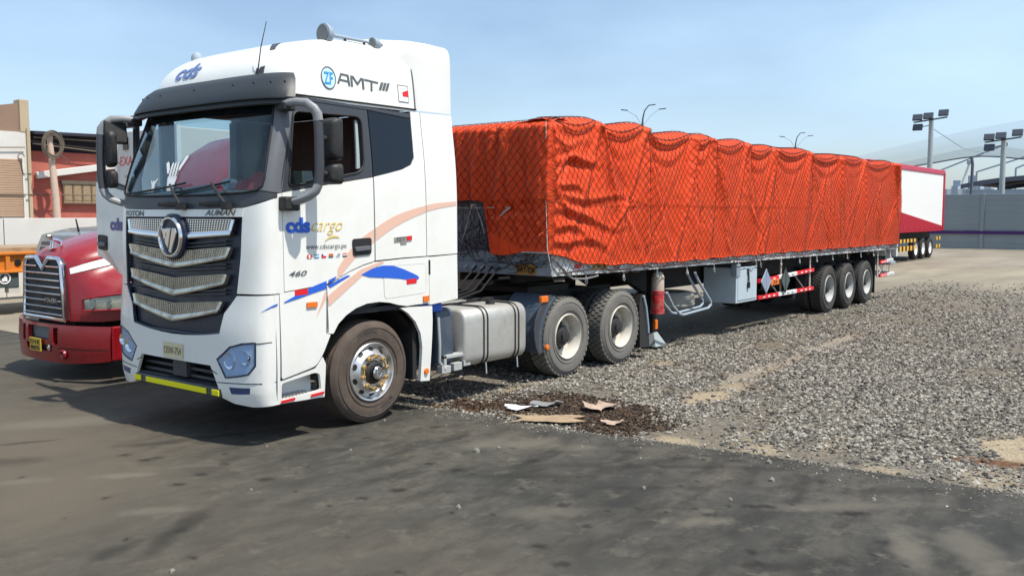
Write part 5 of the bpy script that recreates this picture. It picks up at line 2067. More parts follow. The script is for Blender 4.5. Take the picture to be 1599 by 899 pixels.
# front headboard beam
hb = MB()
hb.box(X0 - .02, X0 + .06, .0, 2.5, 1.35, 1.505)
hb.box(X0 + .0, X0 + .05, .0, 2.5, 1.505, 1.66)
head = hb.build('front_beam', 'trailer_grey', trailer, bevel=.008)
for y in (.10, .42, .80, 1.12, 1.50, 1.85):
    MB().box(X0 - .012, X0 + .01, y, y + .16, 1.515, 1.655).build('beam_plate', 'trailer_grey', head)
for y in (1.12, 1.28, 1.42, 1.62):
    MB().tube([(X0 - .03, y, 1.45), (X0 - .07, y + .02, 1.42), (X0 - .05, y + .03, 1.38)], .016, 6).build('hose_coupling', 'pole_grey', head)
mb = MB().box(X0 - .032, X0 - .022, .235, .565, 1.362, 1.492)
mb.build('number_plate', 'plate_amber', head, bevel=.003)
lettering('AAY-936', lambda a, b: Vector((X0 - .036, .55 - a, 1.392 + b)), .295, 'seal_black', head, hscale=.10, bold=.035)
mb = MB().box(4.06, 4.40, -.012, -.001, RB(4.2) + .05, RB(4.2) + .19)
mb.build('number_plate', 'plate_yellow', near_rail, bevel=.003)
lettering('AAY', lambda a, b: Vector((4.10 + a, -.014, RB(4.2) + .128 + b)), .24, 'seal_black', near_rail, hscale=.06, bold=.03)
lettering('936', lambda a, b: Vector((4.12 + a, -.014, RB(4.2) + .065 + b)), .22, 'seal_black', near_rail, hscale=.06, bold=.03)
# main beams, cross members
bm_ = MB()
for y in (.80, 1.70):
    bm_.box(3.3, 5.9, y - .06, y + .06, 1.22, 1.42)
    bm_.add([(5.9, y - .06, 1.22), (5.9, y + .06, 1.22), (6.7, y + .06, .88), (6.7, y - .06, .88), (5.9, y - .06, 1.4), (5.9, y + .06, 1.4), (6.7, y + .06, 1.4), (6.7, y - .06, 1.4)],
            [(0, 1, 2, 3), (4, 5, 6, 7), (0, 4, 7, 3), (1, 5, 6, 2)])
    bm_.box(6.7, 18.5, y - .06, y + .06, .88, 1.38)
for k in range(22):
    x = 3.5 + .7 * k
    z = RB(x)
    bm_.box(x - .04, x + .04, .06, 2.44, z + .02, z + .12)
bm_.build('main_beam', 'chassis', trailer)
# under-rail hooks
k = 0
for x in np.arange(3.9, 18.4, .98):
    z = RB(x)
    hk = MB().tube([(x, .02, z), (x, .01, z - .05), (x + .025, .005, z - .11), (x, .0, z - .13), (x - .025, .005, z - .11), (x - .01, .01, z - .06)], .010, 6)
    hk.build('lashing_hook', 'rope_pale' if k % 2 else 'pole_grey', trailer, smooth=50)
    k += 1
# landing gear
for y in (.45, 2.05):
    lg = MB()
    lg.box(6.42, 6.56, y - .07, y + .07, .50, 1.30)
    lg.box(6.445, 6.535, y - .05, y + .05, .24, .55)
    l_ = lg.build('landing_leg', 'chassis', trailer, bevel=.01)
    MB().add([(6.38, y - .14, .03), (6.74, y - .14, .03), (6.74, y + .14, .03), (6.38, y + .14, .03), (6.45, y - .06, .25), (6.57, y - .06, .25), (6.57, y + .06, .25), (6.45, y + .06, .25)],
             [(0, 1, 2, 3), (4, 5, 6, 7), (0, 1, 5, 4), (1, 2, 6, 5), (2, 3, 7, 6), (3, 0, 4, 7)]).build('leg_foot', 'pole_grey', l_)
MB().box(6.46, 6.54, .36, .44, .30, .46).build('leg_band', 'orange_lens', trailer, bevel=.01)
# spare wheel carrier frame and step
sf = MB()
for dx, dy in ((0, 0), (.10, .20)):
    sf.tube([(6.24 + dx, .05 + dy, .93), (6.45 + dx, .05 + dy, .70), (6.68 + dx, .05 + dy, .555), (6.80 + dx, .05 + dy, .53), (7.70 + dx, .05 + dy, .57), (7.80 + dx, .05 + dy, .62), (7.79 + dx, .05 + dy, .68), (7.32 + dx, .05 + dy, 1.05), (7.18 + dx, .05 + dy, 1.2)], .022, 8)
sf.build('spare_carrier', 'haze_metal', trailer, smooth=50)
# tool box
tb = MB().box(8.74, 9.64, .02, .66, .56, 1.20).build('tool_box', 'toolbox_paint', trailer, bevel=.012)
dr = MB().box(8.80, 9.60, .008, .03, .61, 1.15).build('tool_box_door', 'toolbox_paint', tb, bevel=.006)
lt = MB()
lt.box(9.16, 9.22, -.012, .01, 1.08, 1.17)
lt.tube([(9.19, -.012, 1.10), (9.195, -.015, 1.0), (9.19, -.018, .93)], .016, 6)
lt.obox((9.20, -.016, .87), (.07, .03, .11))
lt.build('padlock', 'seal_black', tb, bevel=.005)
mb = MB()
mb.box(8.70, 8.86, .0, .10, 1.05, 1.27)
mb.build('lamp_bracket', 'trailer_grey', trailer)
# red and white side guards
def guard(xa, xb, za, zb_, n, y=.02, h=.075):
    g = None
    for i in range(n):
        a, b = xa + (xb - xa) * i / n, xa + (xb - xa) * (i + 1) / n
        z0, z1 = za + (zb_ - za) * i / n, za + (zb_ - za) * (i + 1) / n
        mb = MB().bar((a, y, z0), (b, y, z1), .05, h)
        MBm = 'white_reflective' if i % 2 else 'red_reflective'
        o = mb.build('guard_rail', MBm, trailer, bevel=.006)
        for q in range(1, 4):
            xx = a + (b - a) * q / 4
            MB().obox((xx, y - .027, z0 + (z1 - z0) * q / 4), (.09, .006, .025)).build('guard_slot', 'sticker_white' if MBm[0] == 'r' else 'trailer_grey', o)


guard(9.69, 12.55, .60, .60, 3)
guard(9.69, 12.55, .905, .985, 3)
guard(17.2, 18.42, .615, .615, 2)
guard(17.2, 18.30, .945, .975, 2)
for x in (9.68, 10.88, 12.46, 17.15, 18.20):
    MB().tube([(x, .06, .58), (x, .06, RB(x))], .020, 8).build('guard_post', 'rope_pale', trailer, smooth=50)
for a, b in (((10.2, .08, .95), (10.8, .09, .62)), ((11.6, .08, .95), (12.2, .09, .62)), ((17.3, .08, .93), (17.9, .09, .62)), ((17.3, .08, .62), (17.9, .09, .93))):
    MB().tube([a, b], .013, 6).build('guard_brace', 'pole_grey', trailer)
MB().box(10.22, 10.62, -.02, -.008, .80, .91).build('hazard_sign', 'orange_lens', trailer, bevel=.004)
lettering('25', lambda a, b: Vector((10.32 + a, -.022, .83 + b)), .2, 'seal_black', trailer, hscale=.08, bold=.02)
for x, zc, w_, h_, m_ in ((9.92, .90, .235, .225, 'placard_blue'), (10.87, .865, .215, .245, 'slate_green')):
    pm = MB().prism([(x - w_, zc), (x, zc - h_), (x + w_, zc), (x, zc + h_)], -.05, -.035)
    pd = pm.build('placard', m_, trailer)
    pf = MB()
    pf.tube([(x - w_, -.045, zc), (x, -.045, zc - h_), (x + w_, -.045, zc), (x, -.045, zc + h_)], .010, 6, closed=True)
    pf.build('placard_frame', 'haze_metal' if m_ == 'placard_blue' else 'seal_black', pd)
    MB().prism([(x - .01, zc - h_), (x + .01, zc - h_), (x + .01, zc + h_), (x - .01, zc + h_)], -.054, -.05).build('placard_bar', 'trailer_grey' if m_ == 'placard_blue' else 'seal_black', pd)
# wheels
for x, tm in ((13.58, 'tyre_dark'), (14.90, 'tyre_dark'), (16.22, 'tyre_dark')):
    make_wheel(trailer, (x, .02, .515), 'lug' if x < 14 else 'rib', 'tyre_dark', 'rim_grey', Rt=.515, w=.28)
    make_inner_tyre(trailer, (x, .34, .515), 'rib', 'tyre_dark', .515, .28)
    make_inner_tyre(trailer, (x, 2.16, .515), 'rib', 'tyre_dark', .515, .28, mirror=True)
    make_inner_tyre(trailer, (x, 2.48, .515), 'rib', 'tyre_dark', .515, .28, mirror=True)
    MB().tube([(x, .4, .5), (x, 2.1, .5)], .075, 10).build('axle', 'chassis', trailer)
    MB().obox((x + .6, .8, .75), (.3, .12, .35)).build('suspension', 'chassis', trailer)
mb = MB().box(16.92, 16.95, .05, .66, .20, 1.2)
mb.build('mud_flap', 'rubber', trailer)
mb = MB().box(18.30, 18.40, .1, 2.4, .55, .68)
mb.build('rear_bumper', 'white_reflective', trailer)
mb = MB().box(18.55, 18.68, .0, 2.5, 1.05, 1.25)
mb.build('rear_beam', 'trailer_light', trailer)
MB().lathe([(.13, 0), (.14, .05), (.14, .75), (.13, .8), (0, .8)], 18, (11.4, .8, .7), 'x').build('air_tank', 'chassis', trailer, smooth=50)

# things carried on the trailer frame
ex = thing('fire_extinguisher', 'worn red fire extinguisher canister standing upright under the trailer rail', 'extinguisher', (6.08, .12, .62))
MB().lathe([(0, 0), (.092, .0), (.10, .03), (.10, .30), (.096, .31)], 24, (6.08, .12, .63), 'z').build('cylinder_base', 'extinguisher_red', ex, smooth=40)
MB().lathe([(.096, .31), (.098, .33), (.098, .55), (.075, .61), (.03, .64), (0, .64)], 24, (6.08, .12, .63), 'z').build('cylinder', 'extinguisher_bare', ex, smooth=40)
MB().lathe([(.099, .29), (.106, .292), (.106, .335), (.099, .34)], 24, (6.08, .12, .63), 'z').build('clamp_band', 'extinguisher_red', ex, smooth=40)
MB().lathe([(.08, -.02), (.108, -.02), (.108, .05), (.10, .05)], 24, (6.08, .12, .63), 'z').build('holder_cup', 'extinguisher_red', ex, smooth=40)
mb = tyre_mesh(.50, .26, 'rib', 'tyre_dark')
mb.lathe([(.28, .04), (.24, .1), (.1, .1), (0, .1)], 28)
mb.v = [(v[0] + 7.42, .72 + v[2], .58 + v[1]) for v in mb.v]
tag(mb.build('spare_tyre', 'tyre_pale', smooth=35), 'dusty spare tyre lying flat in the carrier under the trailer', 'tyre')

# ================================================================== WRAPPED LOAD, TARPAULIN, NET
mb = MB()
rows = []
rl = np.random.RandomState(2)
for i in range(25):
    r = []
    for j in range(15):
        y = .12 + 2.28 * i / 24
        z = 1.60 + .95 * j / 14
        r.append((3.17 + .03 * float(fbm(np.array(y * 3.), np.array(z * 3.), 3)), y, z))
    rows.append(r)
mb.grid(rows)
mb.box(3.22, 6.0, .12, 2.40, 1.56, 2.55)
tag(mb.build('wrapped_load', 'wrap_grey', smooth=60), 'grey plastic-wrapped load showing below the tarpaulin at the trailer front', 'cargo')

TX = [3.0, 3.3, 4.05, 4.35, 5.32, 5.70, 6.80, 7.0, 7.45, 7.75, 8.88, 9.16, 10.1, 10.6, 11.9, 12.25, 13.8, 15.45, 15.75, 17.75, 18.3, 18.7]
TZ = [3.37, 3.40, 3.455, 3.39, 3.485, 3.365, 3.455, 3.44, 3.47, 3.385, 3.47, 3.385, 3.445, 3.43, 3.48, 3.40, 3.465, 3.485, 3.405, 3.50, 3.44, 3.30]
zt_f = pchip(TX, TZ)
BX = [3.0, 3.3, 3.6, 4.4, 5.28, 6.47, 8.1, 10.0, 12.8, 15.3, 18.7]
BZ = [1.665, 1.60, 1.525, 1.455, 1.435, 1.42, 1.425, 1.42, 1.415, 1.40, 1.395]
zb_f = pchip(BX, BZ)
_tx = np.linspace(2.9, 18.8, 1600)
_tz = np.array([zt_f(x) for x in _tx])
_bz = np.array([zb_f(x) for x in _tx])
XF_T, XR_T, YN_T, YF_T = 3.02, 18.62, -.045, 2.50
LF = YF_T - YN_T                      # perimeter coordinate s: 0..LF front face, then near side, then rear face
LS = XR_T - XF_T
ANCH = [4.08, 5.38, 6.85, 7.48, 8.92, 10.12, 11.92, 13.84, 15.50, 17.80]
HORZ = [(2.92, .95, -.02), (2.80, 1.1, .10), (2.62, .8, -.28), (2.46, 1.9, -.12), (2.36, .9, -.28), (2.18, 1.7, -.17), (2.02, 1.0, -.2), (1.88, 1.3, -.2), (3.12, .7, -.05), (2.70, .6, .22)]


def ztop(s):
    x = np.clip(XF_T + (s - LF), XF_T, XR_T)
    return np.interp(x, _tx, _tz)


def zbot(s):
    x = np.clip(XF_T + (s - LF), XF_T, XR_T)
    z = np.interp(x, _tx, _bz)
    y = YF_T - s
    fr = np.clip((y - .98) / .05, 0, 1)
    zf_ = 1.64 + (2.31 - 1.64) * fr + .03 * np.sin(y * 6)
    w = np.clip((s - LF + .05) / .10, 0, 1)
    return zf_ * (1 - w) + z * w + .010 * np.sin(s * 9) * w


def plan(s):
    """rounded rectangle in plan, with outward normal"""
    x = np.where(s < LF, XF_T, np.where(s < LF + LS, XF_T + (s - LF), XR_T))
    y = np.where(s < LF, YF_T - s, np.where(s < LF + LS, YN_T, YN_T + (s - LF - LS)))
    nx = np.where(s < LF, -1.0, np.where(s < LF + LS, 0.0, 1.0))
    ny = np.where(s < LF, 0.0, np.where(s < LF + LS, -1.0, 0.0))
    for c in (LF, LF + LS):              # round the two visible corners
        d = (s - c) / .06
        k = np.clip(1 - np.abs(d), 0, 1)
        push = .030 * k * k
        x = x + np.where(c == LF, push * .9, -push * .9)
        y = y + push * .9
    return x, y, nx, ny


def crease(d, w):
    return np.exp(-np.abs(d / w) ** 1.15)


def disp(s, z):
    x = XF_T + (s - LF)
    h = ztop(s) - z
    D = .06 * (fbm(s * .8 + 3, z * .7, 3) - .45) + .022 * (fbm(s * 2.7, z * 1.6 + 5, 3) - .45)
    sidem = np.clip((s - LF) / .04, 0, 1)
    S = np.zeros_like(s)
    rr_ = np.random.RandomState(4)
    for i, a in enumerate(ANCH):
        za = float(np.interp(a, _tx, _tz))
        for q in range(4):
            sl = rr_.uniform(-.62, .55)
            am = rr_.uniform(.026, .072)
            ln = rr_.uniform(.9, 2.8)
            cv = rr_.uniform(-.12, .12)
            line = a + sl * h + cv * h * h
            S += am * crease(x - line, .045 + .05 * h) * np.exp(-(h / ln) ** 2) * np.clip(h / .12, 0, 1)
            S -= am * .75 * crease(x - line - .10 - .04 * h, .05 + .05 * h) * np.exp(-(h / ln) ** 2) * np.clip(h / .12, 0, 1)
    edges = [3.05] + ANCH + [18.55]
    for i in range(len(edges) - 1):
        xm, hw_ = (edges[i] + edges[i + 1]) / 2, (edges[i + 1] - edges[i]) / 2
        u = (x - xm) / hw_
        ins = np.clip((1 - np.abs(u)) * 4, 0, 1) * rr_.uniform(.25, 1.25)
        u = u + rr_.uniform(-.15, .15)
        for dsag, am, wd in ((.15, .022, .035), (.40, .014, .05)):
            cur = dsag * (1 - u * u) ** .8 if False else dsag * np.clip(1 - u * u, 0, 1)
            S += am * ins * (crease(h - cur - .02, wd) - .9 * crease(h - cur - .13, wd))
    for i in range(26):                  # long slack folds lower down
        xa = rr_.uniform(4.2, 18.2)
        za = rr_.uniform(1.6, 2.6)
        sl = rr_.uniform(-1.0, 1.0)
        ln = rr_.uniform(.3, .75)
        line = xa + sl * (z - za)
        S += rr_.uniform(.018, .042) * (crease(x - line, .05) - .8 * crease(x - line - .11, .06)) * np.exp(-((z - za) / ln) ** 2)
    for zc, ln, sl in HORZ:              # tight wrinkles pulled from the front corner
        u = np.clip((x - 3.05) / ln, 0, 1.6)
        line = zc + sl * u + .07 * np.sin(u * 5 + zc * 9)
        am = .034 * np.clip(u * 6, 0.8, 1) * np.exp(-(u / .9) ** 3)
        S += am * (crease(z - line, .045) - .95 * crease(z - line + .085, .05))
    lap = .008 * np.clip((z - 2.262 - .05 * (fbm(x * .9, x * 0, 3) - .45)) / .01, 0, 1) * np.clip((13 - x) / 3, 0, 1)   # upper sheet laps over the lower
    S += lap
    F = np.zeros_like(s)
    y = YF_T - s
    for i in range(16):
        ya = rr_.uniform(0.1, 2.3)
        sl = rr_.uniform(-.25, .25)
        F += rr_.uniform(.008, .025) * (crease(y - ya - sl * h, .05) - .8 * crease(y - ya - .09 - sl * h, .05))
    for i in range(16):
        zc = rr_.uniform(1.65, 2.35)
        ya = rr_.uniform(.1, .9)
        sl = rr_.uniform(-.9, .9)
        F += rr_.uniform(.012, .03) * (crease(z - zc - sl * (y - ya), .03) - .8 * crease(z - zc - .06 - sl * (y - ya), .03)) * np.exp(-((y - ya) / .3) ** 2) * (z < 2.35)
    F += .03 * np.clip((z - 2.32) / .012, 0, 1)
    tail = np.clip((s - LF - LS + .6) / .6, 0, 1)
    D = D + S * sidem + F * (1 - np.clip((s - LF + .15) / .2, 0, 1))
    return D * np.clip(h / .06, .15, 1) + .05 * tail * np.clip((h - .2) / .5, 0, 1) * 0


def wall(s, h):
    """tarp surface; h = drop below the top edge (negative: onto the top)"""
    zt_ = ztop(s)
    hh = np.maximum(h, 0)
    z = zt_ - hh
    x, y, nx, ny = plan(s)
    d = disp(s, z)
    shoulder = np.clip(1 - hh / .13, 0, 1)
    inward = .13 * shoulder ** 2 + np.maximum(-h, 0)
    zz = z + .012 * np.clip(-h / .1, 0, 1) - .012 * shoulder - .16 * np.maximum(-h - .12, 0)
    bulge = .035 * np.sin(np.clip(hh / 1.9, 0, 1) * math.pi)
    k = d + bulge - inward
    return np.stack([x + nx * k, y + ny * k, zz], -1), np.stack([nx, ny, np.zeros_like(nx)], -1)


sc_f = np.linspace(0, LF - .08, 80)
sc_c = np.linspace(LF - .08, LF + .12, 18)[1:]
sc_s = np.linspace(LF + .12, LF + LS - .1, 700)[1:]
sc_r = np.linspace(LF + LS - .1, LF + LS + 2.3, 60)[1:]
ss = np.concatenate([sc_f, sc_c, sc_s, sc_r])
nv = 96
vv = np.concatenate([np.array([-.9, -.4, -.15, -.05]), np.linspace(0, 1, nv) ** 1.15])
SS, VV = np.meshgrid(ss, vv, indexing='ij')
HH = np.where(VV < 0, VV, VV * (ztop(SS) - zbot(SS)))
Pw, _n = wall(SS, HH)
tarp = thing('tarpaulin', 'wrinkled bright orange tarpaulin covering the trailer load under a net', 'tarpaulin', (11, 1.25, 1.5))
np_mesh('cover', Pw.reshape(-1, 3), grid_faces(len(ss), len(vv)), 'tarp_orange', tarp, smooth=True)
tp = MB()
rows = []
for k in range(120):
    x = 3.3 + 15.1 * k / 119
    z = zt_f(x) - .13
    rows.append([(x, .55, z), (x, 1.25, z + .0), (x, 2.0, z), (x, 2.5, z - .15), (x, 2.52, 1.5)])
tp.grid(rows).build('cover_top', 'tarp_orange', tarp, smooth=60)
hem = MB()
sh = np.linspace(LF + .02, LF + LS - .02, 260)
Ph, _n = wall(sh, ztop(sh) - zbot(sh))
hem.tube([tuple(p) for p in Ph], .009, 5)
hem.build('hem', 'tarp_orange', tarp)
MB().box(2.985, 3.0, .02, .42, 1.652, 1.664).build('edge_batten', 'rope_pale', tarp)

# --- knotted cargo net, every strand real
CW, CHT = .118, .145
pts_all, nrm_all, br = [], [], []
rn = np.random.RandomState(9)
s_lo, s_hi = .02, LF + LS + .5
slope = CW / CHT
for fam in (-1, 1):
    k0 = int((s_lo - 3.5) / CW)
    for k in range(k0, int((s_hi + 3.5) / CW)):
        hs_ = np.arange(-.30, 2.25, .035)
        s_ = k * CW + fam * slope * hs_ + (.5 * CW if fam > 0 else 0)
        s_ = s_ + .035 * (fbm(s_ * 2.2, hs_ * 2.2, 2) - .37)
        hw_ = hs_ + .03 * (fbm(s_ * 1.7 + 9, hs_ * 1.5 + 4, 2) - .37)
        bottom = ztop(s_) - np.where(s_ < LF - .1, 1.78 + .10 * np.sin(s_ * 5), RB(11) + .045 + .05 * vnoise(s_ * 3, s_ * 0))
        ok = (s_ > s_lo) & (s_ < s_hi) & (hw_ < bottom)
        ids = np.where(ok)[0]
        if len(ids) < 3:
            continue
        for seg in np.split(ids, np.where(np.diff(ids) > 1)[0] + 1):
            if len(seg) < 3:
                continue
            Pq, Nq = wall(s_[seg], hw_[seg])
            below = np.clip((zbot(s_[seg]) - (ztop(s_[seg]) - hw_[seg])) / .1, 0, 1)
            Pq = Pq + Nq * (.014 + .012 * below[:, None])
            top = np.clip(-hw_[seg] / .05, 0, 1)[:, None]
            Pq = Pq + np.array([0, 0, .012]) * top
            pts_all.append((Pq, Nq, .0037))
# thicker perimeter ropes scalloped between the stacks
edges = [3.08] + ANCH + [18.5]
for i in range(len(edges) - 1):
    a, b = edges[i], edges[i + 1]
    for dsag in (.10, .20):
        x = np.linspace(a, b, 24)
        u = (x - (a + b) / 2) / ((b - a) / 2)
        s_ = x - XF_T + LF
        Pq, Nq = wall(s_, dsag * (1 - u * u) + .01)
        pts_all.append((Pq + Nq * .015, Nq, .006))
s_ = np.linspace(LF + .1, LF + LS - .1, 300)
Pq, Nq = wall(s_, ztop(s_) - (np.array([RB(v) for v in s_ - LF + XF_T]) + .03 + .05 * vnoise(s_ * 2.5, s_ * 0 + 2)))
pts_all.append((Pq + Nq * .03, Nq, .011))
# loose bunches of net hanging along the rail
for i in range(80):
    xa = 3.2 + 15.2 * (i + rn.rand()) / 80
    za = RB(xa) + rn.uniform(.04, .15)
    L_ = rn.uniform(.15, .45)
    t = np.linspace(0, 1, 8)
    dz = rn.uniform(-.10, .12)
    P_ = np.stack([xa + L_ * t, np.full(8, -.022 - .015 * rn.rand()), za + dz * t - rn.uniform(.02, .11) * np.sin(math.pi * t)], 1)
    pts_all.append((P_, np.tile([0, -1., 0], (8, 1)), .006))
for i in range(70):                      # tangled bunch on the front
    ya = rn.uniform(.9, 1.75)
    za = rn.uniform(1.6, 2.0)
    t = np.linspace(0, 1, 8)
    a_ = rn.uniform(0, 6.28)
    L_ = rn.uniform(.1, .4)
    P_ = np.stack([np.full(8, 3.06 - .05 * rn.rand()), ya + L_ * math.cos(a_) * t, np.maximum(1.5, za + L_ * math.sin(a_) * t - .06 * np.sin(math.pi * t))], 1)
    pts_all.append((P_, np.tile([-1., 0, 0], (8, 1)), .005))
for i in range(40):
    ya = rn.uniform(.0, .95)
    za = rn.uniform(1.42, 1.66)
    t = np.linspace(0, 1, 6)
    L_ = rn.uniform(.1, .3)
    P_ = np.stack([np.full(6, 3.035), ya + L_ * t, za - rn.uniform(-.1, .1) * t - .04 * np.sin(math.pi * t)], 1)
    pts_all.append((P_, np.tile([-1., 0, 0], (6, 1)), .005))
Vn, Fn, off = [], [], 0
for Pq, Nq, r in pts_all:
    n = len(Pq)
    T = np.gradient(Pq, axis=0)
    T /= np.linalg.norm(T, axis=1)[:, None] + 1e-9
    B = np.cross(T, Nq)
    B /= np.linalg.norm(B, axis=1)[:, None] + 1e-9
    ring = np.stack([Pq + Nq * r, Pq + (-.5 * Nq + .87 * B) * r, Pq + (-.5 * Nq - .87 * B) * r], 1)
    Vn.append(ring.reshape(-1, 3))
    i = np.arange(n - 1)[:, None] * 3
    for a, b in ((0, 1), (1, 2), (2, 0)):
        Fn.append(np.concatenate([i + a, i + b, i + 3 + b, i + 3 + a], 1) + off)
    off += n * 3
net = np_mesh('cargo_net', np.concatenate(Vn), np.concatenate(Fn), 'net_rope', smooth=True)
tag(net, 'black knotted diamond net stretched over the orange tarpaulin', 'net')
# pale cords tied at the front corner
cords = []
for name, P_, r, m_, lab in (
        ('rope', [(2.985, .03, 3.32), (2.985, .02, 2.9), (2.98, .02, 2.3), (2.985, .0, 1.7), (3.04, -.03, 1.42)], .006, 'rope_pale', 'thin pale cord running down the front corner of the tarpaulin'),
        ('rope', [(2.99, 1.75, 2.25), (2.99, 1.3, 2.23), (2.985, 1.0, 2.235), (2.985, .62, 2.24)], .006, 'rope_pale', 'thin pale cord tied across the dark gap below the front flap'),
        ('rope', [(3.0, 1.28, 2.26), (2.99, 1.36, 2.0), (2.99, 1.46, 1.75)], .006, 'rope_pale', 'pale cord slanting down left of the knot on the wrapped load'),
        ('rope', [(3.0, 1.22, 2.28), (2.99, 1.10, 2.05), (2.99, 1.05, 1.9)], .006, 'rope_pale', 'pale cord slanting down right of the knot on the wrapped load'),
        ('rope', [(3.03, -.04, 1.60), (3.20, -.05, 1.48), (3.30, -.05, 1.42), (3.36, -.05, 1.36), (3.5, -.05, 1.30), (3.8, -.05, 1.285), (4.1, -.05, 1.31)], .014, 'rope_grey', 'thick dark rope end hanging over the front corner of the trailer rail'),
        ('rope', [(2.98, 1.62, 1.45), (2.96, 1.70, 1.28), (2.96, 1.60, 1.18), (2.97, 1.52, 1.30), (2.97, 1.58, 1.42)], .010, 'rope_grey', 'grey cord looped under the front beam beside the white cab')):
    tag(MB().tube(P_, r, 6).build(name, m_, smooth=50), lab, 'rope', 'ropes on the load')
kn = MB()
for i in range(5):
    a = i * 1.3
    kn.tube([(2.985, 1.24 + .05 * math.cos(a), 2.26 + .03 * math.sin(a)), (2.965, 1.25, 2.28), (2.985, 1.24 - .05 * math.cos(a + 1), 2.25 - .03 * math.sin(a))], .009, 6)
tag(kn.build('rope_knot', 'rope_pale', smooth=50), 'white knot of cord above the dark gap at the trailer front', 'knot')
sk_ = MB().tube([(2.975, .60, 2.24), (2.965, .70, 2.17), (2.97, .745, 2.125)], [.018, .014, .02], 7)
tag(sk_.build('wooden_peg', 'wood_post', smooth=50), 'short wooden toggle hanging on the orange front flap', 'peg')

# ================================================================== RED TRUCK
RY = 5.38
red = thing('red_truck', 'dark red long-nose truck with chrome grille parked left of the white cab', 'truck', (0, RY, 0))
ST = [  # x, section (offset from centre line, height)
    (-.80, [(0, 1.60), (.20, 1.60), (.38, 1.575), (.475, 1.50), (.50, 1.35), (.51, 1.15), (.52, .98), (.53, .85), (.53, .78)]),
    (-.74, [(0, 1.665), (.22, 1.66), (.42, 1.62), (.53, 1.53), (.575, 1.36), (.60, 1.16), (.63, .99), (.65, .86), (.65, .78)]),
    (-.60, [(0, 1.745), (.24, 1.74), (.45, 1.695), (.60, 1.59), (.675, 1.40), (.80, 1.22), (.88, 1.06), (.90, .90), (.90, .78)]),
    (-.35, [(0, 1.83), (.25, 1.825), (.48, 1.775), (.66, 1.66), (.74, 1.45), (.93, 1.31), (1.04, 1.16), (1.08, .95), (1.08, .80)]),
    (-.05, [(0, 1.905), (.26, 1.90), (.50, 1.85), (.70, 1.73), (.785, 1.53), (1.0, 1.42), (1.14, 1.27), (1.18, 1.02), (1.18, .85)]),
    (.35, [(0, 1.985), (.27, 1.98), (.52, 1.93), (.74, 1.80), (.83, 1.60), (1.02, 1.50), (1.17, 1.36), (1.21, 1.10), (1.21, .92)]),
    (.80, [(0, 2.06), (.28, 2.055), (.55, 2.0), (.79, 1.87), (.88, 1.66), (1.0, 1.5), (1.12, 1.38), (1.20, 1.16), (1.21, .92)]),
    (1.25, [(0, 2.12), (.30, 2.115), (.60, 2.06), (.86, 1.93), (.95, 1.72), (1.0, 1.5), (1.05, 1.3), (1.1, 1.1), (1.1, .9)])]
xs_ = [s[0] for s in ST]
secs = []
for k in range(9):
    secs.append((pchip(xs_, [s[1][k][0] for s in ST]), pchip(xs_, [s[1][k][1] for s in ST])))
rows = []
for i in range(33):
    x = -.80 + 2.05 * (i / 32) ** 1.3
    half = [(secs[k][0](x), secs[k][1](x)) for k in range(9)]
    cv_y = pchip(list(range(9)), [h[0] for h in half])
    cv_z = pchip(list(range(9)), [h[1] for h in half])
    hs_ = [(cv_y(q / 3), cv_z(q / 3)) for q in range(25)]
    rows.append([(x, RY - a, b) for a, b in reversed(hs_)] + [(x, RY + a, b) for a, b in hs_[1:]])
mb = MB().grid(rows)
mb.add(rows[0], [tuple(range(len(rows[0])))])
hood = mb.build('hood', 'red_paint', red, smooth=50)
# chrome grille: frame, notch, slats
gx = -.835
GY = .53
gout = [(-.50, 1.50), (-.44, 1.575), (-.17, 1.585), (0, 1.44), (.17, 1.585), (.44, 1.575), (.50, 1.50), (.53, 1.15), (.555, .80), (-.555, .80), (-.53, 1.15)]
gb = MB().prism([(RY + a, b) for a, b in gout], gx, gx + .08, 'yz').build('grille', 'black_plastic', red)
gfr = MB().tube([(gx - .01, RY + a, b) for a, b in gout], .032, 8, closed=True).build('grille_frame', 'chrome', gb, smooth=50)
for k in range(8):
    z = 1.475 - .088 * k
    w = .47 + .045 * (1.475 - z) / .6
    if k == 0:
        for s in (-1, 1):
            MB().bar((gx - .02, RY + s * .13, z), (gx - .02, RY + s * w, z), .05, .022).build('grille_slat', 'chrome', gb, bevel=.006)
        continue
    MB().bar((gx - .02, RY - w, z), (gx - .02, RY + w, z), .05, .022).build('grille_slat', 'chrome', gb, bevel=.006)
lettering('MACK', lambda a, b: Vector((gx - .052, RY - .10 - a, 1.01 + b)), .34, 'chrome', gb, bold=.04, hscale=.085)
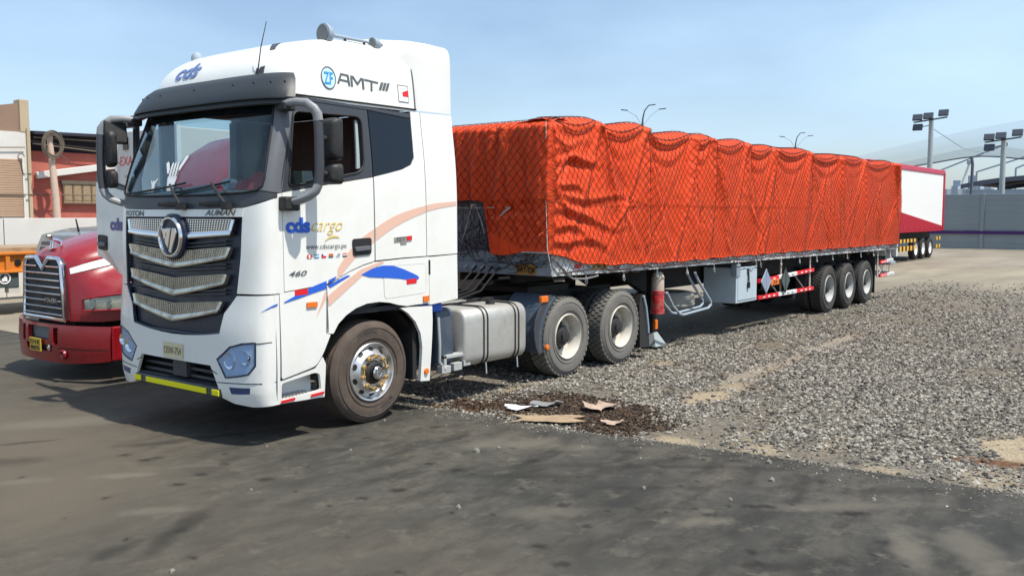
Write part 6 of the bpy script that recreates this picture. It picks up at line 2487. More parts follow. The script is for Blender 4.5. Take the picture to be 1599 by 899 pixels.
# headlamps, white side flash
for s in (-1, 1):
    def FS(u, v, s=s):
        """headlamp surface: u 0..1 along, v 0..1 up"""
        a = .80 + .42 * u
        x = -.735 + .42 * u ** 1.6
        return Vector((x, RY + s * a, .925 + (.15 + .06 * u) * v + .02 * u))
    rows = [[FS(i / 10, j / 4) + Vector((.012 * ((j - 2) / 2) ** 2, 0, 0)) for j in range(5)] for i in range(11)]
    hl = MB().grid(rows)
    hl.grid([[p + Vector((.018, 0, 0)) for p in r] for r in rows])
    ho = hl.build('headlight', 'lamp_glass', red, smooth=50)
    for u in (.28, .62):
        p = FS(u, .5) + Vector((.045, 0, 0))
        MB().lathe([(0, 0), (.05, -.02), (.065, -.05), (.07, -.05)], 18, p, 'x').build('reflector_bowl', 'chrome', ho, smooth=50)
    bk = MB().grid([[p + Vector((.022, 0, 0)) for p in r] for r in rows])
    bk.build('lamp_back', 'sticker_white', ho)
    rim_ = [FS(i / 10, 0) for i in range(11)] + [FS(1, j / 4) for j in range(1, 5)] + [FS(1 - i / 10, 1) for i in range(1, 11)] + [FS(0, 1 - j / 4) for j in range(1, 4)]
    MB().tube(rim_, .016, 6, closed=True).build('lamp_rim', 'red_paint', ho, smooth=50)
    fl_ = MB()
    pts = []
    for i in range(14):
        x = -.76 + 1.5 * i / 13
        a, b = secs[4][0](x), secs[4][1](x)
        a2, b2 = secs[3][0](x), secs[3][1](x)
        f0, f1 = .18, .62
        pts.append([(x, RY + s * (a + (a2 - a) * f0 + .012), b + (b2 - b) * f0), (x, RY + s * (a + (a2 - a) * f1 + .012), b + (b2 - b) * f1)])
    fl_.grid(pts)
    fo = fl_.build('side_flash', 'sticker_white', red, recalc=False)
    if s < 0:
        lettering('VISION', lambda a, b: Vector((-.55 + a, RY - secs[4][0](-.55 + a) - .004 + (secs[4][0](-.55 + a) - secs[3][0](-.55 + a)) * .4, secs[4][1](-.55 + a) + .05 + b)), .22, 'grey_text', fo, hscale=.04)
# hood ornament: small chrome standing dog
od = MB()
c = Vector((-.66, RY, 1.72))
od.tube([c + Vector((-.06, 0, .10)), c + Vector((.0, 0, .085)), c + Vector((.07, 0, .055))], [.022, .034, .028], 8)
od.tube([c + Vector((-.06, 0, .10)), c + Vector((-.085, 0, .145)), c + Vector((-.115, 0, .14))], [.024, .030, .02], 8)
for dx in (-.05, .06):
    for dy in (-.025, .025):
        od.tube([c + Vector((dx, dy, .07)), c + Vector((dx - .015, dy * 1.3, -.02))], .010, 6)
od.add([c + Vector(v) for v in ((-.09, -.06, -.015), (.12, -.05, .02), (.12, .05, .02), (-.09, .06, -.015), (-.09, -.06, -.03), (.12, -.05, .0), (.12, .05, .0), (-.09, .06, -.03))],
       [(0, 1, 2, 3), (4, 7, 6, 5), (0, 4, 5, 1), (1, 5, 6, 2), (2, 6, 7, 3), (3, 7, 4, 0)])
od.build('hood_ornament', 'chrome', red, smooth=40)


# bumper
def BP(d, z):
    return Vector((-.93 + .34 * abs(d / 1.22) ** 2.6 - .02 * math.sin((z - .26) * 6), RY + d, z))


bpoly = [(-1.22, .74), (1.22, .74), (1.2, .40), (1.05, .30), (.7, .25), (-.7, .25), (-1.05, .28), (-1.2, .30)]
B_OPEN = [(-.30, .70), (.30, .70), (.27, .53), (-.27, .53)]
mb = MB()
patch(mb, bpoly, BP, th=.05, cell=(.12, .08), center=(1.0, RY), holes=[B_OPEN, [(-.48, .70), (-.38, .70), (-.38, .50), (-.43, .47), (-.48, .50)], [(.38, .70), (.48, .70), (.48, .50), (.43, .47), (.38, .50)], [(-.36, .47), (.36, .47), (.34, .385), (-.34, .385)]])
rb = mb.build('bumper', 'red_paint', red, smooth=40)
MB().prism([(-.592, .74), (.05, .74), (.05, .33), (-.592, .30)], RY - 1.235, RY - 1.19).build('bumper_side', 'red_paint', rb, bevel=.02)
MB().box(-.86, -.84, RY - .55, RY + .55, .30, .74).build('bumper_backing', 'black_plastic', red)
MB().box(-.865, -.855, RY - .30, RY + .30, .53, .70).build('intake', 'interior_grey', red)
MB().grid([[BP(-1.2 + .1 * i, .44 + q) + Vector((-.01, 0, 0)) for q in (-.006, .006)] for i in range(8)]).build('bumper_line', 'seal_black', rb)
for d in (-.235, .235):
    MB().lathe([(0, -.03), (.045, -.02), (.055, .02)], 16, (-.905, RY + d, .43), 'x').build('fog_light', 'chrome', rb, smooth=50)
MB().lathe([(.03, 0), (.05, -.03), (.06, -.025), (.065, 0)], 18, BP(-.58, .365), 'x').build('tow_hole', 'red_paint', rb, smooth=50)
pm = MB().box(-.985, -.975, RY - .155, RY + .155, .375, .545)
pm.build('number_plate', 'plate_yellow', rb, bevel=.004)
lettering('D1E', lambda a, b: Vector((-.989, RY + .125 - a, .467 + b)), .25, 'seal_black', rb, hscale=.075, bold=.03)
lettering('805', lambda a, b: Vector((-.989, RY + .125 - a, .392 + b)), .25, 'seal_black', rb, hscale=.075, bold=.03)
# cab with sloping high roof
cab = MB()
CS = [(1.10, 1.02, 1.2, 2.15), (1.30, 1.05, 1.2, 2.62), (1.42, 1.08, 1.2, 2.75), (1.75, 1.10, 1.2, 3.08), (2.15, 1.10, 1.2, 3.32), (2.6, 1.10, 1.2, 3.42), (4.2, 1.10, 1.2, 3.42)]
rows = []
for x, hw_, zb_, zt_ in CS:
    r = []
    for k in range(25):
        ph = math.pi * k / 24
        c_, s_ = math.cos(ph), math.sin(ph)
        r.append((x, RY + math.copysign(abs(c_) ** .36, c_) * hw_, zb_ + (zt_ - zb_) * abs(s_) ** .36))
    rows.append(r)
cab.grid(rows)
cab.add(rows[0], [tuple(range(25))])
cab.build('cab', 'red_paint', red, smooth=45)
wsr = MB().add([(1.09, RY - .85, 2.17), (1.09, RY + .85, 2.17), (1.285, RY + .82, 2.58), (1.285, RY - .82, 2.58)], [(0, 1, 2, 3)])
wsr.build('windscreen', 'dark_glass', red)
for y in (RY - 1.2, RY + 1.2):
    mb = tyre_mesh(.50, .28, 'rib', 'tyre_dark')
    s = 1 if y < RY else -1
    mb.lathe([(.28, .03), (.24, .06), (.1, .04), (0, .04)], 28)
    mb.v = [(v[0] + .35, y + .05 * s + s * v[1], v[2] + .5) for v in mb.v]
    mb.build('wheel', 'tyre_dark', red, smooth=35)
ch = MB()
ch.box(-.7, 6.5, RY - .5, RY + .5, .55, .95)
ch.build('chassis_frame', 'chassis', red)
MB().box(4.3, 17.0, RY - 1.2, RY + 1.2, .75, 1.45).build('added_dark_bed', 'chassis', red)  # unseen bed, added to block bright ground and darken the gap under the flatbed
for x in (5.6, 6.95):
    MB().lathe([(.1, 0), (.48, 0), (.5, .05), (.5, .5), (.48, .55), (.1, .55)], 24, (x, RY - 1.2, .5), 'y').build('wheel', 'tyre_dark', red, smooth=40)

# ================================================================== LEFT BACKGROUND
ot = thing('orange_trailer', 'orange steel low trailer standing behind the red truck', 'trailer', (3, 14.6, 0))
ob = MB()
ob.box(-6, 9, 14.0, 14.10, .92, 1.30)
ob.box(-6, 9, 13.92, 14.12, 1.27, 1.33)
ob.box(-6, 9, 13.92, 14.12, .88, .93)
ob.build('side_beam', 'orange_steel', ot, bevel=.01)
MB().box(-6, 9, 14.05, 16.2, 1.32, 1.42).build('deck', 'cardboard', ot)
for k in range(10):
    x = -5.2 + 1.5 * k
    MB().box(x, x + .09, 13.94, 14.0, .93, 1.27).build('stiffener', 'orange_steel', ot)
    rf_ = MB().box(x + .45, x + .68, 13.985, 13.998, 1.07, 1.17).build('reflector', 'white_reflective', ot)
    MB().box(x + .68, x + .90, 13.985, 13.998, 1.07, 1.17).build('reflector', 'red_reflective', ot)
    MB().lathe([(0, -.01), (.07, -.008), (.075, .0)], 14, (x + .27, 13.99, 1.09), 'y').build('lashing_hole', 'seal_black', ot)
bx_ = MB().box(-1.2, 2.58, 13.98, 14.8, .56, .90).build('storage_box', 'slate_green', ot, bevel=.02)
MB().lathe([(.10, -.01), (.115, -.016), (.13, -.01)], 28, (2.27, 13.975, .765), 'y').build('box_emblem', 'sticker_white', bx_)
MB().prism([(2.21, .70), (2.33, .70), (2.32, .80), (2.28, .85), (2.26, .78), (2.22, .76)], 13.965, 13.975).build('box_emblem', 'sticker_white', bx_)
for x in (2.42, 2.54, -.6, 6.0, 7.2):
    R_ = .06 if abs(x - 2.48) < .2 else .45
    MB().lathe([(0, -.04), (R_ * .5, -.04), (R_ * .9, -.03), (R_, 0), (R_, .05), (0, .06)], 20, (x, 14.1 if R_ < .1 else 14.3, .50 if R_ < .1 else .45), 'y').build('wheel', 'tyre_dark', ot, smooth=40)
MB().box(2.36, 2.60, 14.0, 14.2, .44, .56).build('caster_frame', 'rope_pale', ot)
for x in (-5, 4.2):
    MB().box(x, x + .2, 14.2, 15.8, .05, .9).build('stand', 'chassis', ot)

wl_ = thing('white_fence_wall', 'white panelled boundary wall running behind the orange trailer', 'wall', (3, 18, 0))
k = 0
for x in np.arange(-9, 24, 2.6):
    MB().box(x + .012, x + 2.588, 18.0 + .012 * (k % 2), 18.15, .0, 2.02 + .012 * ((k * 7) % 3)).build('wall_panel', 'house_white', wl_, bevel=.01)
    k += 1
MB().tube([(4.55 + .16 * math.cos(t), 17.97, 1.08 + .16 * math.sin(t)) for t in np.linspace(0, math.pi, 12)], .02, 6).build('hook', 'seal_black', wl_)
MB().box(6.7, 6.78, 17.9, 17.99, 1.9, 2.5).build('pipe_stub', 'house_white', wl_)

ca = thing('parked_car', 'tall grey car with an aerial half hidden behind the red bonnet', 'car', (4.6, 11.6, 0))
car = MB()
prof = [(1.66, 1.52), (1.76, 1.74), (2.3, 1.86), (3.6, 1.93), (4.4, 1.80), (5.0, 1.25), (5.9, 1.08), (6.1, .7), (6.0, .35), (1.6, .35), (1.55, .8), (1.60, 1.2)]
n = len(prof)
vs = []
for y, k in ((10.75, .93), (10.80, 1.0), (12.35, 1.0), (12.40, .93)):
    for a, b in prof:
        vs.append((4.6 + (a - 4.0) * (k * .02 + .98), y, .8 + (b - .8) * k))
fs = [tuple(range(n)), tuple(range(4 * n - 1, 3 * n - 1, -1))]
for i in range(3):
    for j in range(n):
        fs.append((i * n + j, i * n + (j + 1) % n, (i + 1) * n + (j + 1) % n, (i + 1) * n + j))
car.add(vs, fs).build('body', 'car_grey', ca, smooth=40, bevel=.02)
MB().prism([(2.45, 1.22), (2.57, 1.66), (3.9, 1.76), (4.85, 1.68), (5.35, 1.24)], 10.74, 10.76).build('side_window', 'dark_glass', ca)
MB().add([(2.20, 10.9, 1.26), (2.20, 12.25, 1.26), (2.28, 12.2, 1.60), (2.28, 10.95, 1.60)], [(0, 1, 2, 3)]).build('rear_window', 'dark_glass', ca)
for x in (2.95, 5.8):
    for y in (10.72, 12.3):
        MB().lathe([(0, 0), (.2, -.01), (.3, 0), (.31, .05), (.31, .16), (0, .16)], 22, (x, y, .31), 'y').build('wheel', 'tyre_dark', ca, smooth=40)
MB().tube([(2.60, 11.3, 1.80), (2.55, 11.3, 2.06)], [.022, .012], 6).build('aerial', 'seal_black', ca)

ctn = thing('white_container', 'white site container with red lettering seen through the open cab door', 'container', (6, 12.2, 0))
MB().box(4.20, 9.3, 10.25, 12.66, .15, 3.95).build('shell', 'house_white', ctn, bevel=.02)
for y in (10.25, 12.63):
    MB().box(4.16, 4.26, y - .03, y + .06, .1, 3.98).build('corner_post', 'white_plain', ctn)
MB().box(4.175, 4.195, 12.16, 12.36, 3.55, 3.82).build('window', 'dark_glass', ctn)
MB().box(4.18, 4.198, 10.3, 12.6, 2.52, 2.55).build('joint_strip', 'interior_grey', ctn)
lettering('-EXAL', lambda a, b: Vector((4.19, 12.62 - a, 3.215 + b)), .74, 'red_reflective', ctn, hscale=.28, shear=.1)
lettering('ULIX', lambda a, b: Vector((4.19, 12.36 - a, 2.95 + b)), .36, 'grey_text', ctn, hscale=.085)
for x in (4.5, 8.9):
    MB().box(x, x + .3, 10.4, 12.5, 0, .15).build('skid', 'chassis', ctn)

wh = thing('white_house', 'white building with tan roller shutter and beige roof parapet at far left', 'house', (6, 33, 0))
MB().box(-6, 10.0, 30, 36, 0, 5.30).build('wall', 'house_white', wh)
MB().box(10.0, 10.12, 29.9, 36, 0, 5.45).build('corner_column', 'house_cream', wh)
MB().prism([(-6, 5.3), (9.85, 5.3), (9.85, 6.42), (9.0, 6.25), (-6, 5.0)], 30.05, 30.35).build('parapet', 'house_tan', wh)
MB().box(9.80, 10.15, 29.98, 30.5, 5.30, 6.55).build('parapet_post', 'house_cream', wh, bevel=.02)
MB().box(-6, 9.86, 29.95, 30.5, 6.40, 6.48).v
for k in range(24):
    z = 2.05 + .092 * k
    MB().box(7.2, 9.78, 29.93, 29.99, z, z + .085).build('shutter_slat', 'shutter_tan', wh, bevel=.012)
MB().box(9.79, 9.86, 29.92, 30.0, 1.9, 4.3).build('shutter_guide', 'house_white', wh)
cb = MB()
cb.tube([(4, 29.9, 4.62), (7, 29.9, 4.55), (9.9, 29.9, 4.72)], .02, 5)
cb.tube([(4, 29.9, 2.95), (8, 29.9, 2.90), (14, 29.85, 2.93)], .02, 5)
cb.tube([(9.75 + .12 * math.cos(t), 29.9, 4.35 + .12 * math.sin(t)) for t in np.linspace(0, 5, 12)], .018, 5)
cb.tube([(9.72, 29.9, 4.2), (9.8, 29.9, 3.7), (10.1, 29.88, 3.72)], .018, 5)
cb.build('cable', 'cable_grey', wh)

rh = thing('red_house', 'faded red house with dark roof and tan window beside the white building', 'house', (13, 33, 0))
MB().box(10.14, 19, 30.2, 36, 0, 4.62).build('wall', 'house_red', rh)
MB().box(10.2, 19, 30.6, 36, 4.62, 5.3).build('upper_wall', 'roof_dark', rh)
MB().add([(10.2, 29.7, 5.36), (19, 29.7, 5.50), (19, 36, 5.9), (10.2, 36, 5.75), (10.2, 29.7, 5.24), (19, 29.7, 5.38), (19, 36, 5.8), (10.2, 36, 5.65)],
         [(0, 1, 2, 3), (4, 7, 6, 5), (0, 4, 5, 1), (1, 5, 6, 2), (2, 6, 7, 3), (3, 7, 4, 0)]).build('roof', 'roof_dark', rh)
for z0, z1, y in ((5.12, 5.25, 29.8), (4.98, 4.75, 30.0), (4.88, 4.62, 29.9)):
    MB().tube([(10.2, y, z0), (14, y, z1 if z1 < 5 else z0)], .03, 5).build('roof_batten', 'cable_grey', rh)
MB().bar((10.35, 30.05, 3.66), (14.0, 30.05, 4.24), .20, .26).build('drain_beam', 'house_white', rh, bevel=.02)
win = MB().box(11.40, 12.95, 30.10, 30.2, 2.62, 3.40).build('window', 'window_tan', rh)
MB().box(11.34, 13.0, 30.05, 30.2, 3.36, 3.50).build('window_lintel', 'cable_grey', rh)
for x in (11.42, 11.80, 12.18, 12.56, 12.94):
    MB().box(x - .02, x + .02, 30.07, 30.12, 2.62, 3.38).build('window_bar', 'cable_grey', win)
for x in (11.62, 12.0, 12.38, 12.76):
    MB().box(x - .15, x + .15, 30.085, 30.1, 2.70, 3.30).build('window_pane', 'cardboard', win)
MB().box(11.38, 13.0, 30.05, 30.2, 2.55, 2.62).build('window_sill', 'house_tan', rh)

up = thing('utility_pole', 'pale wooden utility pole leaning slightly in front of the red house', 'pole', (10.8, 29.3, 0))
MB().tube([(10.80, 29.3, 0), (10.72, 29.3, 2.8), (10.56, 29.3, 5.32)], [.16, .14, .10], 10).build('shaft', 'wood_post', up, smooth=50)
cc = MB()
rc = np.random.RandomState(8)
for i in range(9):
    dx, dz, rr_ = rc.uniform(-.05, .05), rc.uniform(-.06, .06), rc.uniform(.36, .46)
    cc.tube([(10.60 + dx + rr_ * .88 * math.cos(t), 29.12 - .05 * rc.rand(), 4.80 + dz + rr_ * 1.1 * math.sin(t)) for t in np.linspace(0, 2 * math.pi, 22, endpoint=False)], .022, 5, closed=True)
cc.tube([(10.8, 29.1, 4.5), (11.2, 29.1, 4.2), (11.3, 29.1, 4.05)], .02, 5)
tag(cc.build('cable_coil', 'cable_grey', smooth=50), 'thick coil of grey cable hung on the utility pole', 'cable')

# ================================================================== RIGHT BACKGROUND
wt = thing('box_trailer', 'white box semi-trailer with red trim parked beyond the orange load', 'trailer', (34, 6, 0))
MB().box(31.5, 43.9, 4.70, 7.2, 1.42, 4.28).build('box_body', 'white_plain', wt)
MB().box(31.5, 43.95, 4.66, 7.24, 4.12, 4.36).build('top_trim', 'trailer_pink_red', wt, bevel=.03)
MB().prism([(31.5, 2.66), (43.72, 1.56), (43.72, 1.44), (31.5, 1.36)], 4.675, 4.70).build('lower_trim', 'trailer_red', wt)
MB().box(43.72, 43.97, 4.66, 7.24, 1.36, 4.2).build('rear_frame', 'trailer_red', wt)
MB().box(31.5, 43.9, 4.68, 4.76, 1.32, 1.44).build('lower_rail', 'trailer_red', wt)
for x in np.arange(32, 43.8, .95):
    MB().box(x, x + .10, 4.655, 4.672, 1.48, 1.56).build('marker_stud', 'trailer_pink_red', wt)
MB().box(32, 43.5, 5.2, 6.7, .95, 1.34).build('chassis_frame', 'chassis', wt)
for x in (39.45, 40.75, 42.05):
    wo = MB().lathe([(.30, .06), (.28, .0), (.26, .02), (.2, .10), (.08, .10), (0, .09)], 28, (x, 4.82, .5), 'y').build('wheel', 'sticker_white', wt, smooth=40)
    t_ = tyre_mesh(.5, .28, 'rib', 'tyre_dark')
    t_.v = [(v[0] + x, v[1] + 4.8, v[2] + .5) for v in t_.v]
    t_.build('tyre', 'rubber', wo, smooth=40)
    t2 = MB().lathe([(.1, 0), (.48, 0), (.5, .04), (.5, .55), (.48, .6), (.1, .6)], 28, (x, 6.5, .5), 'y')
    t2.build('inner_tyre', 'rubber', wt, smooth=40)
for z in (.58, .93):
    for i in range(16):
        a = 34.4 + .29 * i
        MB().bar((a, 4.76, z), (a + .29, 4.76, z), .05, .16 if z > .8 else .22).build('guard_rail', 'guard_yellow' if i % 2 else 'seal_black', wt)
for z in (.55, .95):
    for i in range(3):
        a = 42.9 + .26 * i
        MB().bar((a, 4.76, z), (a + .26, 4.76, z), .05, .17).build('guard_rail', 'guard_yellow' if i % 2 == 0 else 'seal_black', wt)
MB().box(35.2, 35.45, 4.8, 5.0, .1, 1.3).build('landing_leg', 'haze_metal', wt)
MB().box(35.0, 35.7, 4.7, 5.1, .0, .1).build('leg_foot', 'haze_metal', wt)

cwall = thing('concrete_wall', 'grey precast concrete perimeter wall with purple stripe at far right', 'wall', (56, 2, 0))
slab_me = None
bays = list(np.arange(-26, 22, 3.9))
for bi, y in enumerate(bays):
    MB().box(55.86, 56.14, y - .11, y + .11, 0, 3.42).build('wall_post', 'wall_grey', cwall, bevel=.015)
    for k in range(9):
        if slab_me is None:
            o = MB().box(55.93, 56.07, y + .112, y + 3.788, 0, .37).build('wall_slab', 'wall_grey', cwall, bevel=.012)
            slab_me = o
            base = o.location.copy()
            y_base = y
        else:
            o = slab_me.copy()
            COL.objects.link(o)
            o.location = (base.x + rnd.uniform(-.012, .012), base.y + (y - y_base), base.z + .376 * k)
    MB().box(55.90, 55.925, y + .112, y + 3.788, .93, 1.12).build('stripe_board', 'wall_purple', cwall)
MB().box(55.84, 55.858, bays[0], bays[-1] + 3.9, .93, 1.12).build('stripe_board', 'wall_purple', cwall)


def flood_pole(x, y, h, lab):
    t = thing('floodlight_pole', lab, 'light pole', (x, y, 0), 'floodlight poles')
    MB().tube([(x, y, 0), (x, y, h)], [.19, .15], 12).build('shaft', 'pole_grey', t, smooth=50)
    MB().bar((x - .15, y - 1.0, h - .05), (x - .15, y + 1.05, h - .28), .09, .09).build('crossarm', 'lamp_dark', t)
    for dy, dz in ((-.80, .22), (.12, .08), (.78, .02), (.75, -.62)):
        q = MB().obox((x - .32, y + dy, h + dz), (.16, .60, .42), Matrix.Rotation(R(25), 3, 'Y'))
        hd_ = q.build('lamp_head', 'lamp_dark', t, bevel=.02)
        g_ = MB().obox((x - .40, y + dy, h + dz - .06), (.02, .52, .32), Matrix.Rotation(R(25), 3, 'Y'))
        g_.build('lamp_glass', 'dark_glass', hd_)
    MB().bar((x - .15, y + .75, h - .62), (x - .05, y, h - .5), .05, .05).build('bracket', 'lamp_dark', t)
    return t


flood_pole(58.0, 8.85, 8.45, 'taller floodlight pole behind the wall, nearer the white box trailer')
flood_pole(58.0, 4.55, 6.95, 'shorter floodlight pole behind the wall near the right edge')


def street_lamp(x, y, h, lab):
    t = thing('street_lamp', lab, 'street lamp', (x, y, 0), 'distant street lamps')
    MB().tube([(x, y, 0), (x, y, h - 1.3), (x + .02, y - .02, h - .8), (x + .08, y - .10, h - .35), (x + .25, y - .30, h)], [.11, .07, .05, .04, .03], 8).build('mast', 'lamp_dark', t, smooth=50)
    for dx, dy, dz in ((.38, -.46, .02), (.78, -.98, -.22), (-.72, .88, -.30)):
        c_ = Vector((x + dx, y + dy, h + dz))
        d_ = Vector((.62, -.78, .10 if dx > 0 else -.10)) * .22
        MB().bar(c_ - d_, c_ + d_, .14, .06).build('lamp_head', 'lamp_dark', t, bevel=.02)
    MB().tube([(x, y, h - 1.3), (x + .35, y - .45, h - .6), (x + .62, y - .80, h - .26)], .015, 6).build('arm', 'haze_metal', t, smooth=50)
    MB().tube([(x, y, h - 1.3), (x - .25, y + .32, h - .65), (x - .58, y + .72, h - .36)], .02, 6).build('arm', 'haze_metal', t, smooth=50)
    return t


street_lamp(44.2, 22.5, 8.95, 'nearer three-arm street lamp rising above the front of the orange load')
street_lamp(69.4, 22.3, 8.95, 'farther three-arm street lamp above the middle of the orange load')

# shade netting strung beyond the wall
sn = bpy.data.materials.new('shade_net')
sn.use_nodes = True
nt = sn.node_tree
nt.nodes.clear()
o_ = nt.nodes.new('ShaderNodeOutputMaterial')
a_ = nt.nodes.new('ShaderNodeBsdfTransparent')
b_ = nt.nodes.new('ShaderNodeBsdfDiffuse')
b_.inputs['Color'].default_value = (0.20, 0.23, 0.27, 1)
m_ = nt.nodes.new('ShaderNodeMixShader')
m_.inputs[0].default_value = 0.22
nt.links.new(a_.outputs[0], m_.inputs[1])
nt.links.new(b_.outputs[0], m_.inputs[2])
nt.links.new(m_.outputs[0], o_.inputs['Surface'])
MATS['shade_net'] = sn
shn = thing('shade_net', 'pale translucent netting slung in the sky beyond the grey wall', 'netting', (75, 4, 0))
tp_ = pchip([-16, -6, 0, 6.2, 10.7, 15.7, 18.8, 24], [12.2, 11.1, 10.3, 9.5, 8.8, 7.85, 7.2, 6.3])
lo_ = pchip([-16, -6, 0, 6.1, 7.8, 9.2, 13.6, 18.8, 24], [5.2, 5.7, 6.1, 6.45, 6.68, 6.78, 6.25, 5.6, 5.2])
rows = []
for k in range(50):
    y = -16 + 40 * k / 49
    rows.append([(75 - 1.0 * math.sin(math.pi * q / 6), y, lo_(y) + (tp_(y) - lo_(y)) * q / 6) for q in range(7)])
MB().grid(rows).build('netting', 'shade_net', shn, smooth=60)
MB().tube([(75, y, lo_(y)) for y in np.linspace(-16, 24, 60)], .06, 6).build('lower_cable', 'haze_dark', shn)
rows = [[(74.9, y, lo_(y)), (74.9, y, lo_(y) + .35 + .5 * max(0, 1 - abs((y - 8) / 9)))] for y in np.linspace(-16, 24, 50)]
MB().grid(rows).build('net_hem', 'shade_net', shn)
MB().tube([(75, 24, 5.2), (75, 24, 0)], .15, 8).build('net_post', 'pole_grey', shn)
MB().tube([(75, -16, 12.2), (75, -16, 0)], .15, 8).build('net_post', 'pole_grey', shn)
MB().tube([(58, 8.85, 7.8), (66, 8.6, 6.9), (75, 7.5, 6.7)], .025, 5).build('stay_wire', 'haze_metal', shn)

# harbour silhouettes
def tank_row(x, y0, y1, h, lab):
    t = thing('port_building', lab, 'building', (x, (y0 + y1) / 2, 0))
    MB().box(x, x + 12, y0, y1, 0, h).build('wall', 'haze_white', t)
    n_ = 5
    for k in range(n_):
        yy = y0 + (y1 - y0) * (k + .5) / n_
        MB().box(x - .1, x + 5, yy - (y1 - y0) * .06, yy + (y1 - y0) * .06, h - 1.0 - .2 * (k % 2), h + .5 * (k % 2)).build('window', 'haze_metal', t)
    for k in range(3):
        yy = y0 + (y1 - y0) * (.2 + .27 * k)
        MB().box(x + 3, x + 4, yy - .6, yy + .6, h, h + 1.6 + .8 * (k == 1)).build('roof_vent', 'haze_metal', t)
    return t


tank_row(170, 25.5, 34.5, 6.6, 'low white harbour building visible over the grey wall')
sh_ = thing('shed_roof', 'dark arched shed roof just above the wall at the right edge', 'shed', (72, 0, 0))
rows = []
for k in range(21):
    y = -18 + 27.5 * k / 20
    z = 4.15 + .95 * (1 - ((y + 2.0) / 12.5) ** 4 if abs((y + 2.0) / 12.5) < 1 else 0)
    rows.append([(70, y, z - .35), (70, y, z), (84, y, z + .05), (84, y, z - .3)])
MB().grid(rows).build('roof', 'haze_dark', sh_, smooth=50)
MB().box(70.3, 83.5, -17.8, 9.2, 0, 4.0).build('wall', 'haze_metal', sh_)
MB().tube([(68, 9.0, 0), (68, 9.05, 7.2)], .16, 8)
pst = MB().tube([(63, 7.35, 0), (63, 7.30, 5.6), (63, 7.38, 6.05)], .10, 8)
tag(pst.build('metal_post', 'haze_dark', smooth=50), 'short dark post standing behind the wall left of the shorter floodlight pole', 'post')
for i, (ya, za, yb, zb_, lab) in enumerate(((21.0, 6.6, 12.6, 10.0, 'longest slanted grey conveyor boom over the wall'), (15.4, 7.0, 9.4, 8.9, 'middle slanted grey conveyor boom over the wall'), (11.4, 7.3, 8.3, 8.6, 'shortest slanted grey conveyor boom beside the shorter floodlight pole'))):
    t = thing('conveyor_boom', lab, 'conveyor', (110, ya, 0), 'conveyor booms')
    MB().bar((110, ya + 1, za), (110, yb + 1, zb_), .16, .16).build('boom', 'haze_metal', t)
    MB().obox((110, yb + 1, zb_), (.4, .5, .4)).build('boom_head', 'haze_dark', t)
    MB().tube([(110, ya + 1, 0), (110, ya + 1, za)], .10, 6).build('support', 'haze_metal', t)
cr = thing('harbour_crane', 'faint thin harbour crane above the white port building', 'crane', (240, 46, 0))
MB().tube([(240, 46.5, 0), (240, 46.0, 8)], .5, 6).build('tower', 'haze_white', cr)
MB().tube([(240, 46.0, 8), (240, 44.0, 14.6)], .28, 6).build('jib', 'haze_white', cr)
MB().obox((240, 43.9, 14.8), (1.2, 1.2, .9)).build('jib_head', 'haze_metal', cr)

# ================================================================== LITTER AND PEBBLES
def sheet(name, m_, x, y, rot, w, h, lab, cat, curl=.03, t=.004, z=.0):
    mb = MB()
    P_ = [[], []]
    for i in range(7):
        r0, r1 = [], []
        for j in range(5):
            u, v = i / 6 - .5, j / 4 - .5
            a = u * w * (1 + .22 * math.sin(6 * v + 4 * x))
            b = v * h * (1 + .3 * math.sin(7 * u + 5 * y) + .2 * math.sin(17 * u + 3 * x))
            zz = z + .016 + curl * (u * u * 2 + .35 * math.sin(5 * u + 3 * v + x))
            px_ = x + a * math.cos(rot) - b * math.sin(rot)
            py_ = y + a * math.sin(rot) + b * math.cos(rot)
            r0.append((px_, py_, zz))
            r1.append((px_, py_, zz + t))
        P_[0].append(r0)
        P_[1].append(r1)
    mb.grid(P_[0])
    mb.grid(P_[1])
    for a in (0, 6):
        mb.grid([P_[0][a], P_[1][a]])
    for b in (0, 4):
        mb.grid([[P_[0][i][b] for i in range(7)], [P_[1][i][b] for i in range(7)]])
    return tag(mb.build(name, m_, smooth=40), lab, cat)


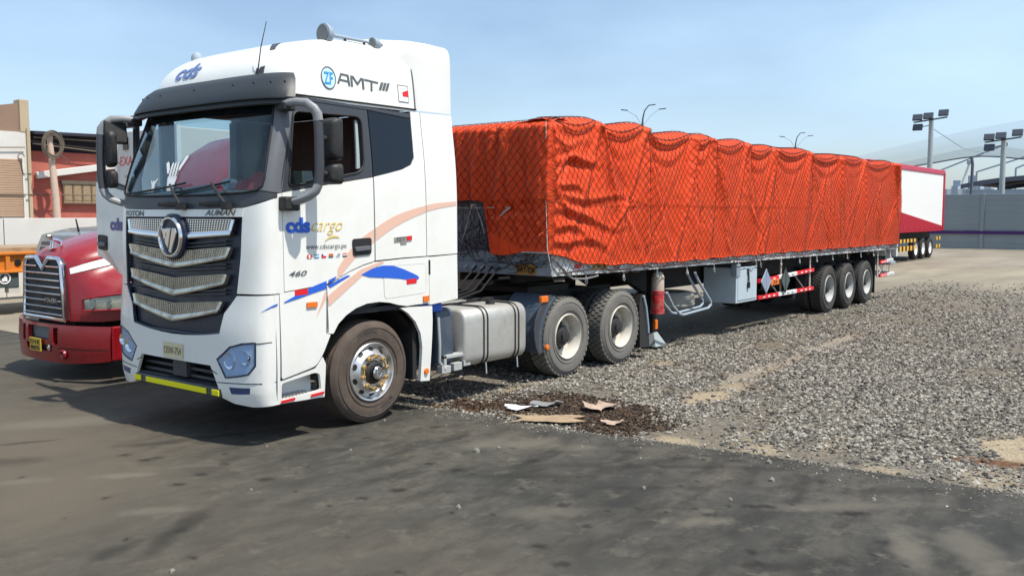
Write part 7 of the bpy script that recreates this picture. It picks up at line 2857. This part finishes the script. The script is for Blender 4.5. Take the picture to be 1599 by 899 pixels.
sheet('cardboard_piece', 'paper_pink', 2.02, -1.42, -.3, .34, .26, 'pinkish cardboard flap on the dark debris near the drive wheels', 'cardboard', .08)
sheet('paper_scrap', 'paper_white', 1.46, -.76, -.85, .32, .11, 'crumpled bluish-white paper scrap on the debris', 'paper', .05)
sheet('cardboard_piece', 'cardboard', 1.20, -1.30, -.95, .66, .30, 'large sandy cardboard sheet lying at the pavement edge', 'cardboard', .012)
sheet('cardboard_piece', 'paper_pink', 1.48, -1.94, -.6, .22, .13, 'small pale cardboard scrap farthest right on the dark debris', 'cardboard', .03)
sheet('cloth_rag', 'rope_grey', 1.80, -.86, -.6, .34, .16, 'grey rag half buried in the debris behind the paper scrap', 'rag', .05)
PB = [(-.25, -1.56, .035), (-1.53, -2.47, .024), (.55, -4.01, .026), (1.05, -3.78, .026), (1.1, -4.26, .022), (.55, -4.81, .02), (-.02, -1.63, .02), (-.12, -3.96, .018), (-.27, -3.3, .02), (-3.5, -1.91, .022), (.12, .02, .018), (.84, -.04, .02), (.80, -.45, .02), (.5, -2.2, .016), (-.9, -.6, .014), (-2.2, -.9, .012), (-1.3, .1, .014), (.95, -.25, .018)]
ob_ = [Vector((1, 0, 0)), Vector((.3, .95, 0)), Vector((-.8, .6, 0)), Vector((-.8, -.6, 0)), Vector((.3, -.95, 0))]
for i, (x, y, r) in enumerate(PB):
    rr_ = random.Random(i)
    mb = MB()
    ring0 = [Vector((x, y, 0)) + v * r * rr_.uniform(.8, 1.2) for v in ob_]
    ring1 = [Vector((x, y, r * rr_.uniform(.5, .8))) + v * r * rr_.uniform(.7, 1.0) for v in ob_]
    ring2 = [Vector((x, y, r * rr_.uniform(1.0, 1.25))) + v * r * rr_.uniform(.2, .5) for v in ob_]
    vs = ring0 + ring1 + ring2
    fs = [(a, (a + 1) % 5, 5 + (a + 1) % 5, 5 + a) for a in range(5)] + [(5 + a, 5 + (a + 1) % 5, 10 + (a + 1) % 5, 10 + a) for a in range(5)] + [(10, 11, 12, 13, 14)]
    mb.add(vs, fs)
    tag(mb.build('pebble', 'stones'), 'small loose grey pebble lying on the dark pavement', 'pebble', 'pebbles strewn on the pavement')
